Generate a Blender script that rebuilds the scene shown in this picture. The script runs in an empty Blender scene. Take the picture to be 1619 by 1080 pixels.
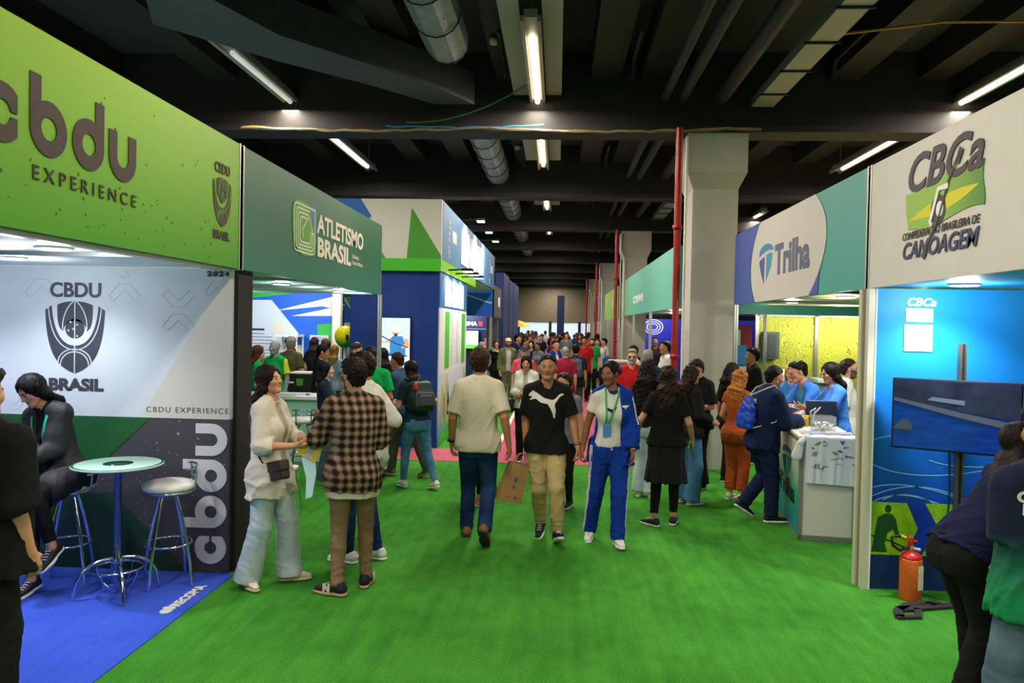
import bpy, bmesh, math, random
import numpy as np
from mathutils import Vector, Matrix
from mathutils.bvhtree import BVHTree

C = bpy.context.scene.collection
SC = bpy.context.scene
rad = math.radians

# ------------------------------------------------------------------ camera
FPX, YAW, PIT, ROL = 1200.0, 0.0597, 0.0206, 0.0191
cy_, sy_, cp_, sp_ = math.cos(YAW), math.sin(YAW), math.cos(PIT), math.sin(PIT)
Fw = Vector((-sy_ * cp_, cy_ * cp_, -sp_))
R0 = Vector((cy_, sy_, 0))
U0 = R0.cross(Fw)
Rt = R0 * math.cos(ROL) + U0 * math.sin(ROL)
Up = Rt.cross(Fw)
cd = bpy.data.cameras.new('camera')
cam = bpy.data.objects.new('camera', cd)
C.objects.link(cam)
cam.matrix_world = Matrix(((Rt.x, Up.x, -Fw.x, 0), (Rt.y, Up.y, -Fw.y, 0), (Rt.z, Up.z, -Fw.z, 2.0), (0, 0, 0, 1)))
cd.sensor_fit = 'HORIZONTAL'
cd.sensor_width = 36.0
cd.lens = FPX / 1619 * 36.0
cd.clip_start = 0.05
cd.clip_end = 300
SC.camera = cam

# ------------------------------------------------------------------ world, exposure
SC.view_settings.view_transform = 'Standard'
SC.view_settings.look = 'None'
SC.view_settings.gamma = 1.0
SC.view_settings.exposure = 0.55
SC.view_settings.use_curve_mapping = False
w = bpy.data.worlds.new('world')
SC.world = w
w.use_nodes = True
w.node_tree.nodes['Background'].inputs[0].default_value = (1.0, 0.97, 0.92, 1)
w.node_tree.nodes['Background'].inputs[1].default_value = 0.10
try:
    SC.cycles.max_bounces = 6
    SC.cycles.diffuse_bounces = 3
    SC.cycles.glossy_bounces = 3
    SC.cycles.transmission_bounces = 4
    SC.cycles.transparent_max_bounces = 6
    SC.cycles.sample_clamp_indirect = 4.0
    SC.cycles.caustics_reflective = False
    SC.cycles.caustics_refractive = False
except Exception:
    pass


def area_light(x, y, z, sx, sy, power, col=(1.0, 0.93, 0.8), rot=(0, 0, 0)):
    l = bpy.data.lights.new('lamp_light', 'AREA')
    l.shape = 'RECTANGLE'
    l.size, l.size_y = sx, sy
    l.energy = power
    l.color = col
    o = bpy.data.objects.new('lamp_light', l)
    o.location = (x, y, z)
    o.rotation_euler = rot
    C.objects.link(o)
    return o


def spot_light(x, y, z, tx, ty, tz, power, ang=100, blend=0.6, col=(0.9, 0.95, 1.0), size=0.05):
    l = bpy.data.lights.new('lamp_light', 'SPOT')
    l.energy = power
    l.spot_size = rad(ang)
    l.spot_blend = blend
    l.color = col
    l.shadow_soft_size = size
    o = bpy.data.objects.new('lamp_light', l)
    o.location = (x, y, z)
    o.rotation_euler = (Vector((tx, ty, tz)) - Vector((x, y, z))).to_track_quat('-Z', 'Y').to_euler()
    C.objects.link(o)
    return o


# the hall's rows of fluorescent tubes, plus unseen fill tubes added behind the camera (fixtures are built further down)
LIGHT_Z = 5.2
TUBES = []
for (x, ys) in ((-0.35, (-11.5, -6.5, -2.2, 3.4, 8.5, 12.75, 18.3, 23.8, 29.3, 34.8, 40.3, 45.8, 51.3, 56.6)),
                (-3.95, (-11.5, -6.5, -2.2, 2.6, 8.9, 13.0, 18.5, 24.0, 29.5, 35.0)),
                (5.5, (-11.5, -6.5, -2.2, 3.0, 8.8, 12.9, 21.4, 26.9, 32.4, 38.0))):
    for y in ys:
        TUBES.append((x, y))
for (x, y) in TUBES:
    area_light(x, y + 1.2, LIGHT_Z - 0.12, 0.25, 2.3, 105 if y > 0 else 170, (1.0, 0.91, 0.77))  # the added rows behind the camera run stronger, to fill faces


def glow(x, y, z, power, col=(0.9, 0.95, 1.0)):  # extra point light just under a downlight, added to brighten the canopy
    l = bpy.data.lights.new('lamp_light', 'POINT')
    l.energy = power
    l.color = col
    l.shadow_soft_size = 0.07
    o = bpy.data.objects.new('lamp_light', l)
    o.location = (x, y, z)
    C.objects.link(o)


# ------------------------------------------------------------------ materials
def lin(c):
    if isinstance(c, str):
        c = tuple(int(c[i:i + 2], 16) for i in (0, 2, 4))
    return tuple((v / 255 / 12.92) if v / 255 <= 0.04045 else ((v / 255 + 0.055) / 1.055) ** 2.4 for v in c) + (1.0,)


MATS = {}


def mat(name, col, rough=0.6, metal=0.0, spec=0.4, emit=0.0, bump=0.0, bscale=200.0, var=0.0, vscale=6.0, stretch=None, trans=0.0, alpha=1.0):
    key = (name, str(col))
    if key in MATS:
        return MATS[key]
    m = bpy.data.materials.new(name)
    m.use_nodes = True
    nt = m.node_tree
    b = nt.nodes['Principled BSDF']
    col = lin(col)
    b.inputs['Base Color'].default_value = col
    b.inputs['Roughness'].default_value = rough
    b.inputs['Metallic'].default_value = metal
    b.inputs['Specular IOR Level'].default_value = spec
    if trans:
        b.inputs['Transmission Weight'].default_value = trans
    if alpha < 1:
        b.inputs['Alpha'].default_value = alpha
    if emit:
        b.inputs['Emission Color'].default_value = col
        b.inputs['Emission Strength'].default_value = emit
    if bump or var:
        tc = nt.nodes.new('ShaderNodeTexCoord')
        mp = nt.nodes.new('ShaderNodeMapping')
        nt.links.new(tc.outputs['Object'], mp.inputs['Vector'])
        if stretch:
            mp.inputs['Scale'].default_value = stretch
    if var:
        n = nt.nodes.new('ShaderNodeTexNoise')
        n.inputs['Scale'].default_value = vscale
        n.inputs['Detail'].default_value = 4
        nt.links.new(mp.outputs['Vector'], n.inputs['Vector'])
        mx = nt.nodes.new('ShaderNodeMixRGB')
        mx.inputs['Color1'].default_value = tuple(v * (1 - var) for v in col[:3]) + (1,)
        mx.inputs['Color2'].default_value = tuple(min(1, v * (1 + var)) for v in col[:3]) + (1,)
        rp = nt.nodes.new('ShaderNodeMapRange')
        rp.inputs[1].default_value = 0.3
        rp.inputs[2].default_value = 0.7
        nt.links.new(n.outputs['Fac'], rp.inputs[0])
        nt.links.new(rp.outputs[0], mx.inputs['Fac'])
        nt.links.new(mx.outputs['Color'], b.inputs['Base Color'])
    if bump:
        n = nt.nodes.new('ShaderNodeTexNoise')
        n.inputs['Scale'].default_value = bscale
        n.inputs['Detail'].default_value = 3
        nt.links.new(mp.outputs['Vector'], n.inputs['Vector'])
        bp = nt.nodes.new('ShaderNodeBump')
        bp.inputs['Strength'].default_value = bump
        bp.inputs['Distance'].default_value = 0.01
        nt.links.new(n.outputs['Fac'], bp.inputs['Height'])
        nt.links.new(bp.outputs['Normal'], b.inputs['Normal'])
    MATS[key] = m
    return m


def fabric(name, col, rough=0.9, var=0.08):
    return mat(name, col, rough, spec=0.15, bump=0.25, bscale=60, var=var, vscale=14)


# ------------------------------------------------------------------ mesh helpers
def tag(o, label=None, cat=None, group=None, kind=None):
    if label:
        o['label'] = label
    if cat:
        o['category'] = cat
    if group:
        o['group'] = group
    if kind:
        o['kind'] = kind
    return o


ROOTM = {}


def thing(name, label, cat, loc=(0, 0, 0), group=None, rotz=0.0):
    o = bpy.data.objects.new(name, None)
    o.empty_display_size = 0.1
    C.objects.link(o)
    o.location = loc
    o.rotation_euler = (0, 0, rotz)
    ROOTM[o.name] = Matrix.Translation(loc) @ Matrix.Rotation(rotz, 4, 'Z')
    return tag(o, label, cat, group)


def attach(o, parent):
    """parent a mesh whose coordinates are in the world (or in the parent's frame when it is a person)"""
    if parent is not None:
        o.parent = parent
        m = ROOTM.get(parent.name, Matrix.Identity(4))
        if not parent.get('local_parts'):
            o.matrix_parent_inverse = m.inverted()
    return o


class MB:
    def __init__(self):
        self.v, self.f, self.m, self.mats, self.sm = [], [], [], [], []

    def mi(self, m):
        if m not in self.mats:
            self.mats.append(m)
        return self.mats.index(m)

    def add(self, vs, fs, m, smooth=False, M=None):
        o = len(self.v)
        for p in vs:
            p = Vector(p)
            self.v.append(M @ p if M else p)
        k = self.mi(m)
        for f in fs:
            self.f.append([i + o for i in f])
            self.m.append(k)
            self.sm.append(smooth)
        return self

    def box(self, x0, x1, y0, y1, z0, z1, m, M=None):
        v = [(x, y, z) for x in (x0, x1) for y in (y0, y1) for z in (z0, z1)]
        return self.add(v, [(0, 1, 3, 2), (4, 6, 7, 5), (0, 4, 5, 1), (2, 3, 7, 6), (0, 2, 6, 4), (1, 5, 7, 3)], m, False, M)

    def rbox(self, x0, x1, y0, y1, z0, z1, m, r=0.01, M=None, seg=3):
        bm = bmesh.new()
        bmesh.ops.create_cube(bm, size=1)
        for v in bm.verts:
            v.co = Vector(((x0 + x1) / 2 + v.co.x * (x1 - x0), (y0 + y1) / 2 + v.co.y * (y1 - y0), (z0 + z1) / 2 + v.co.z * (z1 - z0)))
        bmesh.ops.bevel(bm, geom=bm.edges[:], offset=r, segments=seg, affect='EDGES', profile=0.5)
        bm.verts.index_update()
        self.add([v.co.copy() for v in bm.verts], [[v.index for v in f.verts] for f in bm.faces], m, True, M)
        bm.free()
        return self

    def tube(self, pts, r, m, n=10, M=None, cap=True):
        pts = [Vector(p) for p in pts]
        rs = r if isinstance(r, (list, tuple)) else [r] * len(pts)
        vs, fs = [], []
        t0 = (pts[1] - pts[0]).normalized()
        a = t0.orthogonal().normalized()
        for i, p in enumerate(pts):
            t = (pts[min(i + 1, len(pts) - 1)] - pts[max(i - 1, 0)]).normalized()
            a = (a - t * a.dot(t))
            a = a.normalized() if a.length > 1e-6 else t.orthogonal().normalized()
            b = t.cross(a)
            for k in range(n):
                th = 2 * math.pi * k / n
                vs.append(p + (a * math.cos(th) + b * math.sin(th)) * rs[i])
        for i in range(len(pts) - 1):
            for k in range(n):
                fs.append((i * n + k, i * n + (k + 1) % n, (i + 1) * n + (k + 1) % n, (i + 1) * n + k))
        self.add(vs, fs, m, n > 6, M)
        if cap:
            self.add(vs[:n], [list(range(n - 1, -1, -1))], m, False, M)
            self.add(vs[-n:], [list(range(n))], m, False, M)
        return self

    def lathe(self, prof, m, n=32, M=None, smooth=True, cap=True):
        vs, fs = [], []
        for (r, z) in prof:
            for k in range(n):
                th = 2 * math.pi * k / n
                vs.append((r * math.cos(th), r * math.sin(th), z))
        for i in range(len(prof) - 1):
            for k in range(n):
                fs.append((i * n + k, i * n + (k + 1) % n, (i + 1) * n + (k + 1) % n, (i + 1) * n + k))
        if cap:
            fs.append(list(range(n - 1, -1, -1)))
            fs.append([(len(prof) - 1) * n + k for k in range(n)])
        return self.add(vs, fs, m, smooth, M)

    def torus(self, R, r, m, M=None, n=40, k=8):
        vs, fs = [], []
        for i in range(n):
            a = 2 * math.pi * i / n
            for j in range(k):
                b = 2 * math.pi * j / k
                vs.append(((R + r * math.cos(b)) * math.cos(a), (R + r * math.cos(b)) * math.sin(a), r * math.sin(b)))
        for i in range(n):
            for j in range(k):
                fs.append((i * k + j, ((i + 1) % n) * k + j, ((i + 1) % n) * k + (j + 1) % k, i * k + (j + 1) % k))
        return self.add(vs, fs, m, True, M)

    def prism(self, pts, h, m, M=None):
        """polygon in xy extruded from z=0 to z=h"""
        n = len(pts)
        vs = [(p[0], p[1], 0) for p in pts] + [(p[0], p[1], h) for p in pts]
        fs = [list(range(n - 1, -1, -1)), list(range(n, 2 * n))] + [(i, (i + 1) % n, n + (i + 1) % n, n + i) for i in range(n)]
        return self.add(vs, fs, m, False, M)

    def build(self, name, parent=None, link=True):
        me = bpy.data.meshes.new(name)
        me.from_pydata([tuple(v) for v in self.v], [], self.f)
        for m in self.mats:
            me.materials.append(m)
        me.polygons.foreach_set('material_index', self.m)
        me.polygons.foreach_set('use_smooth', self.sm)
        me.update()
        o = bpy.data.objects.new(name, me)
        C.objects.link(o)
        return attach(o, parent)


def frame(o, u, v, n=None):
    u, v = Vector(u).normalized(), Vector(v).normalized()
    n = u.cross(v)
    return Matrix(((u.x, v.x, n.x, o[0]), (u.y, v.y, n.y, o[1]), (u.z, v.z, n.z, o[2]), (0, 0, 0, 1)))


def FL(x, y=0, z=0):      # a surface facing the aisle from the left booths
    return frame((x, y, z), (0, 1, 0), (0, 0, 1))


def FR(x, y=0, z=0):      # facing the aisle from the right booths; u runs towards the camera
    return frame((x, y, z), (0, -1, 0), (0, 0, 1))


def FC(y, x=0, z=0):      # facing the camera end of the hall
    return frame((x, y, z), (1, 0, 0), (0, 0, 1))


def curve_to_mesh(cu, name, M, m, parent):
    t = bpy.data.objects.new(name, cu)
    C.objects.link(t)
    dg = bpy.context.evaluated_depsgraph_get()
    me = bpy.data.meshes.new_from_object(t.evaluated_get(dg))
    bpy.data.objects.remove(t)
    bpy.data.curves.remove(cu)
    me.name = name
    me.transform(M)
    me.materials.clear()
    me.materials.append(m)
    o = bpy.data.objects.new(name, me)
    C.objects.link(o)
    return attach(o, parent)


def text(s, size, m, M, parent, name='lettering', bold=0.0, shear=0.0, align='LEFT', wx=1.0, space=1.0, ext=0.002, fit=None, line=1.0):
    cu = bpy.data.curves.new(name, 'FONT')
    cu.body = s
    cu.size = size
    cu.offset = bold
    cu.shear = shear
    cu.align_x = align
    cu.space_character = space
    cu.space_line = line
    cu.extrude = ext
    cu.resolution_u = 4
    if fit:
        # scale so the text is FIT wide
        t = bpy.data.objects.new('t', cu)
        C.objects.link(t)
        bpy.context.view_layer.update()
        wx = fit / max(t.dimensions.x, 1e-6)
        bpy.data.objects.remove(t)
    return curve_to_mesh(cu, name, M @ Matrix.Translation((0, 0, ext)) @ Matrix.Diagonal((wx, 1, 1, 1)), m, parent)


def shape(splines, m, M, parent, name='graphic', ext=0.0015, off=0.0):
    """filled flat figure with holes: list of closed outlines [(u, v), ...]; strokes are built as strips"""
    if any(isinstance(s, Strip) for s in splines):
        mb = MB()
        for s in splines:
            n = len(s) // 2
            for z in (0.0, 2 * ext):
                vs = [(p[0], p[1], z + off) for p in s]
                mb.add(vs, [(2 * n - 1 - i, 2 * n - 2 - i, i + 1, i) if z > 0 else (i, i + 1, 2 * n - 2 - i, 2 * n - 1 - i) for i in range(n - 1)], m, False, M)
        return mb.build(name, parent)
    cu = bpy.data.curves.new(name, 'CURVE')
    cu.dimensions = '2D'
    cu.fill_mode = 'BOTH'
    cu.extrude = ext
    for s in splines:
        sp = cu.splines.new('POLY')
        sp.points.add(len(s) - 1)
        for i, p in enumerate(s):
            sp.points[i].co = (p[0], p[1], 0, 1)
        sp.use_cyclic_u = True
    return curve_to_mesh(cu, name, M @ Matrix.Translation((0, 0, ext + off)), m, parent)


def circ(cx, cy, rx, ry=None, n=40, a0=0.0, a1=360.0):
    ry = rx if ry is None else ry
    full = abs(a1 - a0) >= 359.9
    k = n if full else n + 1
    return [(cx + rx * math.cos(rad(a0 + (a1 - a0) * i / n)), cy + ry * math.sin(rad(a0 + (a1 - a0) * i / n))) for i in range(k)]


class Strip(list):
    pass


def band(pts, wdt):
    """outline of a stroke of width wdt along an open polyline"""
    L, Rr = [], []
    for i, p in enumerate(pts):
        a = pts[max(i - 1, 0)]
        b = pts[min(i + 1, len(pts) - 1)]
        dx, dy = b[0] - a[0], b[1] - a[1]
        l = math.hypot(dx, dy) or 1
        nx, ny = -dy / l * wdt / 2, dx / l * wdt / 2
        L.append((p[0] + nx, p[1] + ny))
        Rr.append((p[0] - nx, p[1] - ny))
    return Strip(L + Rr[::-1])


def bez(p0, p1, p2, p3, n=12):
    o = []
    for i in range(n + 1):
        t = i / n
        s = 1 - t
        o.append(tuple(s ** 3 * p0[k] + 3 * s * s * t * p1[k] + 3 * s * t * t * p2[k] + t ** 3 * p3[k] for k in (0, 1)))
    return o
# ------------------------------------------------------------------ signed-distance figures
f4 = np.float32


def A(*p):
    return np.array(p[0] if len(p) == 1 else p, f4)


def nrm(v):
    v = np.asarray(v, f4)
    return v / max(1e-9, float(np.linalg.norm(v)))


class Cone:
    def __init__(s, p0, p1, rs, flat=None):
        s.p0, s.p1 = A(p0), A(p1)
        s.d = s.p1 - s.p0
        s.L2 = max(1e-8, float(s.d @ s.d))
        s.rs = A(rs if isinstance(rs, (list, tuple)) else [rs, rs])
        s.flat = flat
        r = float(s.rs.max()) * max(1.0, (flat[1] if flat else 1.0))
        s.lo, s.hi = np.minimum(s.p0, s.p1) - r, np.maximum(s.p0, s.p1) + r

    def f(s, P):
        v = P - s.p0
        t = np.clip(v @ s.d / s.L2, 0, 1)
        q = v - t[:, None] * s.d
        if s.flat is not None:
            ax, k = s.flat
            q = q + np.outer(q @ A(ax) * (1 / k - 1), A(ax)).astype(f4)
        return np.sqrt((q * q).sum(1)) - np.interp(t, np.linspace(0, 1, len(s.rs)), s.rs).astype(f4)


class Ell:
    def __init__(s, c, r, R=None):
        s.c, s.r = A(c), A(r)
        s.R = None if R is None else np.asarray(R, f4)
        m = float(s.r.max())
        s.lo, s.hi = s.c - m, s.c + m

    def f(s, P):
        q = P - s.c
        if s.R is not None:
            q = q @ s.R
        k0 = np.sqrt(((q / s.r) ** 2).sum(1))
        k1 = np.sqrt(((q / (s.r * s.r)) ** 2).sum(1)) + 1e-6
        return k0 * (k0 - 1) / k1


class Box:
    def __init__(s, c, h, R=None, r=0.01):
        s.c, s.h, s.r = A(c), A(h) - r, r
        s.R = None if R is None else np.asarray(R, f4)
        m = float(np.linalg.norm(A(h)))
        s.lo, s.hi = s.c - m, s.c + m

    def f(s, P):
        q = P - s.c
        if s.R is not None:
            q = q @ s.R
        q = np.abs(q) - s.h
        return np.sqrt((np.maximum(q, 0) ** 2).sum(1)) + np.minimum(q.max(1), 0) - s.r


class Loft:
    """elliptical sections along the torso axis of frame (o, R): hs, half widths, half depths, offsets forward"""
    def __init__(s, o, R, hs, a, b, y, n=2.3, bend=None):
        g = np.linspace(float(hs[0]), float(hs[-1]), 49)
        kr = np.exp(-0.5 * (np.arange(-4, 5) / 2.0) ** 2)
        sm = lambda t: np.convolve(np.pad(np.interp(g, hs, t), 4, mode='reflect', reflect_type='odd'), kr / kr.sum(), 'valid')
        s.o, s.R, s.hs, s.a, s.b, s.y, s.n = A(o), np.asarray(R, f4), A(g), A(sm(a)), A(sm(b)), A(sm(y)), n
        m = float(max(s.a.max(), s.b.max())) + 0.03
        e0, e1 = s.o + s.R[:, 2] * s.hs[0], s.o + s.R[:, 2] * s.hs[-1]
        s.lo, s.hi = np.minimum(e0, e1) - m, np.maximum(e0, e1) + m

    def f(s, P):
        q = (P - s.o) @ s.R
        h = q[:, 2]
        hc = np.clip(h, s.hs[0], s.hs[-1])
        a, b, y = (np.interp(hc, s.hs, t).astype(f4) for t in (s.a, s.b, s.y))
        k = (np.abs(q[:, 0] / a) ** s.n + np.abs((q[:, 1] - y) / b) ** s.n) ** (1 / s.n)
        d = (k - 1) * np.minimum(a, b)
        over = np.maximum(h - s.hs[-1], s.hs[0] - h)
        return np.maximum(d, over)


class Sub:
    """a field used as one solid inside another"""
    def __init__(s, F):
        s.F = F
        s.lo, s.hi = F.bounds()

    def f(s, P):
        return s.F.f(P, cull=False)


class Half:
    """keeps the side dot(p - c, n) < 0"""
    def __init__(s, c, n):
        s.c, s.n = A(c), nrm(n)

    def f(s, P):
        return (P - s.c) @ s.n


class Either:
    """keeps what lies on the good side of either of two planes"""
    def __init__(s, a, b):
        s.a, s.b = a, b

    def f(s, P):
        return np.minimum(s.a.f(P), s.b.f(P))


class Field:
    def __init__(s):
        s.ops, s.disp = [], None

    def u(s, prim, k=0.02):
        s.ops.append(('u', prim, k))
        return s

    def sub(s, prim, k=0.004):
        s.ops.append(('s', prim, k))
        return s

    def clip(s, prim):
        s.ops.append(('c', prim, 0))
        return s

    def bounds(s):
        u = [o[1] for o in s.ops if o[0] == 'u']
        return np.min([p.lo for p in u], 0) - 0.03, np.max([p.hi for p in u], 0) + 0.03

    def f(s, P, cull=True):
        D = np.full(len(P), 1.0, f4)
        if cull:
            plo, phi = P.min(0), P.max(0)
        for t, p, k in s.ops:
            idx = None
            if cull and t != 'c':
                mg = 0.05 if t == 'u' else 0.01
                if (plo > p.hi + mg).any() or (phi < p.lo - mg).any():
                    continue
                mk = ((P > p.lo - mg) & (P < p.hi + mg)).all(1)
                idx = np.nonzero(mk)[0]
                if len(idx) == 0:
                    continue
                d, c = p.f(P[idx]), D[idx]
            else:
                d, c = p.f(P), D
            if t == 'u':
                if k > 0:
                    h = np.maximum(k - np.abs(c - d), 0) / k
                    r = np.minimum(c, d) - h * h * k * 0.25
                else:
                    r = np.minimum(c, d)
            elif t == 's':
                h = np.maximum(k - np.abs(c + d), 0) / k if k > 0 else 0
                r = np.maximum(c, -d) + h * h * k * 0.25
            else:
                r = np.maximum(c, d)
            if idx is None:
                D = r
            else:
                D[idx] = r
        if s.disp is not None:
            D = D + s.disp(P)
        return D


def surface(F, h):
    """surface nets over the sparse blocks the surface crosses"""
    lo, hi = F.bounds()
    B = 6
    n = np.ceil((hi - lo) / h / B).astype(int)
    nb = n
    g = np.stack(np.meshgrid(*[np.arange(k) for k in nb], indexing='ij'), -1).reshape(-1, 3)
    cen = (lo + (g + 0.5) * B * h).astype(f4)
    dc = F.f(cen, cull=False)
    g = g[np.abs(dc) < B * h * 1.15 + 0.03]
    N = nb * B
    vol = np.full(N, 1.0, f4)
    # sign of the untouched blocks
    sg = np.where(dc < 0, -1.0, 1.0).astype(f4).reshape(nb)
    vol[:] = np.repeat(np.repeat(np.repeat(sg, B, 0), B, 1), B, 2)
    off = np.stack(np.meshgrid(*[np.arange(B)] * 3, indexing='ij'), -1).reshape(-1, 3)
    for c0 in range(0, len(g), 400):
        gi = g[c0:c0 + 400]
        ijk = (gi[:, None, :] * B + off[None]).reshape(-1, 3)
        P = (lo + ijk * h).astype(f4)
        vol[ijk[:, 0], ijk[:, 1], ijk[:, 2]] = F.f(P)
    ins = vol < 0
    cnt = np.zeros(N - 1, np.int8)
    for dx in (0, 1):
        for dy in (0, 1):
            for dz in (0, 1):
                cnt += ins[dx:N[0] - 1 + dx, dy:N[1] - 1 + dy, dz:N[2] - 1 + dz]
    cell = np.argwhere((cnt > 0) & (cnt < 8))
    if len(cell) == 0:
        return np.zeros((0, 3), f4), np.zeros((0, 4), int)
    idm = np.full(N - 1, -1, np.int32)
    idm[cell[:, 0], cell[:, 1], cell[:, 2]] = np.arange(len(cell))
    acc = np.zeros((len(cell), 3), f4)
    wt = np.zeros(len(cell), f4)
    corners = [(a, b, c) for a in (0, 1) for b in (0, 1) for c in (0, 1)]
    val = {c: vol[cell[:, 0] + c[0], cell[:, 1] + c[1], cell[:, 2] + c[2]] for c in corners}
    for c in corners:
        for ax in range(3):
            if c[ax] == 0:
                d = list(c)
                d[ax] = 1
                d = tuple(d)
                a, b = val[c], val[d]
                x = (a < 0) != (b < 0)
                t = a[x] / (a[x] - b[x])
                p = np.tile(np.array(c, f4), (int(x.sum()), 1))
                p[:, ax] += t
                acc[x] += p
                wt[x] += 1
    V = lo + (cell + acc / wt[:, None]) * h
    Q = []
    for ax in range(3):
        o1, o2 = (ax + 1) % 3, (ax + 2) % 3
        sl0 = [slice(0, N[k]) for k in range(3)]
        a = [slice(None)] * 3
        b = [slice(None)] * 3
        a[ax], b[ax] = slice(0, N[ax] - 1), slice(1, N[ax])
        s0, s1 = ins[tuple(a)], ins[tuple(b)]
        e = np.argwhere(s0 != s1)
        e = e[(e[:, o1] > 0) & (e[:, o2] > 0) & (e[:, o1] < N[o1] - 1) & (e[:, o2] < N[o2] - 1)]
        q = []
        for (u, v) in ((0, 0), (1, 0), (1, 1), (0, 1)):
            k = e.copy()
            k[:, o1] -= u
            k[:, o2] -= v
            q.append(idm[k[:, 0], k[:, 1], k[:, 2]])
        q = np.stack(q, 1)
        fl = s0[e[:, 0], e[:, 1], e[:, 2]]
        q[~fl] = q[~fl][:, ::-1]
        Q.append(q)
    Q = np.concatenate(Q)
    return V.astype(f4), Q[(Q >= 0).all(1)]


def sdf_obj(name, F, h, mats, parent, zone=None, smooth=True, relax=1):
    V, Q = surface(F, h)
    if relax and len(V):
        for _ in range(relax):
            S = np.zeros_like(V)
            n = np.zeros(len(V), f4)
            for a, b in ((0, 1), (1, 2), (2, 3), (3, 0)):
                np.add.at(S, Q[:, a], V[Q[:, b]])
                np.add.at(S, Q[:, b], V[Q[:, a]])
                np.add.at(n, Q[:, a], 1)
                np.add.at(n, Q[:, b], 1)
            V = V * 0.5 + 0.5 * S / np.maximum(n, 1)[:, None]
    me = bpy.data.meshes.new(name)
    me.vertices.add(len(V))
    me.vertices.foreach_set('co', V.astype(f4).ravel())
    me.loops.add(len(Q) * 4)
    me.loops.foreach_set('vertex_index', Q.astype(np.int32).ravel())
    me.polygons.add(len(Q))
    me.polygons.foreach_set('loop_start', np.arange(0, len(Q) * 4, 4, dtype=np.int32))
    me.polygons.foreach_set('use_smooth', np.ones(len(Q), bool))
    for m in mats:
        me.materials.append(m)
    if zone is not None and len(Q):
        me.polygons.foreach_set('material_index', zone(V[Q].mean(1)).astype(np.int32))
    me.update(calc_edges=True)
    o = bpy.data.objects.new(name, me)
    C.objects.link(o)
    return attach(o, parent)


def waves(seed, amp, wl, axis=(1, 1, 1), ridge=False):
    r = random.Random(seed)
    ks = []
    for i in range(4):
        v = nrm([r.uniform(-1, 1) * axis[0], r.uniform(-1, 1) * axis[1], r.uniform(-1, 1) * axis[2]]) * (2 * math.pi / (wl * r.uniform(0.7, 1.6)))
        ks.append((v.astype(f4), r.uniform(0, 6.28)))

    def f(P):
        s = 0
        ph = np.sin(P @ ks[3][0] + ks[3][1])
        for k, p in ks[:3]:
            w_ = np.sin(P @ k + p + 1.3 * ph)
            s = s + (w_ if not ridge else 0.5 - 1.9 * np.maximum(0, 1 - np.abs(w_) * 1.15) ** 2)
        return (amp / 2 * s).astype(f4)
    return f


def rotz(a):
    c, s = math.cos(a), math.sin(a)
    return np.array([[c, -s, 0], [s, c, 0], [0, 0, 1]], f4)


def rotx(a):
    c, s = math.cos(a), math.sin(a)
    return np.array([[1, 0, 0], [0, c, -s], [0, s, c]], f4)


def roty(a):
    c, s = math.cos(a), math.sin(a)
    return np.array([[c, 0, s], [0, 1, 0], [-s, 0, c]], f4)


def ik(a, b, l1, l2, pole):
    a, b = A(a), A(b)
    d = b - a
    L = float(np.linalg.norm(d))
    if L > (l1 + l2) * 0.995:
        b = a + d / L * (l1 + l2) * 0.995
        d = b - a
        L = float(np.linalg.norm(d))
    x = (l1 * l1 - l2 * l2 + L * L) / (2 * L)
    y = math.sqrt(max(0.0, l1 * l1 - x * x))
    u = d / L
    p = A(pole)
    p = nrm(p - u * float(p @ u))
    return a + u * x + p * y, b


SKIN = {'fair': 'd9a58a', 'light': 'c98f6e', 'tan': 'a9714f', 'brown': '865236', 'dark': '5a3320'}
HAIRC = {'black': '0d0b0a', 'dark': '1c120d', 'brown': '2e1c12', 'chestnut': '4a2a17', 'blond': 'a8814a', 'ginger': 'a5652a', 'grey': '8f8d8a'}


def M_skin(k):
    return mat('skin_' + k, SKIN[k], 0.5, spec=0.35, var=0.06, vscale=20)


def M_hair(k):
    return mat('hair_' + k, HAIRC[k], 0.55, spec=0.14, bump=0.4, bscale=90, var=0.35, vscale=40, stretch=(1, 1, 0.12))


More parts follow.
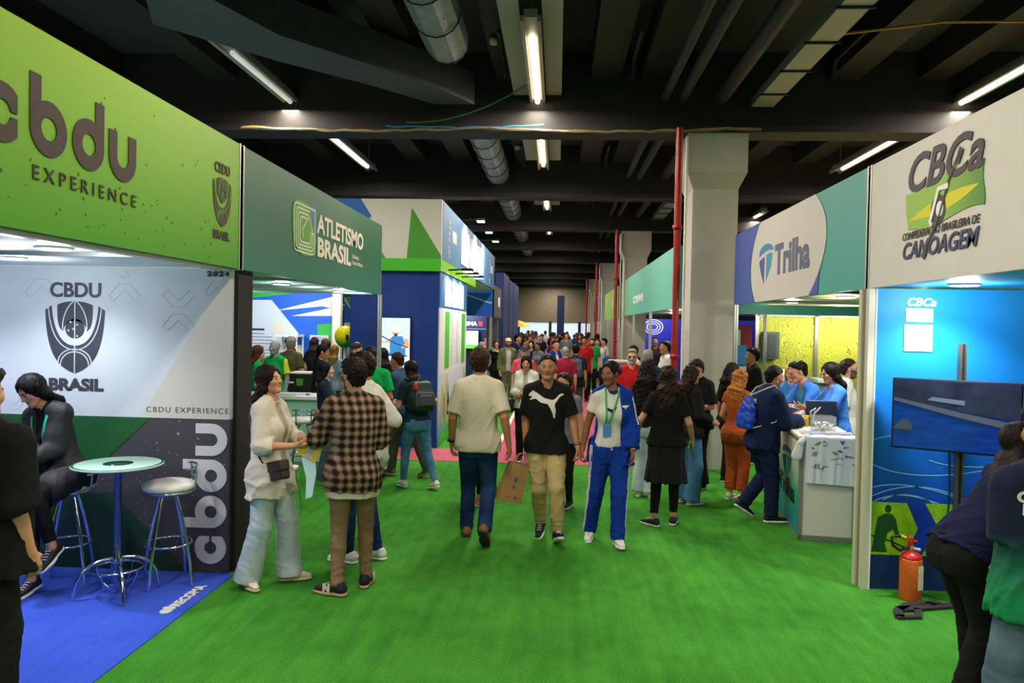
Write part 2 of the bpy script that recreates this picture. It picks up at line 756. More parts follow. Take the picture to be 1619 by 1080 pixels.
def face_mat(skin, hairc, beard):
    """skin with eyes, brows, lips (and beard) laid out in the head's own measure"""
    key = ('face', skin, hairc, beard)
    if key in MATS:
        return MATS[key]
    base = M_skin(skin)
    m = base.copy()
    m.name = 'skin_%s_%s' % (skin, hairc)
    nt = m.node_tree
    bs = nt.nodes['Principled BSDF']
    skin_out = bs.inputs['Base Color'].links[0].from_socket
    at = nt.nodes.new('ShaderNodeAttribute')
    at.attribute_name = 'face_co'
    sp = nt.nodes.new('ShaderNodeSeparateXYZ')
    nt.links.new(at.outputs['Vector'], sp.inputs[0])

    def mt(op, a, b=0.0, c=None):
        n = nt.nodes.new('ShaderNodeMath')
        n.operation = op
        for i, v in enumerate((a, b, c)):
            if v is None:
                continue
            if isinstance(v, (int, float)):
                n.inputs[i].default_value = v
            else:
                nt.links.new(v, n.inputs[i])
        return n.outputs[0]
    X, Y, Z = mt('ABSOLUTE', sp.outputs[0]), sp.outputs[1], sp.outputs[2]
    front = mt('GREATER_THAN', Y, 0.055)

    def sq(v):
        return mt('MULTIPLY', v, v)

    def ell(cx, cz, rx, rz):
        return mt('ADD', sq(mt('DIVIDE', mt('SUBTRACT', X, cx), rx)), sq(mt('DIVIDE', mt('SUBTRACT', Z, cz), rz)))

    def AND(*v):
        r = v[0]
        for k in v[1:]:
            r = mt('MULTIPLY', r, k)
        return r
    cur = [skin_out]

    def paint(mask, col):
        mx = nt.nodes.new('ShaderNodeMixRGB')
        nt.links.new(mask, mx.inputs[0])
        nt.links.new(cur[0], mx.inputs[1])
        mx.inputs[2].default_value = lin(col)
        cur[0] = mx.outputs[0]
    lips = {'fair': 'bf7468', 'light': 'a96556', 'tan': '8c5140', 'brown': '66382c', 'dark': '4e2a21'}[skin]
    if beard:
        nz = nt.nodes.new('ShaderNodeTexNoise')
        nz.inputs['Scale'].default_value = 60
        nt.links.new(at.outputs['Vector'], nz.inputs['Vector'])
        edge = mt('ADD', mt('MULTIPLY', mt('MAXIMUM', mt('SUBTRACT', X, 0.022), 0.0), 0.75), mt('MULTIPLY', mt('SUBTRACT', nz.outputs['Fac'], 0.5), 0.012))
        low = nt.nodes.new('ShaderNodeMapRange')
        nt.links.new(mt('SUBTRACT', mt('ADD', -0.037, edge), Z), low.inputs[0])
        low.inputs[1].default_value, low.inputs[2].default_value = -0.003, 0.006
        msk = AND(low.outputs[0], mt('GREATER_THAN', Z, -0.128), mt('GREATER_THAN', Y, 0.006), mt('LESS_THAN', X, 0.082), mt('LESS_THAN', Y, 0.14))
        paint(mt('MULTIPLY', msk, 0.86), HAIRC[hairc])
    paint(AND(mt('LESS_THAN', ell(0, -0.0585, 0.0215, 0.0085), 1.0), front), lips)
    paint(AND(mt('LESS_THAN', mt('ABSOLUTE', mt('ADD', Z, 0.0592)), 0.0011), mt('LESS_THAN', X, 0.021), front), '3a1a16')
    bz = mt('SUBTRACT', Z, mt('SUBTRACT', 0.0235, mt('MULTIPLY', sq(mt('SUBTRACT', X, 0.028)), 9.0)))
    paint(AND(mt('LESS_THAN', mt('ABSOLUTE', bz), 0.0036), mt('GREATER_THAN', X, 0.012), mt('LESS_THAN', X, 0.050), front), HAIRC[hairc])
    e = ell(0.031, 0.002, 0.0150, 0.0062)
    paint(AND(mt('LESS_THAN', e, 1.0), front), '231714')
    paint(AND(mt('LESS_THAN', ell(0.031, 0.0012, 0.0130, 0.0042), 1.0), front), '9c9188')
    paint(AND(mt('LESS_THAN', e, 1.0), mt('LESS_THAN', ell(0.031, 0.002, 0.0060, 0.0060), 1.0), front), '1a100b')
    nt.links.new(cur[0], bs.inputs['Base Color'])
    MATS[key] = m
    return m


WHO = []


class Fig:
    """one person: root Empty at the feet, local frame x = own right, y = forward, z = up"""

    def __init__(s, label, x, y, face, h=1.72, sex='m', skin='light', hair='dark', vox=0.012, lean=0, side=0, twist=0, head=(0, 0, 0), pelvis=(0, 0, 0),
                 fl=(0, 0, 0), fr=(0, 0, 0), fyaw=(0, 0), fpitch=(0, 0), hl=None, hr=None, pl=None, pr=None, curl=(0.35, 0.35), hdl=None, hdr=None,
                 nl=None, nr=None, fat=1.0, beard=False, z=0.0, group=None, name='person', seed=None, look=True, kpole=(0, 1, 0), kl=None, kr=None, wide=1.0):
        s.k = k = h / 1.75
        s.vox, s.sex, s.h = vox, sex, h
        s.seed = seed if seed is not None else int(abs(x * 731 + y * 977)) % 9973
        s.root = thing(name, label, 'person', (x, y, z), group, -rad(face))
        s.root['local_parts'] = 1
        WHO.append(s)
        s.name = name
        if not z and ((-3.4 < x < 1.2 and 10.95 < y < 12.15) or (-1 < x < 1.15 and 12 < y < 45) or (x < -2.5 and y < 5.8)):
            s.root.location.z = 0.006
        s.skin, s.hairc, s.beard = skin, hair, beard
        fem = sex == 'f'
        pz = 0.925 * k + pelvis[2]
        # keep the legs able to reach
        s.P = A(pelvis[0], pelvis[1], pz)
        s.Rp = rotz(0)
        s.Rc = rotz(-rad(twist)) @ rotx(-rad(lean)) @ roty(rad(side))
        ax = s.Rc[:, 2]
        s.N = s.P + ax * (0.545 * k)                      # neck base
        sw = (0.142 if fem else 0.163) * k * wide
        sz = 0.49 * k
        s.S = {'r': s.P + s.Rc @ A(sw, -0.005, sz), 'l': s.P + s.Rc @ A(-sw, -0.005, sz)}
        hw = 0.088 * k
        s.H = {'r': s.P + A(hw, 0, -0.005), 'l': s.P + A(-hw, 0, -0.005)}
        s.Rh = s.Rc @ rotx(rad(lean) * 0.55) @ rotz(-rad(head[0])) @ rotx(rad(head[1])) @ roty(rad(head[2]))
        s.Hd = s.N + s.Rc[:, 2] * 0.045 * k + s.Rh @ A(0, 0.025, 0.125) * k
        s.foot, s.knee, s.fyaw, s.fpitch = {}, {}, {'l': rad(fyaw[0]), 'r': rad(fyaw[1])}, {'l': rad(fpitch[0]), 'r': rad(fpitch[1])}
        for q, ft, sx, kp in (('l', fl, -1, kl), ('r', fr, 1, kr)):
            t = A(sx * 0.085 * k + ft[0], ft[1], 0.082 * k + ft[2])
            s.knee[q], s.foot[q] = ik(s.H[q], t, 0.43 * k, 0.415 * k, kp or kpole)
        s.wrist, s.elbow, s.hd, s.hn, s.curl = {}, {}, {}, {}, {'l': curl[0], 'r': curl[1]}
        for q, ht, po, hd, hn, sx in (('l', hl, pl, hdl, nl, -1), ('r', hr, pr, hdr, nr, 1)):
            ht = ht if ht is not None else (0.06, 0.03, -0.52)
            if len(ht) == 4:                               # a point in the figure's own frame
                t = A(ht[:3])
            else:
                t = s.S[q] + A(sx * ht[0], ht[1], ht[2]) * k
            po = po or (0.35, -1, -0.25)
            s.elbow[q], s.wrist[q] = ik(s.S[q], t, 0.285 * k, 0.25 * k, (sx * po[0], po[1], po[2]))
            d = nrm(s.wrist[q] - s.elbow[q])
            if hd is not None:
                d = nrm(A(hd))
            n = A(hn) if hn is not None else A(-sx, 0.15, 0)
            n = nrm(n - d * float(n @ d))
            s.hd[q], s.hn[q] = d, n
        # ---------------- torso sections
        w = fat
        if fem:
            hs = [-0.14, -0.05, 0.03, 0.10, 0.18, 0.28, 0.37, 0.45, 0.50, 0.53]
            a = [0.146, 0.168, 0.164, 0.142 * w, 0.120 * w, 0.128 * w, 0.137, 0.127, 0.098, 0.058]
            b = [0.090, 0.115, 0.110, 0.098 * w, 0.088 * w, 0.098, 0.103, 0.085, 0.065, 0.05]
            yo = [-0.01, -0.012, -0.005, 0.003, 0.004, 0.006, 0.004, -0.006, -0.012, -0.014]
        else:
            hs = [-0.14, -0.05, 0.03, 0.10, 0.18, 0.28, 0.37, 0.45, 0.50, 0.53]
            a = [0.140, 0.158, 0.154, 0.146 * w, 0.140 * w, 0.152 * (w * .5 + .5), 0.160, 0.146, 0.11, 0.062]
            b = [0.088, 0.112, 0.110, 0.106 * w, 0.102 * w, 0.112 * (w * .5 + .5), 0.116, 0.098, 0.072, 0.052]
            yo = [-0.01, -0.012, -0.006, 0.004 * w, 0.006 * w, 0.008, 0.004, -0.006, -0.014, -0.016]
        a = [v * wide for v in a]
        s.sec = tuple(A(t) * k for t in (hs, a, b, yo))
        # joined torso: lower sections keep the pelvis upright, upper ones follow the chest
        s.bodyf = None

    # ---- frames
    def torso(s, ease=0.0, h0=None, h1=None, flare=0.0, hem_extra=0.0, R=None):
        hs, a, b, y = (t.copy() for t in s.sec)
        a, b = a + ease, b + ease
        if h0 is not None:
            h0 *= s.k
            h1 = (h1 if h1 is not None else 9) * s.k
            lo = h0
            grid = [lo] + [t for t in hs if lo < t < h1] + ([h1] if h1 < hs[-1] else [])
            grid = np.array(grid, f4)
            a, b, y = (np.interp(grid, hs, t).astype(f4) for t in (a, b, y))
            hs = grid
            if flare:
                fl = np.clip((0.12 * s.k - hs) / (0.25 * s.k), 0, 1.5) * flare
                # below the hips cloth hangs straight from the widest section
                a = np.where(hs < 0.0, np.maximum(a, a.max() * 0.97), a) + fl
                b = np.where(hs < 0.0, np.maximum(b, b.max() * 0.97), b) + fl
        return Loft(s.P, s.Rc if R is None else R, hs, a, b, y)

    def hand_prims(s, F, q, simple=False):
        k = s.k * (0.92 if s.sex == 'f' else 1.0) * 1.03
        W, d, n = s.wrist[q], s.hd[q], s.hn[q]
        t = np.cross(d, n) if q == 'r' else np.cross(n, d)   # thumb side
        c = s.curl[q]
        P = lambda a, b, e: W + (d * a + t * b + n * e) * k
        for off, r0, r1 in ((0.024, 0.017, 0.0125), (0.008, 0.018, 0.0125), (-0.008, 0.018, 0.012), (-0.023, 0.016, 0.011)):
            F.u(Cone(P(0.0, off * 0.45, 0), P(0.085, off * 1.12, 0.002), [r0 * k, r1 * k]), 0.012 * k)
        for off, L, r in ((0.029, 0.072, 0.0088), (0.010, 0.080, 0.0092), (-0.010, 0.074, 0.0088), (-0.027, 0.058, 0.0078)):
            b = P(0.088, off, 0.002)
            th = 0.10 + c * 0.75
            spread = off * 2.2
            seg = (0.46, 0.31, 0.23)
            r_ = max(r * k, 0.62 * s.vox)
            for i, f_ in enumerate(seg):
                dr = nrm(d * math.cos(th) + n * math.sin(th) + t * spread * (1 - c))
                e = b + dr * L * f_ * k
                F.u(Cone(b, e, [r_, r_ * 0.93]), 0.004 * k if i else 0.008 * k)
                b = e
                r_ *= 0.93
                th += c * 1.25 if i == 0 else c * 0.8
        b = P(0.022, 0.020, 0.006)
        for i, (da, ta, na, L, r) in enumerate(((0.72, 0.62, 0.25, 0.046, 0.0135), (0.88, 0.30 - c * 0.5, 0.25 + c * 0.6, 0.034, 0.0105), (0.9, 0.05 - c * 0.6, 0.25 + c * 0.7, 0.027, 0.0092))):
            dr = nrm(d * da + t * ta + n * na)
            e = b + dr * L * k
            F.u(Cone(b, e, [r * k, r * 0.88 * k]), 0.010 * k if i == 0 else 0.004 * k)
            b = e

    def body(s):
        k = s.k
        F = Field()
        fem = s.sex == 'f'
        F.u(s.torso(), 0)
        # seat
        for q, sx in (('l', -1), ('r', 1)):
            F.u(Ell(s.P + A(sx * 0.075, -0.045, -0.04) * k, A(0.088, 0.085, 0.095) * k), 0.04)
            kn, ft, hp = s.knee[q], s.foot[q], s.H[q]
            F.u(Cone(hp, kn, [0.078 * k, 0.073 * k, 0.062 * k, 0.050 * k]), 0.03)
            F.u(Cone(kn, ft, [0.048 * k, 0.050 * k, 0.042 * k, 0.034 * k]), 0.02)
            R = s.foot_R(q)
            F.u(Cone(ft + R @ A(0, -0.03, -0.05) * k, ft + R @ A(0, 0.12, -0.055) * k, [0.028 * k, 0.024 * k]), 0.02)
            S, E, W = s.S[q], s.elbow[q], s.wrist[q]
            m = 0.88 if fem else 1.0
            F.u(Cone(S, E, [0.050 * k * m, 0.045 * k * m, 0.039 * k * m]), 0.04)
            F.u(Cone(E, W, [0.038 * k * m, 0.040 * k * m, 0.033 * k * m, 0.027 * k * m]), 0.015)
            F.u(Cone(s.N + A(0, 0, 0.015) * k, S - A(sx * 0.02, 0, 0.0), [0.045 * k, 0.045 * k]), 0.04)
            s.hand_prims(F, q)
        if fem:
            for sx in (-1, 1):
                F.u(Ell(s.P + s.Rc @ (A(sx * 0.068, 0.082, 0.325) * k), A(0.06, 0.052, 0.058) * k), 0.03)
        nr_ = (0.043 if fem else 0.054) * k
        F.u(Cone(s.N - s.Rc[:, 2] * 0.03 * k, s.Hd + s.Rh @ A(0, -0.022, -0.055) * k, [nr_ * 1.1, nr_ * 0.96]), 0.025)
        # head
        H = lambda x, y, z: s.Hd + s.Rh @ (A(x, y, z) * k)
        hk = k * (0.96 if fem else 1.0)
        H = lambda x, y, z: s.Hd + s.Rh @ (A(x, y, z) * hk)
        F.u(Ell(H(0, -0.016, 0.032), A(0.075, 0.095, 0.088) * hk, s.Rh), 0.02)
        F.u(Ell(H(0, 0.024, -0.022), A(0.056 if fem else 0.060, 0.067, 0.074) * hk, s.Rh), 0.025)
        F.u(Ell(H(0, 0.062, -0.094), A(0.020 if fem else 0.027, 0.024, 0.019) * hk, s.Rh), 0.025)
        for sx in (-1, 1):
            F.u(Cone(H(sx * (0.040 if fem else 0.050), 0.000, -0.058), H(sx * (0.010 if fem else 0.016), 0.058, -0.094), [0.016 * hk, 0.015 * hk]), 0.03)
            F.u(Ell(H(sx * 0.040, 0.058, -0.020), A(0.022, 0.020, 0.020) * hk, s.Rh), 0.025)
        if s.vox < 0.02:
            F.u(Cone(H(-0.034, 0.078, 0.020), H(0.034, 0.078, 0.020), 0.010 * hk), 0.012)
            for sx in (-1, 1):
                F.sub(Ell(H(sx * 0.031, 0.098, 0.002), A(0.017, 0.016, 0.010) * hk, s.Rh), 0.010)
                F.u(Ell(H(sx * 0.031, 0.074, 0.002), A(0.0135, 0.0125, 0.0115) * hk, s.Rh), 0.002)
        for sx in (-1, 1):
            F.u(Ell(H(sx * 0.077, -0.008, -0.006), A(0.010, 0.019, 0.031) * hk, s.Rh), 0.006)
        F.u(Cone(H(0, 0.086, 0.010), H(0, 0.104, -0.028), [0.008 * hk, 0.0125 * hk]), 0.010)
        if s.vox < 0.02:
            for sx in (-1, 1):
                F.u(Ell(H(sx * 0.012, 0.092, -0.030), A(0.008, 0.010, 0.007) * hk, s.Rh), 0.005)
            F.u(Ell(H(0, 0.083, -0.054), A(0.023, 0.010, 0.006) * hk, s.Rh), 0.006)
            F.u(Ell(H(0, 0.082, -0.064), A(0.020, 0.010, 0.007) * hk, s.Rh), 0.004)
            F.sub(Cone(H(-0.02, 0.094, -0.059), H(0.02, 0.094, -0.059), 0.0022 * hk), 0.003)

        o = sdf_obj('body', F, s.vox, [face_mat(s.skin, s.hairc, s.beard)], s.root)
        co = np.empty(len(o.data.vertices) * 3, f4)
        o.data.vertices.foreach_get('co', co)
        q = ((co.reshape(-1, 3) - s.Hd) @ s.Rh) / hk
        at = o.data.attributes.new('face_co', 'FLOAT_VECTOR', 'POINT')
        at.data.foreach_set('vector', q.astype(f4).ravel())
        return o

    def foot_R(s, q):
        return rotz(-s.fyaw[q] * (1 if q == 'r' else -1)) @ rotx(s.fpitch[q])

    # ---- clothing
    def top(s, name, m, ease=0.012, hem=-0.06, sleeve=0.55, neck=0.0, flare=0.014, open_=0.0, collar=0.0, loose=0.0, wr=0.004, cuff=False, mats=None, zone=None, vneck=0.0, fold=True, armhole=None, shift=0.0):
        """sleeve: 0..1 along upper arm, 1..2 along forearm"""
        k = s.k
        F = Field()
        F.u(s.torso(ease, hem, 0.545, flare), 0)
        fem = s.sex == 'f'
        if hem < -0.02:
            for q, sx in (('l', -1), ('r', 1)):
                F.u(Ell(s.P + A(sx * 0.075, -0.045, -0.04) * k, A(0.088, 0.085, 0.095) * k + ease + 0.010), 0.05)
                hp = s.H[q]
                th = hp + nrm(s.knee[q] - hp) * 0.25 * k
                F.u(Cone(hp, th, [0.101 * k + ease, 0.099 * k + ease]), 0.04)
        if fem:
            for sx in (-1, 1):
                F.u(Ell(s.P + s.Rc @ (A(sx * 0.066, 0.08, 0.325) * k), A(0.062, 0.052, 0.062) * k + ease * 0.7), 0.05)
        ax = s.Rc[:, 2]
        # hem and neckline
        if hem is not None:
            F.clip(Half(s.P + ax * hem * k, -ax))
        am = 0.9 if fem else 1.0
        sl_ = sleeve
        for q, sx in (('l', -1), ('r', 1)):
            S, E, W = s.S[q], s.elbow[q], s.wrist[q]
            e = ease + loose
            F.u(Cone(s.N + A(0, 0, 0.008) * k - s.Rc[:, 0] * (-sx) * 0.02 * k, S - s.Rc[:, 0] * sx * 0.02 * k, [0.045 * k + ease, 0.050 * k + ease]), 0.04)
            sleeve = sl_[q] if isinstance(sl_, dict) else sl_
            if sleeve > 0:
                G = Field()
                t = min(1.0, sleeve)
                end = S + (E - S) * t
                G.u(Cone(S, end, [0.050 * k * am + e * 0.6, 0.049 * k * am + e * 0.8, (0.049 if sleeve < 1 else 0.044) * k * am + e]), 0)
                c, d = end, nrm(E - S)
                if sleeve > 1:
                    c, d = E + (W - E) * (sleeve - 1), nrm(W - E)
                    G.u(Cone(E, c, [0.045 * k * am + e, 0.043 * k * am + e, 0.035 * k * am + e * 0.8]), 0.02)
                    if cuff:
                        G.u(Cone(c - d * 0.045 * k, c - d * 0.004, [0.042 * k * am + e, 0.042 * k * am + e]), 0.004)
                # the opening is cut square across the arm
                G.sub(Box(c + d * 0.1 * k, A(0.12, 0.12, 0.1) * k, basis(d), 0.001), 0)
                F.u(Sub(G), 0.03)
        if neck > -1:
            c = s.N + s.Rc @ A(0, 0.012, 0.022) * k
            F.sub(Cone(c - ax * 0.008 * k + s.Rc[:, 1] * 0.012 * k, c + ax * 0.2 * k, (0.060 + neck) * k), 0.004)
            if vneck:
                c2 = s.N + s.Rc @ A(0, 0.09, -vneck) * k
                F.sub(Cone(c2, s.N + s.Rc @ A(0.028, 0.08, 0.05) * k, [0.004, 0.03 * k]), 0.002)
                F.sub(Cone(c2, s.N + s.Rc @ A(-0.028, 0.08, 0.05) * k, [0.004, 0.03 * k]), 0.002)
        if open_:
            c = s.P + s.Rc @ A(shift * k, 0.16 * k, 0.18 * k)
            wv = open_
            F.sub(Box(c, A(wv * k, 0.13 * k, 0.60 * k), s.Rc, 0.002), 0.006)
        if collar:
            r = 0.062 * k
            for i in range(14):
                t0, t1 = (-70 + i * 320 / 14 - 0 + 0) , (-70 + (i + 1) * 320 / 14)
                a0, a1 = rad(t0 + 180 - 0), rad(t1 + 180)
                g = lambda a: s.N + s.Rc @ (A(r * math.sin(a), -0.012 * k / k + r * 0.95 * math.cos(a), (0.018 - 0.022 * -math.cos(a)) * k))
                # collar rises at the back of the neck and drops to the front
                b0 = s.N + s.Rc @ A(r * math.sin(rad(t0 + 20)), -0.004 - r * math.cos(rad(t0 + 20)) * 0.9, 0.012 * k + 0.018 * k * math.cos(rad(t0 + 20)))
                b1 = s.N + s.Rc @ A(r * math.sin(rad(t1 + 20)), -0.004 - r * math.cos(rad(t1 + 20)) * 0.9, 0.012 * k + 0.018 * k * math.cos(rad(t1 + 20)))
                F.u(Cone(b0, b1, collar * k), 0.006)
        if armhole:
            F.sub(Cone(s.S[armhole] - A(0, 0, 0.03), s.elbow[armhole], [0.075 * k, 0.066 * k]), 0.02)
            F.sub(Cone(s.elbow[armhole], s.wrist[armhole] + s.hd[armhole] * 0.12, [0.07 * k, 0.095 * k]), 0.02)
        w1 = waves(s.seed, wr * 1.5, 0.32, (1, 1, 0.6), True)
        w2 = waves(s.seed + 5, wr * 0.6, 0.13, (0.7, 0.4, 1), True)
        P0, R, kk = s.P, s.Rc, k

        def disp(P):
            q = (P - P0) @ R
            low = np.clip(1 - q[:, 2] / (0.28 * kk), 0, 1).astype(f4)
            return np.minimum(w1(P) * (0.35 + 0.65 * low) + w2(P) * 0.45, 0.35 * ease)
        if fold:
            F.disp = disp
        o = sdf_obj(name, F, s.vox, mats or [m], s.root, zone)
        return o

    def legs(s, name, m, style='straight', top_=0.02, drop=0.0, wr=0.003, mats=None, zone=None, crop=0.0, ease=0.0):
        k = s.k
        prof = {'slim': ([0.094, 0.088, 0.076, 0.062], [0.060, 0.060, 0.051, 0.045]),
                'straight': ([0.096, 0.092, 0.082, 0.070], [0.070, 0.068, 0.064, 0.062]),
                'wide': ([0.096, 0.096, 0.092, 0.088], [0.088, 0.092, 0.098, 0.108]),
                'jogger': ([0.097, 0.094, 0.082, 0.070], [0.069, 0.067, 0.058, 0.046]),
                'legging': ([0.090, 0.083, 0.071, 0.057], [0.055, 0.057, 0.048, 0.039])}[style]
        F = Field()
        F.u(s.torso(0.004 + ease, -0.14, top_, 0, R=s.Rc if abs(float(s.Rc[2, 2])) > 0.94 else s.Rm()), 0)
        for q, sx in (('l', -1), ('r', 1)):
            F.u(Ell(s.P + A(sx * 0.075, -0.045, -0.04) * k, A(0.088, 0.085, 0.095) * k + 0.005 + ease), 0.05)
            F.u(Cone(s.H[q], s.knee[q], [(r + ease) * k for r in prof[0]]), 0.03)
            d = nrm(s.foot[q] - s.knee[q])
            end = s.foot[q] + d * drop * k - d * crop * k
            F.u(Cone(s.knee[q], end, [(r + ease) * k for r in prof[1]]), 0.02)
        for q in ('l', 'r'):
            d = nrm(s.foot[q] - s.knee[q])
            end = s.foot[q] + d * drop * k - d * crop * k
            F.sub(Box(end + d * 0.06 * k, A(0.13, 0.13, 0.06) * k, basis(d), 0.001), 0)
        w1 = waves(s.seed + 11, wr, 0.22, (1, 1, 0.9), True)
        ks = [(s.knee[q], s.foot[q], nrm(s.foot[q] - s.knee[q])) for q in ('l', 'r')]
        hp = s.P

        def disp(P):
            r = w1(P)
            for kn, ft, d in ks:
                for c, sg, am in ((kn, 0.09, 0.0016), (ft - d * 0.05, 0.07, 0.0035 if style != 'wide' else 0.0015)):
                    v = P - c
                    t = v @ d
                    g = np.exp(-(v * v).sum(1) / (2 * (sg * 1.3) ** 2))
                    an = np.arctan2(v[:, 0], v[:, 1])
                    r = r + (am * g * np.sin(t * (2 * math.pi / 0.055) + 1.9 * np.sin(an + s.seed) + 500 * r)).astype(f4)
            return np.minimum(r, 0.003)
        F.disp = disp
        return sdf_obj(name, F, s.vox, mats or [m], s.root, zone)

    def Rm(s):
        # half-way between upright and the chest, for the seat of bent figures
        z = nrm(s.Rc[:, 2] + A(0, 0, 2.2))
        x = nrm(s.Rc[:, 0])
        y = nrm(np.cross(z, x))
        return np.stack([np.cross(y, z), y, z], 1).astype(f4)

    def skirt(s, name, m, z0=0.48, w0=0.22, top_=0.10):
        k = s.k
        F = Field()
        F.u(s.torso(0.012, -0.14, top_, 0.006), 0)
        for sx in (-1, 1):
            F.u(Ell(s.P + A(sx * 0.075, -0.045, -0.04) * k, A(0.088, 0.085, 0.095) * k + 0.012), 0.05)
        L = (s.P[2] / k - z0) * k
        F.u(Loft(s.P - A(0, 0, L), np.eye(3, dtype=f4), [0, L], [w0 * k, 0.175 * k], [w0 * 0.72 * k, 0.125 * k], [-0.01, -0.01]), 0.02)
        F.disp = waves(s.seed + 3, 0.006, 0.09, (1, 1, 0.15))
        return sdf_obj(name, F, s.vox, [m], s.root)

    def shoes(s, m, ms, high=0.0, sole=0.026, stripe=None, big=1.0):
        k = s.k * (0.93 if s.sex == 'f' else 1.0) * big
        for q in ('l', 'r'):
            ft = s.foot[q]
            R = s.foot_R(q)
            base = ft + R @ A(0, 0, -0.082 * s.k)
            G = lambda x, y, z: base + R @ (A(x, y, z) * k)
            F = Field()
            F.u(Cone(G(0, -0.045, 0.050), G(0, 0.060, 0.055), [0.036 * k, 0.038 * k]), 0)
            F.u(Cone(G(0, 0.04, 0.055), G(0.004 * (1 if q == 'r' else -1), 0.165, 0.036), [0.036 * k, 0.040 * k, 0.030 * k], (R[:, 2], 0.85)), 0.03)
            F.u(Cone(G(0, -0.035, 0.05), G(0, -0.028, 0.095 + high), [0.036 * k, 0.036 * k]), 0.025)
            F.u(Cone(G(0, 0.015, 0.085), G(0, 0.075, 0.066), [0.026 * k, 0.02 * k]), 0.02)
            F.clip(Half(G(0, 0, sole * 0.8), -R[:, 2]))
            F.clip(Half(G(0, -0.03, 0.1 + high), R @ A(0, 0.25, 1)))
            v = min(s.vox, 0.012)
            up = sdf_obj('shoe', F, v, [m], s.root)
            F2 = Field()
            F2.u(Cone(G(0, -0.045, sole * 0.5), G(0.003 * (1 if q == 'r' else -1), 0.075, sole * 0.5), [0.040 * k, 0.036 * k, 0.044 * k]), 0)
            F2.u(Cone(G(0, 0.07, sole * 0.5), G(0, 0.165, sole * 0.62), [0.045 * k, 0.045 * k, 0.034 * k]), 0.02)
            F2.clip(Half(G(0, 0, sole), R[:, 2]))
            F2.clip(Half(G(0, 0, 0), -R[:, 2]))
            so = sdf_obj('sole', F2, v, [ms], up)
            so.matrix_parent_inverse = Matrix.Identity(4)
            if s.vox < 0.010:
                # laces across the tongue
                mb = MB()
                lc = stripe or ms
                for i in range(4):
                    yy, zz = 0.045 + i * 0.022, 0.098 - i * 0.0085
                    mb.tube([G(-0.020, yy - 0.004, zz - 0.006), G(0, yy, zz), G(0.020, yy + 0.004, zz - 0.006)], 0.0028, lc, 5)
                l = mb.build('laces', up)
                l.matrix_parent_inverse = Matrix.Identity(4)

    def hair(s, style='short', m=None, length=0.35, vol=1.0, name='hair'):
        k = s.k * (0.96 if s.sex == 'f' else 1.0)
        H = lambda x, y, z: s.Hd + s.Rh @ (A(x, y, z) * k)
        D = lambda x, y, z: s.Rh @ nrm([x, y, z])
        m = m or M_hair(s.hairc)
        F = Field()
        up = s.N - s.Hd
        Rc = s.Rc
        seed = s.seed

        def drop(x, y0, ln, r0, r1, yb=-0.10):
            # a lock from the crown down past the neck onto the back or chest
            top = H(x * 0.7, -0.03 + y0 * 0.3, 0.05)
            mid = H(x, -0.055 + y0, -0.06)
            end = s.N + Rc @ (A(x * 1.25, yb, 0.02 - ln) * k)
            sh = s.N + Rc @ (A(x * 1.2, yb, 0.03) * k)
            F.u(Cone(top, mid, [r0 * k * 0.9, r0 * k]), 0.03)
            F.u(Cone(mid, sh, [r0 * k, r0 * k * 0.95]), 0.03)
            F.u(Cone(sh, end, [r0 * k * 0.95, r0 * k * 0.9, r1 * k]), 0.03)

        if style in ('short', 'buzz', 'quiff', 'fade', 'curlytop'):
            t = {'buzz': 0.004, 'short': 0.013, 'quiff': 0.014, 'fade': 0.008, 'curlytop': 0.02}[style] * vol
            F.u(Ell(H(0, -0.018, 0.034), (A(0.076, 0.096, 0.089) + t) * k, s.Rh), 0)
            F.u(Ell(H(0, -0.042, -0.030), (A(0.060, 0.056, 0.056) + t * 0.6) * k, s.Rh), 0.02)
            if style in ('quiff', 'curlytop', 'short'):
                F.u(Ell(H(0, 0.03, 0.088), (A(0.055, 0.055, 0.022) + t * 0.9) * k, s.Rh), 0.03)
            F.clip(Either(Half(H(0, 0.074, 0.090), D(0, 0.64, -0.77)), Half(H(0, -0.030, 0.0), D(0, 0.95, -0.30))))
            F.clip(Half(H(0, -0.08, -0.078), D(0, -0.25, -1)))
            for sx in (-1, 1):
                F.sub(Ell(H(sx * 0.08, -0.004, -0.012), A(0.03, 0.024, 0.034) * k, s.Rh), 0.004)
            F.disp = waves(seed, 0.006 * vol if style != 'buzz' else 0.001, 0.035)
        elif style in ('long', 'curly', 'wavy', 'ponytail', 'bun', 'braids', 'bob'):
            t = 0.014 * vol if style not in ('braids', 'bun', 'ponytail') else 0.009 * vol
            F.u(Ell(H(0, -0.018, 0.034), (A(0.078, 0.097, 0.090) + t) * k, s.Rh), 0)
            if style == 'curly':
                for x in (-0.055, 0, 0.055):
                    drop(x, -0.01, length, 0.055 * vol, 0.05 * vol)
                F.u(Ell(H(0, -0.045, -0.03), A(0.105, 0.085, 0.10) * vol * k, s.Rh), 0.03)
            elif style in ('long', 'wavy'):
                for x in (-0.062, -0.02, 0.02, 0.062):
                    drop(x, -0.004 if abs(x) < 0.05 else 0.018, length, 0.034 * vol, 0.022 * vol, -0.088 if abs(x) < 0.05 else -0.075)
            elif style == 'bob':
                for x in (-0.066, -0.03, 0, 0.03, 0.066):
                    F.u(Cone(H(x * 0.8, -0.03, 0.04), H(x * 1.1, -0.045 if abs(x) < .05 else -0.005, -0.10), [0.036 * vol * k, 0.034 * vol * k]), 0.03)
            elif style == 'ponytail':
                F.u(Ell(H(0, -0.12, 0.05), A(0.03, 0.03, 0.03) * k, s.Rh), 0.02)
                F.u(Cone(H(0, -0.13, 0.045), H(0, -0.16, -0.06), [0.026 * k, 0.034 * k]), 0.02)
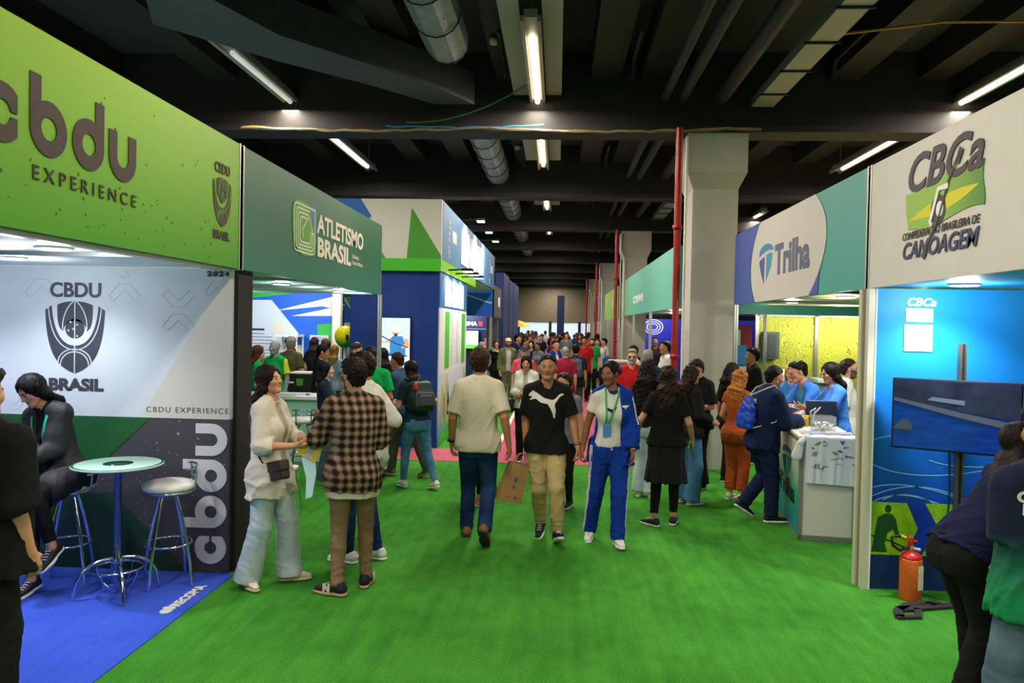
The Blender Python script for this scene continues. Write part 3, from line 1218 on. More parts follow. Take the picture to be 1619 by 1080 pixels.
                F.u(Cone(H(0, -0.16, -0.06), H(0, -0.14, -0.06 - length), [0.034 * k, 0.02 * k]), 0.02)
            elif style == 'bun':
                F.u(Ell(H(0, -0.125, 0.015), A(0.055, 0.045, 0.052) * k, s.Rh), 0.015)
            elif style == 'braids':
                for sx in (-1, 1):
                    F.u(Cone(H(sx * 0.05, -0.09, -0.03), H(sx * 0.075, -0.09, -0.15), 0.014 * k), 0.02)
                    F.u(Cone(H(sx * 0.075, -0.09, -0.15), s.N + Rc @ (A(sx * 0.07, -0.10, -length) * k), [0.014 * k, 0.010 * k]), 0.02)
            if style in ('bun', 'ponytail', 'braids'):
                F.clip(Half(H(0, 0.086, 0.052), D(0, 0.80, -0.60))) if style == 'x' else None
                F.sub(Ell(H(0, 0.115, -0.022), A(0.080, 0.097, 0.110) * k, s.Rh), 0.012)
                for sx in (-1, 1):
                    F.sub(Ell(H(sx * 0.085, 0.0, -0.030), A(0.03, 0.04, 0.05) * k, s.Rh), 0.01)
            else:
                F.sub(Ell(H(0, 0.118, -0.026), A(0.064, 0.096, 0.112) * k, s.Rh), 0.012)
                F.sub(Cone(H(0, 0.08, -0.06), H(0, 0.10, -0.20), [0.05 * k, 0.045 * k]), 0.012)
            amp = {'curly': 0.010, 'wavy': 0.008, 'long': 0.004, 'bob': 0.004}.get(style, 0.003)
            wl = {'curly': 0.036, 'wavy': 0.06}.get(style, 0.03)
            F.disp = waves(seed, amp, wl, (1, 1, 1) if style in ('curly', 'wavy') else (1, 1, 0.15))
            if style == 'braids':
                Hd, Rh = s.Hd, s.Rh
                F.disp = lambda P: (0.005 * np.sin(((P - Hd) @ Rh)[:, 0] * (2 * math.pi / 0.026) / k)).astype(f4)
        return sdf_obj(name, F, min(s.vox, 0.011), [m], s.root, relax=0 if style == 'curly' else 1)

    def cap(s, m, brim=True, flat=False, back=False):
        k = s.k
        H = lambda x, y, z: s.Hd + s.Rh @ (A(x, y, z) * k)
        F = Field()
        F.u(Ell(H(0, -0.014, 0.045), A(0.088, 0.110, 0.088 if not flat else 0.066) * k, s.Rh), 0)
        if flat:
            F.u(Ell(H(0, 0.045, 0.072), A(0.082, 0.075, 0.030) * k, s.Rh), 0.03)
        F.clip(Half(H(0, 0.0, 0.040), s.Rh @ A(0, -0.12, -1)))
        if brim:
            F.u(Cone(H(-0.03, 0.10, 0.046), H(0.03, 0.10, 0.046), 0.055 * k if not flat else 0.035 * k, (s.Rh[:, 2], 0.14)), 0.006)
        return sdf_obj('cap', F, min(s.vox, 0.010), [m], s.root)

    # ---- fittings projected on the clothing
    def glasses(s, m=None, dark=False):
        k = s.k * (0.96 if s.sex == 'f' else 1.0)
        H = lambda x, y, z: Vector(s.Hd + s.Rh @ (A(x, y, z) * k))
        m = m or mat('black_plastic', '0c0c0d', 0.3)
        mb = MB()
        for sx in (-1, 1):
            pts = [H(sx * 0.033 + 0.023 * math.cos(a), 0.098 - abs(math.cos(a)) * 0.004, 0.002 + 0.018 * math.sin(a)) for a in np.linspace(0, 2 * math.pi, 17)]
            mb.tube(pts, 0.0022 * k, m, 5, cap=False)
            mb.tube([H(sx * 0.056, 0.094, 0.008), H(sx * 0.076, 0.06, 0.008), H(sx * 0.084, -0.01, 0.012)], 0.0022 * k, m, 5)
            if dark:
                mb.add(pts[:-1], [list(range(16))], mat('dark_lens', '101114', 0.1))
        mb.tube([H(-0.010, 0.099, 0.006), H(0.010, 0.099, 0.006)], 0.002 * k, m, 5)
        return mb.build('glasses', s.root)

    def watch(s, q, m, face=None, w=0.022):
        d = nrm(s.wrist[q] - s.elbow[q])
        c = s.wrist[q] - d * 0.022 * s.k
        r = (0.031 if s.sex == 'm' else 0.0275) * s.k
        M = Matrix.Translation(Vector(c)) @ Matrix(np.asarray(basis(d)).tolist()).to_4x4()
        mb = MB()
        mb.lathe([(r, -w / 2), (r + 0.004, -w / 2), (r + 0.004, w / 2), (r, w / 2)], m, 20, M, cap=False)
        o = mb.build('wristwatch' if face else 'bracelet', s.root)
        if face:
            b2 = MB()
            n = -s.hn[q]
            n = nrm(n - d * float(n @ d))
            t = np.cross(d, n)
            M2 = Matrix.Translation(Vector(c + n * (r + 0.006))) @ Matrix(np.stack([d, t, n], 1).tolist()).to_4x4()
            b2.rbox(-0.019, 0.019, -0.017, 0.017, -0.005, 0.005, face, 0.004, M2)
            f = b2.build('watch_face', o)
            f.matrix_parent_inverse = Matrix.Identity(4)
        return o

    def bvh(s, objs):
        vs, fs = [], []
        for o in objs:
            k = len(vs)
            n = len(o.data.vertices)
            co = np.empty(n * 3, f4)
            o.data.vertices.foreach_get('co', co)
            vs += [Vector(c) for c in co.reshape(-1, 3).tolist()]
            fs += [[i + k for i in p.vertices] for p in o.data.polygons]
        return BVHTree.FromPolygons(vs, fs)

    def ribbon(s, objs, pts, wdt, m, name='lanyard', front=True, off=0.006, parent=None, ease=None):
        """strap laid on the clothing: pts in (x, z) of the figure's frame, projected along y"""
        T = s.bvh(objs)
        sg = 1 if front else -1
        full = []
        for i in range(len(pts) - 1):
            a, b = pts[i], pts[i + 1]
            n = max(2, int(math.hypot(b[0] - a[0], b[1] - a[1]) / 0.02))
            full += [(a[0] + (b[0] - a[0]) * j / n, a[1] + (b[1] - a[1]) * j / n) for j in range(n)]
        full.append(pts[-1])
        vs, fs = [], []
        for i, p in enumerate(full):
            a, b = full[max(i - 1, 0)], full[min(i + 1, len(full) - 1)]
            dx, dz = b[0] - a[0], b[1] - a[1]
            l = math.hypot(dx, dz) or 1
            nx, nz = -dz / l * wdt / 2, dx / l * wdt / 2
            for e in (1, -1):
                x, z = p[0] + nx * e, p[1] + nz * e
                if ease is not None:        # lies on the chest itself, under the arms
                    hh = (z - float(s.P[2])) / float(s.Rc[2, 2])
                    aa, bb, yy = (float(np.interp(hh, s.sec[0], t)) for t in s.sec[1:])
                    yl = yy + (bb + ease) * (max(0.0, 1 - (abs(x) / (aa + ease)) ** 2.3)) ** (1 / 2.3)
                    q = s.P + s.Rc @ A(x, yl, hh)
                    vs.append((float(q[0]), float(q[1]) + off, float(q[2])))
                    continue
                h = T.ray_cast(Vector((x, sg * 1.2, z)), Vector((0, -sg, 0)))
                y = h[0].y if h[0] is not None else (vs[-2][1] - sg * off if len(vs) > 1 else 0.1 * sg)
                vs.append((x, y + sg * off, z))
        n = len(full)
        vs += [(v[0], v[1] - sg * 0.003, v[2]) for v in vs]
        for i in range(n - 1):
            a, b, c, d = 2 * i, 2 * i + 1, 2 * i + 3, 2 * i + 2
            k = 2 * n
            fs += [(a, b, c, d), (k + d, k + c, k + b, k + a), (a, d, k + d, k + a), (b, k + b, k + c, c)]
        mb = MB()
        mb.add(vs, fs, m, True)
        o = mb.build(name, parent or s.root)
        if parent is not None:
            o.matrix_parent_inverse = Matrix.Identity(4)
        o['lowz'] = full[-1][1]
        return o

    def lanyard(s, objs, m, drop=0.30, badge=None, w=0.016, cx=0.0, bw=0.075, bh=0.11):
        """two straps from the neck meeting on the chest, and the badge that hangs from them"""
        k = s.k
        N = s.N
        zl = N[2] - drop * k
        x0 = N[0] + cx
        o = s.ribbon(objs, [(N[0] - 0.068 * k, N[2] + 0.03 * k), (N[0] - 0.062 * k, N[2] - 0.03 * k), (x0 - 0.012, zl)], w, m)
        o2 = s.ribbon(objs, [(N[0] + 0.068 * k, N[2] + 0.03 * k), (N[0] + 0.062 * k, N[2] - 0.03 * k), (x0 + 0.012, zl)], w, m)
        if badge:
            T = s.bvh(objs)
            y = 0
            for zz in (zl - 0.02, zl - bh / 2, zl - bh):
                for xx in (x0 - bw / 2, x0, x0 + bw / 2):
                    h = T.ray_cast(Vector((xx, 1.2, zz)), Vector((0, -1, 0)))
                    if h[0] is not None:
                        y = max(y, h[0].y)
            mb = MB()
            mb.box(x0 - bw / 2, x0 + bw / 2, y + 0.004, y + 0.008, zl - bh - 0.01, zl - 0.01, badge)
            b = mb.build('badge', o)
            b.matrix_parent_inverse = Matrix.Identity(4)
        return o

    def decal(s, me_obj, targets, M, name='emblem', off=0.003, front=True, cell=0.02):
        """move a flat mesh object (in u, v) onto the cloth: M puts (u, v) into the figure's (x, z) plane"""
        me = me_obj.data
        bm = bmesh.new()
        bm.from_mesh(me)
        bmesh.ops.triangulate(bm, faces=bm.faces[:])
        for _ in range(4):
            es = [e for e in bm.edges if e.calc_length() > cell]
            if not es:
                break
            bmesh.ops.subdivide_edges(bm, edges=es, cuts=1)
            bmesh.ops.triangulate(bm, faces=bm.faces[:])
        T = s.bvh(targets)
        sg = 1 if front else -1
        for v in bm.verts:
            x, z = M(v.co.x, v.co.y)
            h = T.ray_cast(Vector((x, sg * 1.2, z)), Vector((0, -sg, 0)))
            y = h[0].y if h[0] is not None else 0
            v.co = Vector((x, y + sg * (off + v.co.z * 0.5), z))
        bm.to_mesh(me)
        bm.free()
        me_obj.parent = s.root
        me_obj.matrix_parent_inverse = Matrix.Identity(4)
        me_obj.name = name
        return me_obj


def basis(d):
    z = nrm(d)
    a = A(0, 0, 1) if abs(float(z[2])) < 0.9 else A(0, 1, 0)
    x = nrm(np.cross(a, z))
    y = np.cross(z, x)
    return np.stack([x, y, z], 1).astype(f4)
# ------------------------------------------------------------------ the hall: floor, ceiling, beams, columns
def struct(name, mb, label=None):
    o = mb.build(name)
    o['kind'] = 'structure'
    if label:
        o['label'] = label
    return o


def turf_mat(name, c0, c1, lo, hi):
    m = bpy.data.materials.new(name)
    m.use_nodes = True
    nt = m.node_tree
    b = nt.nodes['Principled BSDF']
    b.inputs['Roughness'].default_value = 0.95
    b.inputs['Specular IOR Level'].default_value = 0.1
    tc = nt.nodes.new('ShaderNodeTexCoord')

    def noise(sc, det, stretch=(1, 1, 1)):
        mp = nt.nodes.new('ShaderNodeMapping')
        mp.inputs['Scale'].default_value = stretch
        n = nt.nodes.new('ShaderNodeTexNoise')
        n.inputs['Scale'].default_value = sc
        n.inputs['Detail'].default_value = det
        nt.links.new(tc.outputs['Object'], mp.inputs['Vector'])
        nt.links.new(mp.outputs['Vector'], n.inputs['Vector'])
        return n.outputs['Fac']
    big = noise(0.9, 3)
    fine = noise(90, 2)
    lines = noise(14, 2, (1, 0.05, 1))
    mid = noise(9, 4, (1, 0.5, 1))

    def mth(op, a, b_):
        n = nt.nodes.new('ShaderNodeMath')
        n.operation = op
        for i, v in enumerate((a, b_)):
            if isinstance(v, (int, float)):
                n.inputs[i].default_value = v
            else:
                nt.links.new(v, n.inputs[i])
        return n.outputs[0]
    s = mth('ADD', mth('MULTIPLY', big, 0.45), mth('ADD', mth('MULTIPLY', fine, 0.5), mth('ADD', mth('MULTIPLY', lines, 0.22), mth('MULTIPLY', mid, 0.3))))
    r = nt.nodes.new('ShaderNodeMapRange')
    r.inputs[1].default_value = lo
    r.inputs[2].default_value = hi
    nt.links.new(s, r.inputs[0])
    mx = nt.nodes.new('ShaderNodeMixRGB')
    mx.inputs[1].default_value, mx.inputs[2].default_value = lin(c0), lin(c1)
    nt.links.new(r.outputs[0], mx.inputs[0])
    nt.links.new(mx.outputs[0], b.inputs['Base Color'])
    bp = nt.nodes.new('ShaderNodeBump')
    bp.inputs['Strength'].default_value = 0.6
    bp.inputs['Distance'].default_value = 0.012
    nt.links.new(fine, bp.inputs['Height'])
    nt.links.new(bp.outputs[0], b.inputs['Normal'])
    return m


GREEN = turf_mat('green_carpet', '1b5e14', '58a83a', 0.5, 1.05)
BLUE_MAT = turf_mat('blue_carpet', '2c48b8', '4a68dc', 0.4, 1.1)
PINK = turf_mat('pink_carpet', 'a84a5c', 'cf7080', 0.4, 1.1)
mb = MB()
mb.box(-14, 14, -14, 62, -0.1, 0, GREEN)
struct('floor', mb)
WHITE = mat('white_panel', 'dad6d0', 0.5, var=0.03)
WHITE_L = mat('white_laminate', 'e6e4e0', 0.4)
ALU = mat('aluminium', 'b9b8b0', 0.35, 0.7)
ALU_D = mat('grey_aluminium', '8f9088', 0.45, 0.5)
CHROME = mat('chrome', 'd8dade', 0.12, 1.0)
BLACK = mat('black_paint', '14110f', 0.75, var=0.15)
CEIL = mat('ceiling_paint', '302f30', 0.9, var=0.2, vscale=2)
BEAM = mat('beam_paint', '191513', 0.7, var=0.25, vscale=3)
DUCT = mat('duct_metal', '7d8088', 0.45, 0.35, var=0.15)
DUCT_D = mat('dark_duct', '2b2a2a', 0.6, 0.2, var=0.2)
CONC = mat('column_paint', 'b3aea4', 0.8, var=0.05, vscale=1.5, bump=0.1, bscale=8)
RED = mat('red_pipe', '9a1712', 0.35, spec=0.5, var=0.1)

o = tag(MB().box(-9, -2.5, 0.2, 5.80, 0, 0.006, BLUE_MAT).build('floor_mat'), 'bright blue carpet under the bar table and stools', 'carpet')
txt = text('RECOMA', 0.10, mat('print_white', 'dcdad2', 0.7), frame((-2.585, 5.08, 0.007), (0, 1, 0), (-1, 0, 0)), o, bold=0.004, fit=0.42)
shape([circ(0, 0, 0.055, 0.04, a0=70, a1=290)], MATS[('print_white', 'dcdad2')], frame((-2.63, 5.0, 0.007), (0, 1, 0), (-1, 0, 0)), o, 'printed_mark')
shape([circ(0.03, 0.005, 0.028, 0.045)], MATS[('print_white', 'dcdad2')], frame((-2.63, 5.02, 0.007), (0, 1, 0), (-1, 0, 0)), o, 'printed_mark')

mb = MB()
mb.box(-3.35, 1.15, 11.0, 12.1, 0, 0.006, PINK)
mb.box(-0.95, 1.1, 12.1, 45, 0, 0.006, PINK)
track = tag(mb.build('track_carpet'), 'pink running-track carpet laid down the middle of the aisle', 'carpet')
LW = mat('line_white', 'dcd8d4', 0.8)
MB().box(-0.98, -0.91, 12.1, 45, 0.006, 0.009, LW).build('lane_line', track)
MB().box(1.04, 1.11, 12.1, 45, 0.006, 0.009, LW).build('lane_line', track)
MB().box(-0.05, 0.55, -0.025, 0.025, 0.006, 0.009, LW, Matrix.Translation((0.1, 11.35, 0)) @ Matrix.Rotation(0.45, 4, 'Z')).build('lane_line', track)

# ceiling slab with joists running down the hall
mb = MB()
mb.box(-14, 14, -14, 62, 5.9, 6.1, CEIL)
for x in (-8.6, -6.9, -5.15, -3.3, -2.3, -0.95, 0.4, 1.1, 3.7, 4.9, 6.4, 8.0):
    mb.box(x, x + 0.42, -14, 62, 5.52, 5.9, BEAM)
struct('ceiling', mb)
mb = MB()
for k in range(-4, 9):
    y = 10.9 + 5.5 * k
    mb.box(-14, 14, y, y + 0.36, 4.86, 5.9, BEAM)
    mb.box(-14, 14, y - 0.07, y + 0.43, 4.77, 4.86, BEAM)
struct('trim_beams', mb)
mb = MB()
mb.box(-14, 14, 60, 60.3, 2.3, 6, mat('brown_wall', '8a7c6a', 0.8, var=0.1))
mb.box(-14, 14, 60, 60.2, 0, 0.25, BLACK)
for x in (-14, -9.5, -6.3, -3.2, -0.7, 1.6, 4.8, 8, 11, 13.8):
    mb.box(x, x + 0.22, 59.9, 60.2, 0, 2.4, mat('navy_frame', '1c2440', 0.5))
struct('wall_back', mb)
mb = MB()
mb.box(-14, 14, 60.1, 60.15, 0.25, 2.3, mat('bright_window', 'b9c6d6', 0.3, emit=0.8))
struct('window_1', mb)
mb = MB()
mb.box(-14.2, -14, -14, 62, 0, 6, BLACK)
struct('wall_left', mb)
mb = MB()
mb.box(14, 14.2, -14, 62, 0, 6, BLACK)
struct('wall_right', mb)
mb = MB()
mb.box(-14, 14, -14.2, -14, 0, 6, BLACK)
struct('wall_front', mb)

# columns with the flared heads, and the red sprinkler risers beside them
for i, y in enumerate((10.98, 21.98, 32.98, 43.98)):
    mb = MB()
    x0, x1 = 1.88, 2.52
    mb.box(x0, x1, y, y + 0.7, 0, 4.0, CONC)
    e = 0.10
    v = [(x0, y, 4.0), (x1, y, 4.0), (x1, y + .7, 4.0), (x0, y + .7, 4.0), (x0 - e, y - e, 4.22), (x1 + e, y - e, 4.22), (x1 + e, y + .7 + e, 4.22), (x0 - e, y + .7 + e, 4.22)]
    mb.add(v, [(0, 1, 5, 4), (1, 2, 6, 5), (2, 3, 7, 6), (3, 0, 4, 7)], CONC)
    mb.box(x0 - e, x1 + e, y - e, y + .7 + e, 4.22, 4.77, CONC)
    struct('column', mb)
    ordn = ('first', 'second', 'third', 'fourth')[i]
    t = thing('sprinkler_riser', 'red riser pipe standing beside the %s concrete column along the aisle' % ordn, 'pipe', (1.62, y - 0.38, 0), 'red riser pipes')
    yy = y - 0.38
    MB().tube([(1.62, yy, 0), (1.62, yy, 4.76)], 0.048, RED, 14).build('pipe', t)
    for z in (0.03, 1.15, 1.62, 3.4):
        MB().lathe([(0.05, z - 0.03), (0.066, z - 0.03), (0.066, z + 0.03), (0.05, z + 0.03)], RED, 14, Matrix.Translation((1.62, yy, 0))).build('coupling', t)
    MB().tube([(1.62, yy, 1.35), (1.62, yy - 0.10, 1.35)], 0.035, RED, 10).build('outlet', t)
    m3 = MB()
    m3.tube([(1.76, y - 0.14, 0), (1.76, y - 0.14, 4.7)], 0.018, WHITE, 8)
    tag(m3.build('conduit'), 'slim pale conduit pipe running up beside the %s concrete column' % ordn, 'conduit', 'column conduits')

# ceiling lights: a channel hung along each bay with a run of tubes
TUBE = mat('lit_tube', 'ffeecb', 0.4, emit=9.0)
TUBE_OFF = mat('unlit_tube', 'd8dcd8', 0.3, emit=0.35)
CH = mat('light_channel', '8a857c', 0.5, 0.2)
rows = {-0.35: 'middle', -3.95: 'left-hand', 5.5: 'right-hand'}
cnt = {}
for (x, y) in TUBES:  # unseen fill tubes behind the camera get the same fixture and label
    cnt[x] = cnt.get(x, 0) + 1
    n = cnt[x]
    ordn = ('first', 'second', 'third', 'fourth', 'fifth', 'sixth', 'seventh', 'eighth', 'ninth', 'tenth', 'eleventh', 'twelfth', 'thirteenth', 'fourteenth')[n - 1]
    t = thing('ceiling_light', '%s fluorescent ceiling light of the row %s' % (ordn, {'middle': 'above the aisle', 'left-hand': 'above the green sports booths', 'right-hand': 'above the white canoeing booth'}[rows[x]]), 'ceiling light', (x, y, LIGHT_Z), 'fluorescent ceiling lights')
    mb = MB()
    mb.box(x - 0.07, x + 0.07, y - 0.5, y + 2.8, LIGHT_Z + 0.03, LIGHT_Z + 0.12, CH)
    mb.box(x - 0.11, x - 0.07, y - 0.5, y + 2.8, LIGHT_Z - 0.01, LIGHT_Z + 0.05, CH)
    mb.box(x + 0.07, x + 0.11, y - 0.5, y + 2.8, LIGHT_Z - 0.01, LIGHT_Z + 0.05, CH)
    for yy in (y - 0.2, y + 2.5):
        mb.tube([(x, yy, LIGHT_Z + 0.1), (x, yy, 5.9)], 0.008, CH, 6)
    mb.build('housing', t)
    off = (x == -3.95 and y == 8.9)
    for j in (0, 1):
        MB().tube([(x, y + 0.02 + 1.2 * j, LIGHT_Z), (x, y + 1.18 + 1.2 * j, LIGHT_Z)], 0.034, TUBE_OFF if off else TUBE, 10).build('tube', t)
    if x == -0.35:
        tr = MB()
        PERF = mat('perforated_tray', '9a948c', 0.6, 0.2, bump=0.5, bscale=120)
        tr.box(x - 0.34, x - 0.12, y - 1.8, y + 2.4, LIGHT_Z + 0.10, LIGHT_Z + 0.13, PERF)
        tr.box(x + 0.12, x + 0.34, y - 1.8, y + 2.4, LIGHT_Z + 0.10, LIGHT_Z + 0.13, PERF)
        tr.build('perforated_tray', t)

# ducts, pipes and trays under the slab, bay by bay
bays = [(5.9, 10.7, 'first'), (11.4, 16.2, 'second'), (16.9, 21.7, 'third'), (22.4, 27.2, 'fourth'), (27.9, 32.7, 'fifth')]
for i, (y0, y1, nm) in enumerate(bays):
    where = 'in the %s bay of ceiling beams' % nm
    ya, yb = (y0, y1) if i else (4.0, 8.75)
    t = thing('ventilation_duct', 'grey eight-sided metal duct ' + where, 'duct', (-1.3, ya, 5.0), 'eight-sided ducts')
    M = Matrix.Translation((-1.33, 0, 5.24)) @ Matrix.Rotation(rad(-90), 4, 'X') @ Matrix.Rotation(rad(22.5), 4, 'Z')
    mb = MB()
    mb.lathe([(0.25, ya), (0.25, yb)], DUCT, 8, M, False)
    mb.build('duct_body', t)
    m2 = MB()
    k = ya + 0.4
    while k < yb - 0.1:
        for a in (-1, 1):
            MB().lathe([(0.0, -0.006), (0.035, -0.006), (0.035, 0.004), (0, 0.004)], CH, 10, Matrix.Translation((-1.33 + a * 0.12, k, 5.03 + 0.015)) @ Matrix.Rotation(a * rad(-22), 4, 'Y')).build('rivet', t)
        MB().tube([(-1.33 + 0.255 * math.cos(th), k + 0.3, 5.24 + 0.255 * math.sin(th)) for th in np.linspace(math.pi, 2 * math.pi, 9)], 0.008, BLACK, 5).build('strap', t)
        k += 0.8
    t = thing('pipe_run', 'dark round pipes hung under the slab ' + where, 'pipe', (1.5, y0, 5.1), 'ceiling pipes')
    for x, z, r in ((1.42, 5.2, 0.055), (1.66, 5.2, 0.07), (2.2, 5.22, 0.10)):
        MB().tube([(x, y0 - (3 if i == 0 else 0), z), (x, y1, z)], r, DUCT_D, 12).build('pipe', t)
    t = thing('cable_tray', 'flat grey cable tray ' + where, 'cable tray', (2.75, y0, 5.0), 'cable trays')
    mb = MB()
    ys = y0 - (3 if i == 0 else 0)
    mb.box(2.6, 2.9, ys, y1, 5.08, 5.1, mat('tray_metal', '8a8680', 0.5, 0.4))
    mb.box(2.6, 2.62, ys, y1, 5.1, 5.2, MATS[('tray_metal', '8a8680')])
    mb.box(2.88, 2.9, ys, y1, 5.1, 5.2, MATS[('tray_metal', '8a8680')])
    k = ys
    while k < y1 - .1:
        mb.box(2.56, 2.94, k, k + 0.03, 5.06, 5.08, BLACK)
        k += 0.9
    mb.build('tray', t)
    for x, side in ((-0.75, 'left of the aisle lights'), (0.9, 'right of the aisle lights'), (3.4, 'over the right booths')):
        mb = MB()
        mb.tube([(x, y1 - 1.9, 5.4), (x, y1 - 0.9, 5.4), (x, y1 - 0.85, 5.2)], 0.024, BLACK, 8)
        tag(mb.build('sprinkler_branch'), 'black sprinkler branch %s %s' % (side, where.replace('of ceiling beams', 'of beams')), 'sprinkler', 'sprinkler branches')
    for x, yy in ((-0.85, y0 + 3.4),):
        m2 = MB()
        m2.lathe([(0.0, -0.05), (0.045, -0.04), (0.055, 0.0), (0.055, 0.03)], mat('detector_white', 'bdb8a8', 0.5), 16, Matrix.Translation((x, yy, 5.47)))
        tag(m2.build('smoke_detector'), 'small round cream smoke detector ' + where, 'smoke detector', 'smoke detectors')
# sprinkler main over the green booths
t = thing('sprinkler_main', 'black sprinkler main with red couplings above the lime green fascia', 'pipe', (-4.1, 4, 5.3))
MB().tube([(-6.3, 3.0, 5.4), (-6.3, 10.7, 5.4)], 0.06, BLACK, 12).build('pipe', t)
for yy in (8.4, 8.75, 9.5, 10.55):
    MB().tube([(-6.3, yy, 5.4), (-6.3, yy + 0.12, 5.4)], 0.08, mat('coupling_red', 'a8261c', 0.4), 12).build('coupling', t)
# the long dark duct that crosses the first bay
t = thing('air_duct', 'long dark rectangular duct crossing the ceiling in front of the first beam', 'duct', (-2.2, 8.5, 5.0))
mb = MB()
mb.prism([(-3.6, 6.2), (-3.0, 7.9), (-2.30, 8.75), (-1.55, 9.75), (-1.2, 10.4), (-1.75, 10.4), (-2.5, 9.5), (-3.3, 8.7), (-4.2, 7.6)], 0.42, mat('slate_duct', '34373e', 0.55, 0.3, var=0.15), Matrix.Translation((0, 0, 5.02)))
mb.build('duct_body', t)
# loose cables along the first beam
t = thing('cable_bundle', 'loose cables slung along the lower edge of the first ceiling beam', 'cable', (0, 10.8, 4.75))
rng = random.Random(4)
for cname, col, z0, seed in (('cable', 'a8863c', 4.80, 1), ('cable', '1f5a2a', 4.88, 2), ('cable', '2f6f9a', 4.84, 3), ('cable', '6a6458', 4.78, 4)):
    r2 = random.Random(seed)
    pts = []
    for j in range(50):
        x = -4.6 + j * 0.15
        pts.append((x, 10.78 - 0.02 * seed, z0 - 0.05 * abs(math.sin(x * 0.9 + seed)) + r2.uniform(-0.012, 0.012)))
    if seed == 2:
        pts = [(-2.2 + 0.06 * j, 10.72 - 0.01 * j, 4.86 + 0.0016 * j ** 2 * 0.45 - 0.01 * j * 0.5) for j in range(30)]
    if seed == 3:
        pts = pts[14:30]
    MB().tube(pts, 0.011 if seed != 1 else 0.016, mat('cable_%d' % seed, col, 0.4), 6).build(cname, t)
t = MB()
t.tube([(2.9, 8.2, 5.12), (4.0, 8.35, 5.30), (5.3, 8.5, 5.36)], 0.014, mat('orange_cable', 'b07028', 0.5), 6)
tag(t.build('cable'), 'orange cable strung from the cable tray towards the lights over the white booth', 'cable')
t = thing('fire_detector', 'red fire alarm unit on the ceiling over the white canoeing fascia', 'fire alarm', (5.2, 8.5, 5.4))
MB().rbox(5.12, 5.30, 8.45, 8.6, 5.36, 5.46, RED, 0.03).build('housing', t)
MB().tube([(5.2, 8.5, 5.45), (5.2, 8.5, 5.9)], 0.02, BLACK, 8).build('bracket', t)

# ------------------------------------------------------------------ booths: helpers
def spots_downlight(label, x, y, z, group='round booth downlights', power=0, **kw):
    t = thing('downlight', label, 'downlight', (x, y, z), group)
    mb = MB()
    mb.lathe([(0.10, 0.0), (0.105, -0.012), (0.085, -0.018), (0.085, -0.006)], WHITE_L, 28, Matrix.Translation((x, y, z)))
    mb.build('rim', t)
    m2 = MB()
    m2.lathe([(0.083, -0.012), (0.083, -0.016)], mat('downlight_glow', 'eef4ff', 0.4, emit=10.0), 28, Matrix.Translation((x, y, z)))
    m2.build('lens', t)
    if power:
        glow(x, y, z - 0.10, max(5.0, power * 0.16), kw.get('col', (0.9, 0.95, 1.0)))
        spot_light(x, y, z - 0.03, x + kw.get('dx', 0), y + kw.get('dy', 0), 0, power, kw.get('ang', 120), 0.7, kw.get('col', (0.9, 0.95, 1.0)), 0.06)
    return t


def fascia(label, side, x, y0, y1, z0, z1, m, edge=True):
    t = thing('fascia_sign', label, 'booth sign', (x, (y0 + y1) / 2, z0))
    d = -0.05 if side == 'L' else 0.05
    MB().box(min(x, x + d), max(x, x + d), y0, y1, z0, z1, m).build('panel', t)
    if edge:
        e = 0.004 if side == 'L' else -0.004
        for y in (y0, y1 - 0.018):
            MB().box(min(x + d, x + e), max(x + d, x + e), y, y + 0.018, z0 - 0.005, z1 + 0.005, ALU).build('edge_profile', t)
    return t


def post(label, x, y, h=2.4, w=0.05, m=None):
    t = thing('booth_post', label, 'post', (x, y, 0), 'aluminium booth posts')
    m = m or ALU
    mb = MB()
    mb.box(x - w / 2, x + w / 2, y - w / 2, y + w / 2, 0, h, m)
    for a in (-1, 1):
        mb.box(x + a * w * 0.5, x + a * w * 0.62, y - w * 0.12, y + w * 0.12, 0, h, ALU_D)
        mb.box(x - w * 0.12, x + w * 0.12, y + a * w * 0.5, y + a * w * 0.62, 0, h, ALU_D)
    mb.build('extrusion', t)
    return t


def ramp(name, c0, c1, axis=2, lo=0.0, hi=1.0, rough=0.5, c2=None):
    """a printed colour gradient along one object axis"""
    m = bpy.data.materials.new(name)
    m.use_nodes = True
    nt = m.node_tree
    b = nt.nodes['Principled BSDF']
    b.inputs['Roughness'].default_value = rough
    b.inputs['Specular IOR Level'].default_value = 0.3
    tc = nt.nodes.new('ShaderNodeTexCoord')
    sp = nt.nodes.new('ShaderNodeSeparateXYZ')
    nt.links.new(tc.outputs['Object'], sp.inputs[0])
    r = nt.nodes.new('ShaderNodeMapRange')
    r.inputs[1].default_value, r.inputs[2].default_value = lo, hi
    nt.links.new(sp.outputs[axis], r.inputs[0])
    cr = nt.nodes.new('ShaderNodeValToRGB')
    cr.color_ramp.elements[0].color, cr.color_ramp.elements[1].color = lin(c0), lin(c1)
    if c2:
        e = cr.color_ramp.elements.new(0.5)
        e.color = lin(c2)
    nt.links.new(r.outputs[0], cr.inputs[0])
    nt.links.new(cr.outputs[0], b.inputs['Base Color'])
    return m


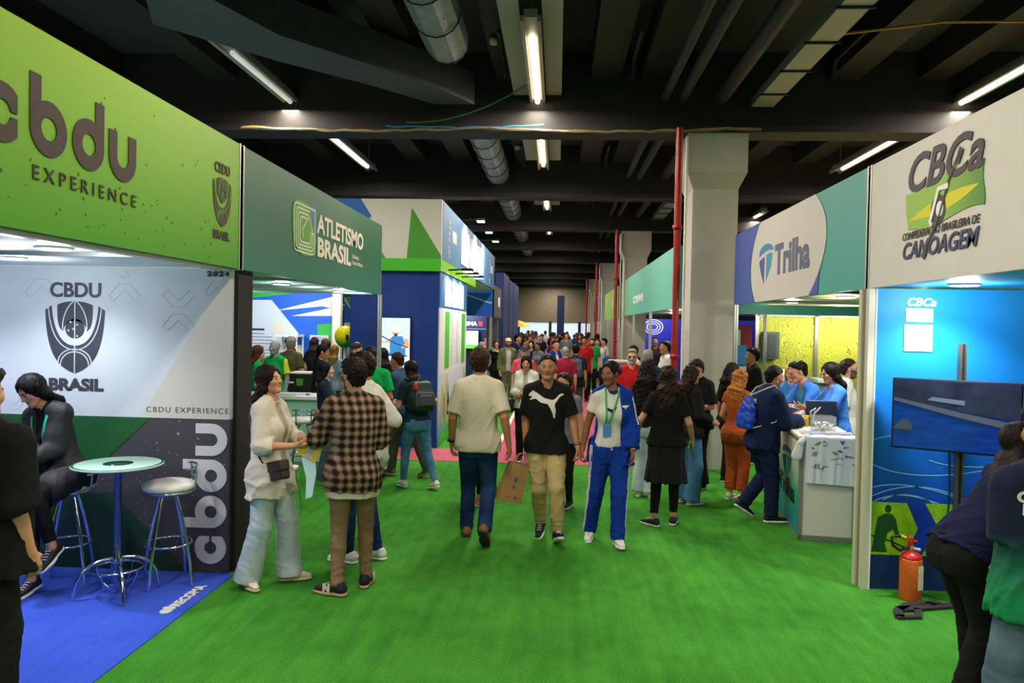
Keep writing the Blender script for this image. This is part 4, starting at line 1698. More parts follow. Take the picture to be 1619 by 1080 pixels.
# ---- lowercase round letters as on the two big wordmarks
def ring_letter(ch, w=0.28, t=0.085, x=0.0, asc=0.40):
    """outlines of c, b, d, u: bowls of width w, strokes t, x-height w*1.12"""
    h = w * 1.0
    cx, cy = x + w / 2, h / 2
    S = []
    if ch in 'bd':
        S += [circ(cx, cy, w / 2, h / 2), circ(cx, cy, w / 2 - t, h / 2 - t)[::-1]]
        sx = x if ch == 'b' else x + w - t
        S2 = [[(sx, cy), (sx + t, cy), (sx + t, h + asc * w), (sx, h + asc * w)]]
        return [S, S2]
    if ch == 'c':
        a = math.degrees(math.acos(0.72))
        b = math.degrees(math.acos(0.36 * w / (w / 2 - t) if 0.36 * w < w / 2 - t else 0.98))
        o = circ(cx, cy, w / 2, h / 2, 40, a, 360 - a)
        i = circ(cx, cy, w / 2 - t, h / 2 - t, 40, b, 360 - b)
        xr = cx + 0.36 * w
        return [[[p for p in o] + [(xr, i[-1][1])] + i[::-1] + [(xr, i[0][1])]]]
    if ch == 'u':
        o = circ(cx, w / 2, w / 2, w / 2, 30, 180, 360)
        i = circ(cx, w / 2, w / 2 - t, w / 2 - t, 30, 180, 360)
        return [[[(x, h)] + o + [(x + w, h), (x + w - t, h)] + i[::-1] + [(x + t, h)]]]
    return []


def wordmark(s, m, M, parent, w=0.28, t=0.085, gap=0.05, name='lettering'):
    x = 0
    for ch in s:
        for i, grp in enumerate(ring_letter(ch, w, t, x)):
            shape(grp, m, M, parent, name, 0.002 - 0.0004 * i)
        x += w + gap


def crest(m, M, parent, light, hgt=1.0, text_m=None):
    """shield emblem of ball segments, unit height 1 = shield"""
    k = hgt
    W = 0.42

    def sh(sp, mm, off=0):
        shape([[(p[0] * k, p[1] * k) for p in s] for s in sp], mm, M, parent, 'crest', 0.001, off)
    # inner shield top
    topc = bez((-0.25, 0.93), (-0.12, 1.0), (0.12, 1.0), (0.25, 0.93), 12)
    inner = topc + bez((0.25, 0.93), (0.25, 0.7), (0.24, 0.62), (0.17, 0.58), 8) + bez((0.17, 0.58), (0.14, 0.76), (-0.14, 0.76), (-0.17, 0.58), 10) + bez((-0.17, 0.58), (-0.24, 0.62), (-0.25, 0.7), (-0.25, 0.93), 8)
    sh([inner], m)
    sh([circ(0, 0.61, 0.135)], m)
    # outer shield body
    outer = bez((-0.42, 0.86), (-0.40, 0.35), (-0.30, 0.1), (0, 0.0), 20) + bez((0, 0.0), (0.30, 0.1), (0.40, 0.35), (0.42, 0.86), 20) + [(0.33, 0.92)] + bez((0.33, 0.92), (0.30, 0.55), (0.18, 0.38), (0, 0.38), 18) + bez((0, 0.38), (-0.18, 0.38), (-0.30, 0.55), (-0.33, 0.92), 18)
    sh([outer], m)
    ln = 0.0022
    for pts in (bez((-0.375, 0.9), (-0.34, 0.5), (-0.2, 0.33), (0, 0.32), 18) + bez((0, 0.32), (0.2, 0.33), (0.34, 0.5), (0.375, 0.9), 18), [(0, 0.0), (0, 0.38)], [(0, 0.47), (0, 0.75)], [(0, 0.76), (0, 0.98)],
                bez((-0.02, 0.98), (-0.12, 0.9), (-0.18, 0.75), (-0.17, 0.6)), bez((0.02, 0.98), (0.12, 0.9), (0.18, 0.75), (0.17, 0.6)),
                bez((-0.20, 0.10), (-0.20, 0.36), (0.20, 0.36), (0.20, 0.10), 18), bez((-0.235, 0.13), (-0.24, 0.40), (0.24, 0.40), (0.235, 0.13), 18)):
        sh([band(pts, 0.014)], light, ln)
    for (sx, sy) in ((-0.06, 0.7), (0.035, 0.665), (-0.02, 0.605), (-0.09, 0.585), (0.035, 0.51)):
        st = []
        for i in range(10):
            r = 0.019 if i % 2 == 0 else 0.008
            a = rad(90 + 36 * i)
            st.append((sx + r * math.cos(a), sy + r * math.sin(a)))
        sh([st], light, ln)
    return


# ------------------------------------------------------------------ left: lime green booth
BROWN = mat('print_brown', '3d2c26', 0.6)
LIME = ramp('lime_print', '458c0a', '88ae2c', 2, 2.4, 3.4)
fz0, fz1 = 2.405, 3.375
t = fascia('lime green booth fascia lettered in big dark brown lowercase letters', 'L', -2.5, 0.9, 5.82, fz0, fz1, LIME)
M = FL(-2.498, 3.13, 2.78)
wordmark('cbdu', BROWN, M, t, 0.27, 0.078, 0.045)
text('EXPERIENCE', 0.10, BROWN, FL(-2.498, 3.46, 2.655), t, fit=0.88, space=1.5)
text('CBDU', 0.10, BROWN, FL(-2.498, 5.37, 3.085), t, bold=0.003, fit=0.25)
crest(BROWN, FL(-2.498, 5.50, 2.69), t, LIME, 0.37)
text('BRASIL', 0.085, BROWN, FL(-2.498, 5.355, 2.60), t, bold=0.003, fit=0.27)
rng = random.Random(8)
sp = []
for i in range(70):
    u, v = rng.uniform(3.0, 5.75), (rng.uniform(2.43, 2.75) if rng.random() < .75 else rng.uniform(2.8, 3.25))
    if 5.3 < u and v > 2.58:
        continue
    sp.append(circ(u, v, rng.uniform(0.002, 0.007), rng.uniform(0.003, 0.011), 8))
shape(sp, mat('print_olive', '4b6a12', 0.6), FL(-2.498), t, 'speckle', 0.0008)
mb = MB()
mb.box(-9, -2.56, 0.9, 5.80, 2.41, 2.44, mat('soffit_white', 'e4e8ec', 0.6, var=0.03))
so = thing('booth_canopy', 'white panelled canopy over the blue carpet booth', 'canopy', (-5, 3, 2.41))
mb.build('soffit_panel', so)
m2 = MB()
for y in (2.9, 4.6):
    m2.box(-9, -2.6, y, y + 0.03, 2.385, 2.41, ALU)
m2.box(-2.62, -2.56, 0.9, 5.8, 2.38, 2.41, ALU)
m2.build('rail', so)
spots_downlight('round downlight in white canopy nearer the lime fascia', -2.95, 4.28, 2.41, power=30, dy=0.25)
spots_downlight('round downlight in white canopy above the shield emblem', -3.77, 5.02, 2.41, power=72, dy=0.5, ang=125)
spots_downlight('round downlight in white canopy at the frame edge', -4.9, 5.0, 2.41, power=40, dy=0.5)

GREYW = mat('print_grey', 'b4bac2', 0.6, var=0.02)
t = thing('booth_wall', 'grey and black booth wall printed with a dark shield emblem', 'booth wall', (-5, 5.82, 0))
mb = MB()
mb.box(-9, -2.56, 5.81, 5.87, 1.22, 2.405, GREYW)
mb.box(-9, -2.56, 5.81, 5.87, 0, 1.22, mat('print_charcoal', '39373c', 0.6, var=0.05))
mb.build('panel', t)
WM = FC(5.809)
shape([[(-2.56, 2.405), (-2.56, 1.22), (-3.28, 1.22)], ], mat('print_grey_warm', 'b9b4ae', 0.6), WM, t, 'grey_triangle')
GDK = mat('print_green', '0c4a20', 0.6, var=0.1)
shape([[(-5.2, 1.22), (-3.20, 1.22), (-3.75, 0.70), (-5.2, 0.70)]], GDK, WM, t, 'green_band')
shape([[(-4.3, 0.0), (-2.88, 0.0), (-3.5, 0.62), (-4.3, 0.55)]], mat('print_dark_green', '0f3322', 0.6), WM, t, 'green_band')
DK = mat('print_slate', '33353d', 0.5)
text('CBDU', 0.16, DK, FC(5.8085, -4.035, 2.165), t, bold=0.004, fit=0.42)
crest(DK, FC(5.8085, -3.825, 1.555), t, GREYW, 0.585)
text('BRASIL', 0.125, DK, FC(5.8085, -4.04, 1.425), t, bold=0.006, fit=0.45)
text('CBDU EXPERIENCE', 0.062, DK, FC(5.8085, -3.235, 1.265), t, fit=0.665, space=1.25)
text('2024', 0.055, mat('print_black', '17171a', 0.6), FC(5.8085, -2.75, 2.345), t, bold=0.003, fit=0.18, space=1.3)
wordmark('cbdu', mat('print_silver', 'b9b7bd', 0.6), frame((-2.575, 5.8085, 0.075), (0, 0, 1), (-1, 0, 0)), t, 0.255, 0.078, 0.03)
for (cx, cz, q) in ((-2.98, 2.07, 0.13), (-2.62, 1.78, 0.13), (-3.42, 2.30, 0.13), (-4.1, 2.33, 0.14), (-2.66, 2.33, 0.11), (-4.33, 1.24, 0.09)):
    for sg in (1, -1):
        o_ = [(-q, q * 0.95), (-q * 0.35, q * 0.22), (q * 0.35, q * 0.22), (q, q * 0.95), (q * 0.7, q * 1.25), (0.0, q * 0.6), (-q * 0.7, q * 1.25), (-q, q * 0.95)]
        pts = [(cx + a, cz + sg * b) for a, b in o_ if cx + a < -2.565 and cz + sg * b < 2.4]
        if len(pts) > 2:
            shape([band(pts, 0.004)], mat('print_line', '8f96a0' if cz > 1.3 else 'c0c0c6', 0.6), FC(5.8083), t, 'outline_motif', 0.0004)
sp = []
for i in range(170):
    u, v = rng.uniform(-3.9, -2.58), rng.uniform(0.02, 1.2)
    r = rng.uniform(0.002, 0.006) * (2 if rng.random() < 0.12 else 1)
    sp.append(circ(u, v, r, r * rng.uniform(0.7, 1.5), 6))
shape(sp, mat('print_speckle', '8e8c90', 0.6), FC(5.8088), t, 'speckle', 0.0006)
mb = MB()
mb.box(-2.62, -2.53, 5.875, 6.16, 0, 2.40, mat('black_felt', '1c1815', 0.9, var=0.1))
tag(mb.build('end_panel'), 'tall black end panel closing the grey emblem wall', 'panel')

# ------------------------------------------------------------------ left: dark green athletics booth
DG = ramp('deep_green_print', '2f6e5c', '3f6a4c', 2, 2.4, 3.4, c2='2c6046')
t = fascia('dark green booth fascia with white athletics lettering and round green emblem', 'L', -2.5, 5.87, 10.6, fz0, fz1, DG)
CREAM = mat('print_cream', 'dcd4c2', 0.6)
text('ATLETISMO', 0.27, CREAM, FL(-2.498, 7.72, 2.93), t, bold=0.008, fit=1.86)
text('BRASIL', 0.27, CREAM, FL(-2.498, 7.72, 2.69), t, bold=0.010, fit=1.27)
text('Confederação\nBrasileira de Atletismo', 0.075, CREAM, FL(-2.498, 9.05, 2.78), t, fit=0.5)
em = [(6.98, 3.05), (7.02, 3.13), (7.12, 3.17), (7.68, 3.17), (7.68, 2.80), (7.62, 2.70), (7.48, 2.65), (7.25, 2.65), (7.08, 2.72), (7.0, 2.84)]
shape([em], mat('emblem_green', '5a9a3a', 0.6), FL(-2.498), t, 'emblem')
shape([[(7.42, 3.17), (7.68, 3.17), (7.68, 2.86)]], mat('emblem_blue', '4b7c93', 0.6), FL(-2.4965), t, 'emblem')
for q in range(4):
    d = 0.05 + q * 0.055
    x0, x1, z0, z1 = 6.98 + d, 7.68 - d * 0.8, 2.65 + d * 0.6, 3.17 - d * 0.7
    r = max(0.04, 0.16 - d * 0.3)
    pts = [(x1 - (0.0 if q == 0 else 0.12), z1), (x0 + r, z1)] + bez((x0 + r, z1), (x0, z1), (x0, z1), (x0, z1 - r), 6) + [(x0, z0 + r)] + bez((x0, z0 + r), (x0, z0), (x0, z0), (x0 + r, z0), 6) + [(x1 - r, z0)] + bez((x1 - r, z0), (x1, z0), (x1, z0), (x1, z0 + r), 6) + [(x1, z1 if q == 0 else (z0 + z1) / 2)]
    shape([band(pts, 0.016)], CREAM, FL(-2.4945), t, 'emblem_line', 0.0006)
shape([band([(7.30, 2.82), (7.26, 2.90), (7.45, 3.05), (7.58, 2.88)], 0.016)], CREAM, FL(-2.4945), t, 'emblem_line', 0.0006)
so = thing('booth_canopy', 'pale mint canopy over the athletics booth counter', 'canopy', (-5, 8, 2.41))
MINT = mat('soffit_mint', '9ccfc8', 0.5, var=0.05)
MB().box(-9, -2.56, 6.17, 10.6, 2.43, 2.46, MINT).build('soffit_panel', so)
m2 = MB()
for y in (7.4, 8.9, 10.5):
    m2.box(-9, -2.6, y, y + 0.03, 2.405, 2.43, ALU)
m2.build('rail', so)
spots_downlight('round downlight in mint canopy nearest the black end panel', -3.11, 8.37, 2.43, power=30)
spots_downlight('round downlight in mint canopy towards the blue tower', -2.95, 10.1, 2.43, power=20)
spots_downlight('round downlight deep inside the mint canopy', -5.0, 9.0, 2.43, power=45)
post('slim aluminium post under the far end of the dark green fascia', -2.5, 10.55, 2.405)

MINTP = mat('counter_mint', 'b4dcd2', 0.4, var=0.03)
t = thing('counter', 'long mint fronted counter with white top inside the athletics booth', 'counter', (-4, 10.4, 0))
MB().box(-5.6, -2.95, 10.28, 10.75, 0.04, 0.93, MINTP).build('cabinet', t)
MB().box(-5.65, -2.9, 10.22, 10.8, 0.93, 0.975, WHITE_L).build('counter_top', t)
MB().box(-5.6, -2.95, 10.265, 10.28, 0.0, 0.07, ALU).build('kick_rail', t)
t = thing('counter', 'narrow white end counter in grey frame by the aisle, behind plaid shirt', 'counter', (-2.5, 9.75, 0))
MB().box(-2.75, -2.25, 9.75, 10.15, 0.03, 0.95, WHITE).build('cabinet', t)
m2 = MB()
for x in (-2.76, -2.26):
    m2.box(x, x + 0.035, 9.735, 9.77, 0, 0.97, ALU_D)
m2.box(-2.76, -2.225, 9.735, 9.77, 0, 0.04, ALU_D)
m2.build('frame', t)
MB().box(-2.78, -2.22, 9.72, 10.18, 0.95, 0.98, WHITE_L).build('counter_top', t)

# blue exhibition wall at the back of the athletics booth
t = thing('exhibition_wall', 'bright blue exhibition wall with white shards and green blocks', 'booth wall', (-6.5, 16, 0))
PB = mat('print_azure', '0a5fd8', 0.5)
MB().box(-9.5, -4.72, 16.0, 16.06, 0, 2.68, PB).build('panel', t)
ICE = mat('print_ice', 'ccdcec', 0.5)
shape([[(-9.5, 2.40), (-6.15, 2.46), (-5.55, 1.75), (-5.65, 1.3), (-5.3, 1.0), (-5.3, 0.95), (-9.5, 0.95)]], ICE, FC(15.999), t, 'graphic')
shape([[(-9.5, 2.40), (-6.95, 2.44), (-5.6, 2.62), (-9.5, 2.67)]], mat('print_leaf', '2fae4a', 0.5), FC(15.998), t, 'graphic')
PW = mat('print_white', 'dcdad2', 0.7)
shape([[(-6.05, 2.23), (-4.82, 2.55), (-4.82, 2.30), (-5.05, 2.34)]], PW, FC(15.998), t, 'graphic')
shape([[(-5.72, 2.12), (-4.90, 2.30), (-4.76, 2.30), (-4.76, 2.14)]], PW, FC(15.998), t, 'graphic')
shape([[(-5.15, 1.95), (-4.82, 1.98), (-4.82, 1.2), (-5.1, 1.2)]], mat('print_leaf', '2fae4a', 0.5), FC(15.998), t, 'graphic')
shape([circ(-6.0, 1.86, 0.155)], PW, FC(15.997), t, 'round_badge')
for i in range(9):
    z = 1.72 - i * 0.07
    shape([[(-6.75, z), (-6.75 + (0.62 if i % 4 else 0.45), z), (-6.75 + (0.62 if i % 4 else 0.45), z + 0.02), (-6.75, z + 0.02)]], mat('print_grey_text', '8b8aa0', 0.6), FC(15.9945), t, 'text_line', 0.0005)
shape([[(-6.75, 1.80), (-6.30, 1.80), (-6.30, 1.84), (-6.75, 1.84)]], mat('print_black', '17171a', 0.6), FC(15.9945), t, 'text_line', 0.0005)
shape([[(-5.72, 1.25), (-5.45, 1.25), (-5.45, 1.5), (-5.72, 1.5)]], PW, FC(15.997), t, 'graphic')
MB().box(-4.78, -4.60, 15.85, 16.0, 0, 2.68, WHITE).build('pillar', t)
t = thing('framed_picture', 'white framed city photograph on the blue exhibition wall', 'picture', (-5.1, 15.9, 1.2))
mb = MB()
mb.box(-5.28, -4.88, 15.93, 15.985, 1.05, 1.72, WHITE)
mb.build('frame', t)
mb = MB()
mb.box(-5.25, -4.91, 15.925, 15.932, 1.08, 1.69, mat('city_print', '93a4b8', 0.5, var=0.6, vscale=14))
mb.build('print', t)
t = thing('display_case', 'tall white framed glass display case before the blue wall', 'display case', (-5.6, 15.7, 0))
mb = MB()
for x in (-5.86, -5.42):
    for y in (15.5, 15.9):
        mb.box(x - .015, x + .015, y - .015, y + .015, 0, 1.72, WHITE)
mb.box(-5.88, -5.40, 15.48, 15.92, 1.68, 1.73, WHITE)
mb.box(-5.88, -5.40, 15.48, 15.92, 0, 0.9, WHITE)
mb.build('frame', t)
MB().box(-5.73, -5.55, 15.6, 15.75, 0.9, 1.2, mat('case_red', 'c02838', 0.5)).build('exhibit', t)
t = thing('framed_picture', 'small dark gold framed painting beside the white display case', 'picture', (-6.0, 14.9, 1.0))
MB().box(-6.05, -5.62, 14.9, 14.95, 0.78, 1.27, mat('gold_frame', 'b8924a', 0.4, 0.5)).build('frame', t)
MB().box(-6.0, -5.67, 14.89, 14.9, 0.83, 1.22, mat('dark_painting', '5a4c1e', 0.5, var=0.7, vscale=9)).build('canvas', t)
tag(MB().box(-6.1, -5.55, 14.95, 15.4, 0, 0.78, WHITE).build('plinth'), 'white plinth under the gold framed painting', 'plinth')
spot_light(-6.0, 13.6, 2.6, -6.0, 16.2, 1.3, 100, 110, 0.8, (0.92, 0.96, 1.0), 0.3)
spot_light(-4.2, 13.8, 2.6, -5.0, 16.2, 1.5, 70, 110, 0.8, (0.92, 0.96, 1.0), 0.3)
t = thing('booth_wall', 'navy booth wall glimpsed between blue exhibition wall and tower', 'booth wall', (-5.2, 19, 0))
MB().box(-6.5, -4.2, 19, 19.06, 0, 3.0, mat('print_navy', '1a2450', 0.5)).build('panel', t)
text('EVO', 0.22, PW, FC(18.998, -5.55, 2.32), t, bold=0.004)
t = thing('banner_stand', 'narrow green and blue banner panel beside the navy tower', 'banner', (-3.57, 13.07, 0))
MB().box(-3.72, -3.42, 13.05, 13.09, 0, 2.45, PW).build('panel', t)
shape([[(-3.72, 2.45), (-3.42, 2.45), (-3.42, 2.0), (-3.48, 2.05)]], mat('print_leaf', '2fae4a', 0.5), FC(13.048), t, 'graphic')
shape([[(-3.72, 2.38), (-3.49, 2.06), (-3.42, 2.0), (-3.72, 2.0)]], PB, FC(13.048), t, 'graphic')
# ------------------------------------------------------------------ left: the blue tower stand
NAVY = mat('tower_navy', '00307c', 0.55, var=0.03)
t = thing('tower_stand', 'navy blue corner tower with white and green top band', 'exhibition stand', (-2.6, 13, 0))
MB().box(-3.36, -1.92, 12.12, 15.75, 0, 2.86, NAVY).build('tower_body', t)
mb = MB()
mb.box(-5.2, -1.885, 12.08, 12.2, 2.86, 4.0, mat('print_bone', 'c4bfb6', 0.6))
mb.build('top_band', t)
LEAF = mat('tower_green', '3fae1e', 0.55)
MB().box(-5.2, -1.88, 12.06, 12.08, 2.85, 3.05, LEAF).build('green_band', t)
shape([[(-2.44, 3.05), (-2.37, 3.87), (-1.885, 3.10), (-1.885, 3.05)]], mat('tower_moss', '3f8a26', 0.55), FC(12.078), t, 'green_triangle')
shape([[(-3.3, 3.05), (-2.78, 3.05), (-3.3, 3.9)]], mat('tower_moss', '3f8a26', 0.55), FC(12.078), t, 'green_triangle')
shape([[(-5.2, 4.0), (-3.2, 4.0), (-3.02, 3.72), (-3.6, 3.2), (-5.2, 3.2)]], mat('tower_blue', '0a56a8', 0.55), FC(12.077), t, 'blue_triangle')
STEEL = ramp('steel_blue_print', '2f689c', '5f87b0', 1, 22, 12)
MB().box(-1.93, -1.88, 12.2, 22.2, 3.05, 4.0, STEEL).build('side_fascia', t)
MB().box(-1.93, -1.882, 12.2, 17.2, 2.86, 3.05, mat('tower_lime', '86c41e', 0.55)).build('lime_band', t)
MB().box(-3.3, -1.93, 15.75, 22.2, 3.02, 3.06, WHITE).build('soffit_panel', t)
LITW = mat('sign_white', 'e8e6e4', 0.5)
def slab_letters(y0, z0, n, w_, h, gap, par):
    # tall glaring white characters, too bright to read
    for i in range(n):
        y = y0 + i * (w_ + gap)
        r = w_ * 0.25
        out = [(y, z0), (y + w_, z0)] + bez((y + w_, z0 + h - r), (y + w_, z0 + h), (y + w_, z0 + h), (y + w_ - r, z0 + h), 5) + bez((y + r, z0 + h), (y, z0 + h), (y, z0 + h), (y, z0 + h - r), 5)
        slot = [(y + w_ * 0.42, z0 + h * 0.12), (y + w_ * 0.47, z0 + h * 0.12), (y + w_ * 0.47, z0 + h * (0.3 + 0.1 * (i % 2))), (y + w_ * 0.42, z0 + h * (0.3 + 0.1 * (i % 2)))]
        shape([out, slot[::-1]], LITW, FL(-1.8985 if h < 0.55 else -1.878), par, 'lettering', 0.004)


slab_letters(14.5, 3.17, 3, 1.35, 0.68, 0.12, t)
for y in (12.75, 20.4):
    shape([circ(y + 0.12, 3.28, 0.07)] + [circ(y + 0.12, 3.28, 0.05)[::-1]] + [circ(y + 0.2, 3.20, 0.07), circ(y + 0.2, 3.20, 0.05)[::-1]], LITW, FL(-1.878), t, 'rings')
    shape([[(y + 0.08, 3.42 + 0.10 * j), (y + 0.24, 3.42 + 0.10 * j), (y + 0.24, 3.48 + 0.10 * j), (y + 0.08, 3.48 + 0.10 * j)] for j in range(4)], mat('print_pale_gold', 'c8c0a0', 0.6), FL(-1.878), t, 'small_marks')
    shape([[(y + 0.55 + 0.14 * j, 3.45), (y + 0.65 + 0.14 * j, 3.45), (y + 0.65 + 0.14 * j, 3.66), (y + 0.55 + 0.14 * j, 3.66)] for j in range(4)], LITW, FL(-1.878), t, 'small_marks')
# panel, poster and mural on the aisle side
MB().box(-1.92, -1.90, 12.14, 15.75, 2.27, 2.84, mat('tower_steel', '2f6aa4', 0.5)).build('side_panel', t)
slab_letters(12.62, 2.31, 3, 0.78, 0.47, 0.09, t)
MB().box(-1.92, -1.90, 12.14, 15.75, 1.18, 2.27, WHITE).build('poster', t)
for y in (12.75, 14.95):
    shape([[(y, 1.25), (y + 0.5, 1.25), (y + 0.5, 2.22), (y, 2.22)]], LEAF, FL(-1.899), t, 'green_column')
    for i in range(13):
        shape([[(y + 0.04, 1.30 + i * 0.05), (y + 0.46, 1.31 + i * 0.05), (y + 0.46, 1.318 + i * 0.05), (y + 0.04, 1.308 + i * 0.05)]], mat('poster_text', '1c5a1c', 0.6), FL(-1.8975), t, 'text_line', 0.0005)
    for z in (2.0, 2.1):
        shape([[(y + 0.08, z), (y + 0.42, z), (y + 0.42, z + 0.05), (y + 0.08, z + 0.05)]], LITW, FL(-1.8975), t, 'text_line', 0.0005)
rng = random.Random(21)
for i in range(26):
    for y in (13.42, 14.15):
        z = 1.28 + i * 0.033
        shape([[(y, z), (y + rng.uniform(0.25, 0.62), z), (y + 0.25, z + 0.009), (y, z + 0.009)]], mat('poster_grey', '9a98a0', 0.6), FL(-1.899), t, 'text_line', 0.0004)
MUR = ramp('mural_print', '2f8f8a', 'c8ccd4', 2, 0.1, 0.9)
MB().box(-1.92, -1.90, 12.14, 15.75, 0.0, 1.18, MUR).build('mural', t)
shape([[(12.14, 0.02), (15.7, 0.02), (15.7, 0.45), (13.6, 0.35), (12.3, 0.1)]], LEAF, FL(-1.899), t, 'mural_shape')
for y, h in ((12.45, 1.0), (12.9, 1.15), (13.1, 0.8), (14.4, 0.95), (15.3, 1.15)):
    shape([[(y, 0.35), (y + 0.14, 0.3), (y + 0.22, h - 0.15), (y + 0.16, h), (y + 0.05, h), (y - 0.03, h - 0.2)]], mat('mural_yellow', 'b8b04a', 0.6), FL(-1.899), t, 'mural_shape')
    shape([[(y + 0.2, 0.45), (y + 0.42, 0.4), (y + 0.38, h - 0.25), (y + 0.26, h - 0.12)]], mat('mural_blue', '6f86b0', 0.6), FL(-1.899), t, 'mural_shape')
for i, (y, z) in enumerate(((15.2, 4.06), (17.0, 4.06), (18.8, 4.06))):
    ordn = ('nearest', 'middle', 'farthest')[i]
    s_ = thing('sign_lamp', '%s of three bright arm lamps above the steel blue tower sign' % ordn, 'lamp', (-1.9, y, 4.0), 'arm lamps over the tower sign')
    MB().tube([(-1.95, y, 4.0), (-1.95, y, 4.1), (-1.62, y, 4.12)], 0.015, BLACK, 8).build('arm', s_)
    MB().rbox(-1.66, -1.5, y - 0.12, y + 0.12, 4.08, 4.13, BLACK, 0.01).build('lamp_head', s_)
    MB().box(-1.65, -1.51, y - 0.11, y + 0.11, 4.072, 4.079, mat('cold_lamp', 'eef4ff', 0.4, emit=14.0)).build('lens', s_)
    spot_light(-1.58, y, 4.05, -1.9, y, 3.5, 70, 130, 0.6, (0.9, 0.95, 1.0), 0.05)
for i, y in enumerate((12.9, 13.8, 14.7)):
    ordn = ('nearest', 'middle', 'farthest')[i]
    s_ = thing('sign_lamp', '%s of three black spotlights under the lime band of the tower' % ordn, 'lamp', (-1.9, y, 2.9), 'spotlights under the lime band')
    MB().tube([(-1.9, y, 2.93), (-1.6, y, 2.95)], 0.014, BLACK, 8).build('arm', s_)
    MB().rbox(-1.64, -1.46, y - 0.1, y + 0.1, 2.91, 2.96, BLACK, 0.01).build('lamp_head', s_)
    MB().box(-1.63, -1.47, y - 0.09, y + 0.09, 2.903, 2.909, MATS[('cold_lamp', 'eef4ff')]).build('lens', s_)
    spot_light(-1.55, y, 2.89, -1.9, y, 2.4, 40, 120, 0.6, (0.9, 0.95, 1.0), 0.05)

# upright television with a paddler on the tower
t = thing('television', 'upright screen on the navy tower showing a paddler in blue vest', 'television', (-2.62, 12.1, 1.2))
MB().rbox(-2.90, -2.35, 12.06, 12.118, 1.185, 2.105, BLACK, 0.008).build('bezel', t)
scr = MB()
scr.box(-2.885, -2.365, 12.052, 12.06, 1.20, 2.09, mat('screen_water', 'a9c4dc', 0.3, emit=0.9, var=0.25, vscale=9, stretch=(1, 1, 5)))
scr.build('screen', t)


def lit(name, c, e=0.9):
    return mat('screen_' + name, c, 0.3, emit=e)


S0 = FC(12.051, -2.885, 1.20)
shape([[(0.20, 0.30), (0.45, 0.30), (0.46, 0.52), (0.40, 0.60), (0.25, 0.60), (0.20, 0.55)]], lit('vest', '2f6ea8'), S0, t, 'picture_shape')
shape([circ(0.29, 0.665, 0.052, 0.06)], lit('face', 'b87858'), S0, t, 'picture_shape', off=0.001)
shape([circ(0.295, 0.70, 0.062, 0.045)], lit('helmet', 'e8e0dc'), S0, t, 'picture_shape', off=0.002)
shape([[(0.27, 0.60), (0.32, 0.60), (0.32, 0.64), (0.27, 0.635)]], lit('beard', '20342e'), S0, t, 'picture_shape', off=0.003)
shape([[(0.40, 0.58), (0.50, 0.55), (0.515, 0.44), (0.40, 0.40), (0.39, 0.44), (0.45, 0.48)]], lit('arm', 'c88a6a'), S0, t, 'picture_shape', off=0.002)
shape([[(0.22, 0.58), (0.10, 0.50), (0.05, 0.56), (0.03, 0.59), (0.08, 0.48), (0.20, 0.50)]], lit('arm', 'c88a6a'), S0, t, 'picture_shape', off=0.002)
shape([band([(0.06, 0.60), (0.30, 0.48), (0.50, 0.42)], 0.018)], lit('paddle', '2a3c50'), S0, t, 'picture_shape', off=0.004)
shape([[(0.09, 0.28), (0.14, 0.33), (0.47, 0.30), (0.49, 0.27)]], lit('kayak', '2a4c80'), S0, t, 'picture_shape', off=0.003)
shape([[(0.0, 0.20), (0.52, 0.20), (0.52, 0.265), (0, 0.27)]], lit('caption', 'e4e8ec'), S0, t, 'picture_shape', off=0.001)
shape([[(0.0, 0.14), (0.52, 0.13), (0.52, 0.19), (0, 0.20)]], lit('shore', '3a6a68'), S0, t, 'picture_shape', off=0.001)

# ------------------------------------------------------------------ left, farther on
t = thing('hanging_banner', 'blue speckled banner with a white curved line beyond the tower', 'banner', (-2.6, 22.3, 2.3))
MB().box(-3.3, -1.93, 22.3, 22.34, 2.28, 3.02, mat('speckled_blue', '1f5fc8', 0.7, var=0.35, vscale=90)).build('panel', t)
shape([band(bez((-3.2, 3.0), (-2.7, 2.95), (-2.4, 2.75), (-1.95, 2.66)), 0.05)], mat('print_pale', 'a9bfe0', 0.6), FC(22.298), t, 'curve_line')
post('white post below the blue speckled banner', -1.98, 22.4, 2.28, 0.07)
t = thing('booth_wall', 'navy wall lettered in white with small red square, beyond the tower', 'booth wall', (-3, 26, 0))
MB().box(-4.6, -1.95, 26, 26.06, 0, 2.32, mat('print_navy', '1a2450', 0.5)).build('panel', t)
text('RECOMA', 0.2, LITW, FC(25.998, -3.62, 1.98), t, bold=0.008, fit=0.85)
shape([[(-2.72, 1.97), (-2.58, 1.97), (-2.58, 2.13), (-2.72, 2.13)]], mat('print_red', 'c8304a', 0.6), FC(25.998), t, 'red_square')
shape([[(-3.6, 1.86), (-2.2, 1.86), (-2.2, 1.885), (-3.6, 1.885)]], mat('print_blue_line', '7a8ac8', 0.6), FC(25.998), t, 'text_line')
MB().box(-2.5, -2.02, 25.9, 25.95, 0.6, 1.56, mat('coral_panel', 'd8606c', 0.5)).build('coral_panel', t)
spot_light(-3.2, 25.0, 2.6, -3.2, 26.1, 1.9, 90, 100, 0.6, (0.9, 0.95, 1.0), 0.1)
t = thing('television', 'screen showing a bright green sports field on the lettered navy wall', 'television', (-3, 25.9, 1.2))
MB().rbox(-3.45, -2.68, 25.86, 25.95, 1.17, 1.83, BLACK, 0.01).build('bezel', t)
MB().box(-3.42, -2.71, 25.85, 25.86, 1.32, 1.80, lit('sky', 'c0e4ec', 1.0)).build('screen', t)
MB().box(-3.42, -2.71, 25.85, 25.86, 1.20, 1.34, lit('grass', '5fc83a', 1.0)).build('screen_field', t)
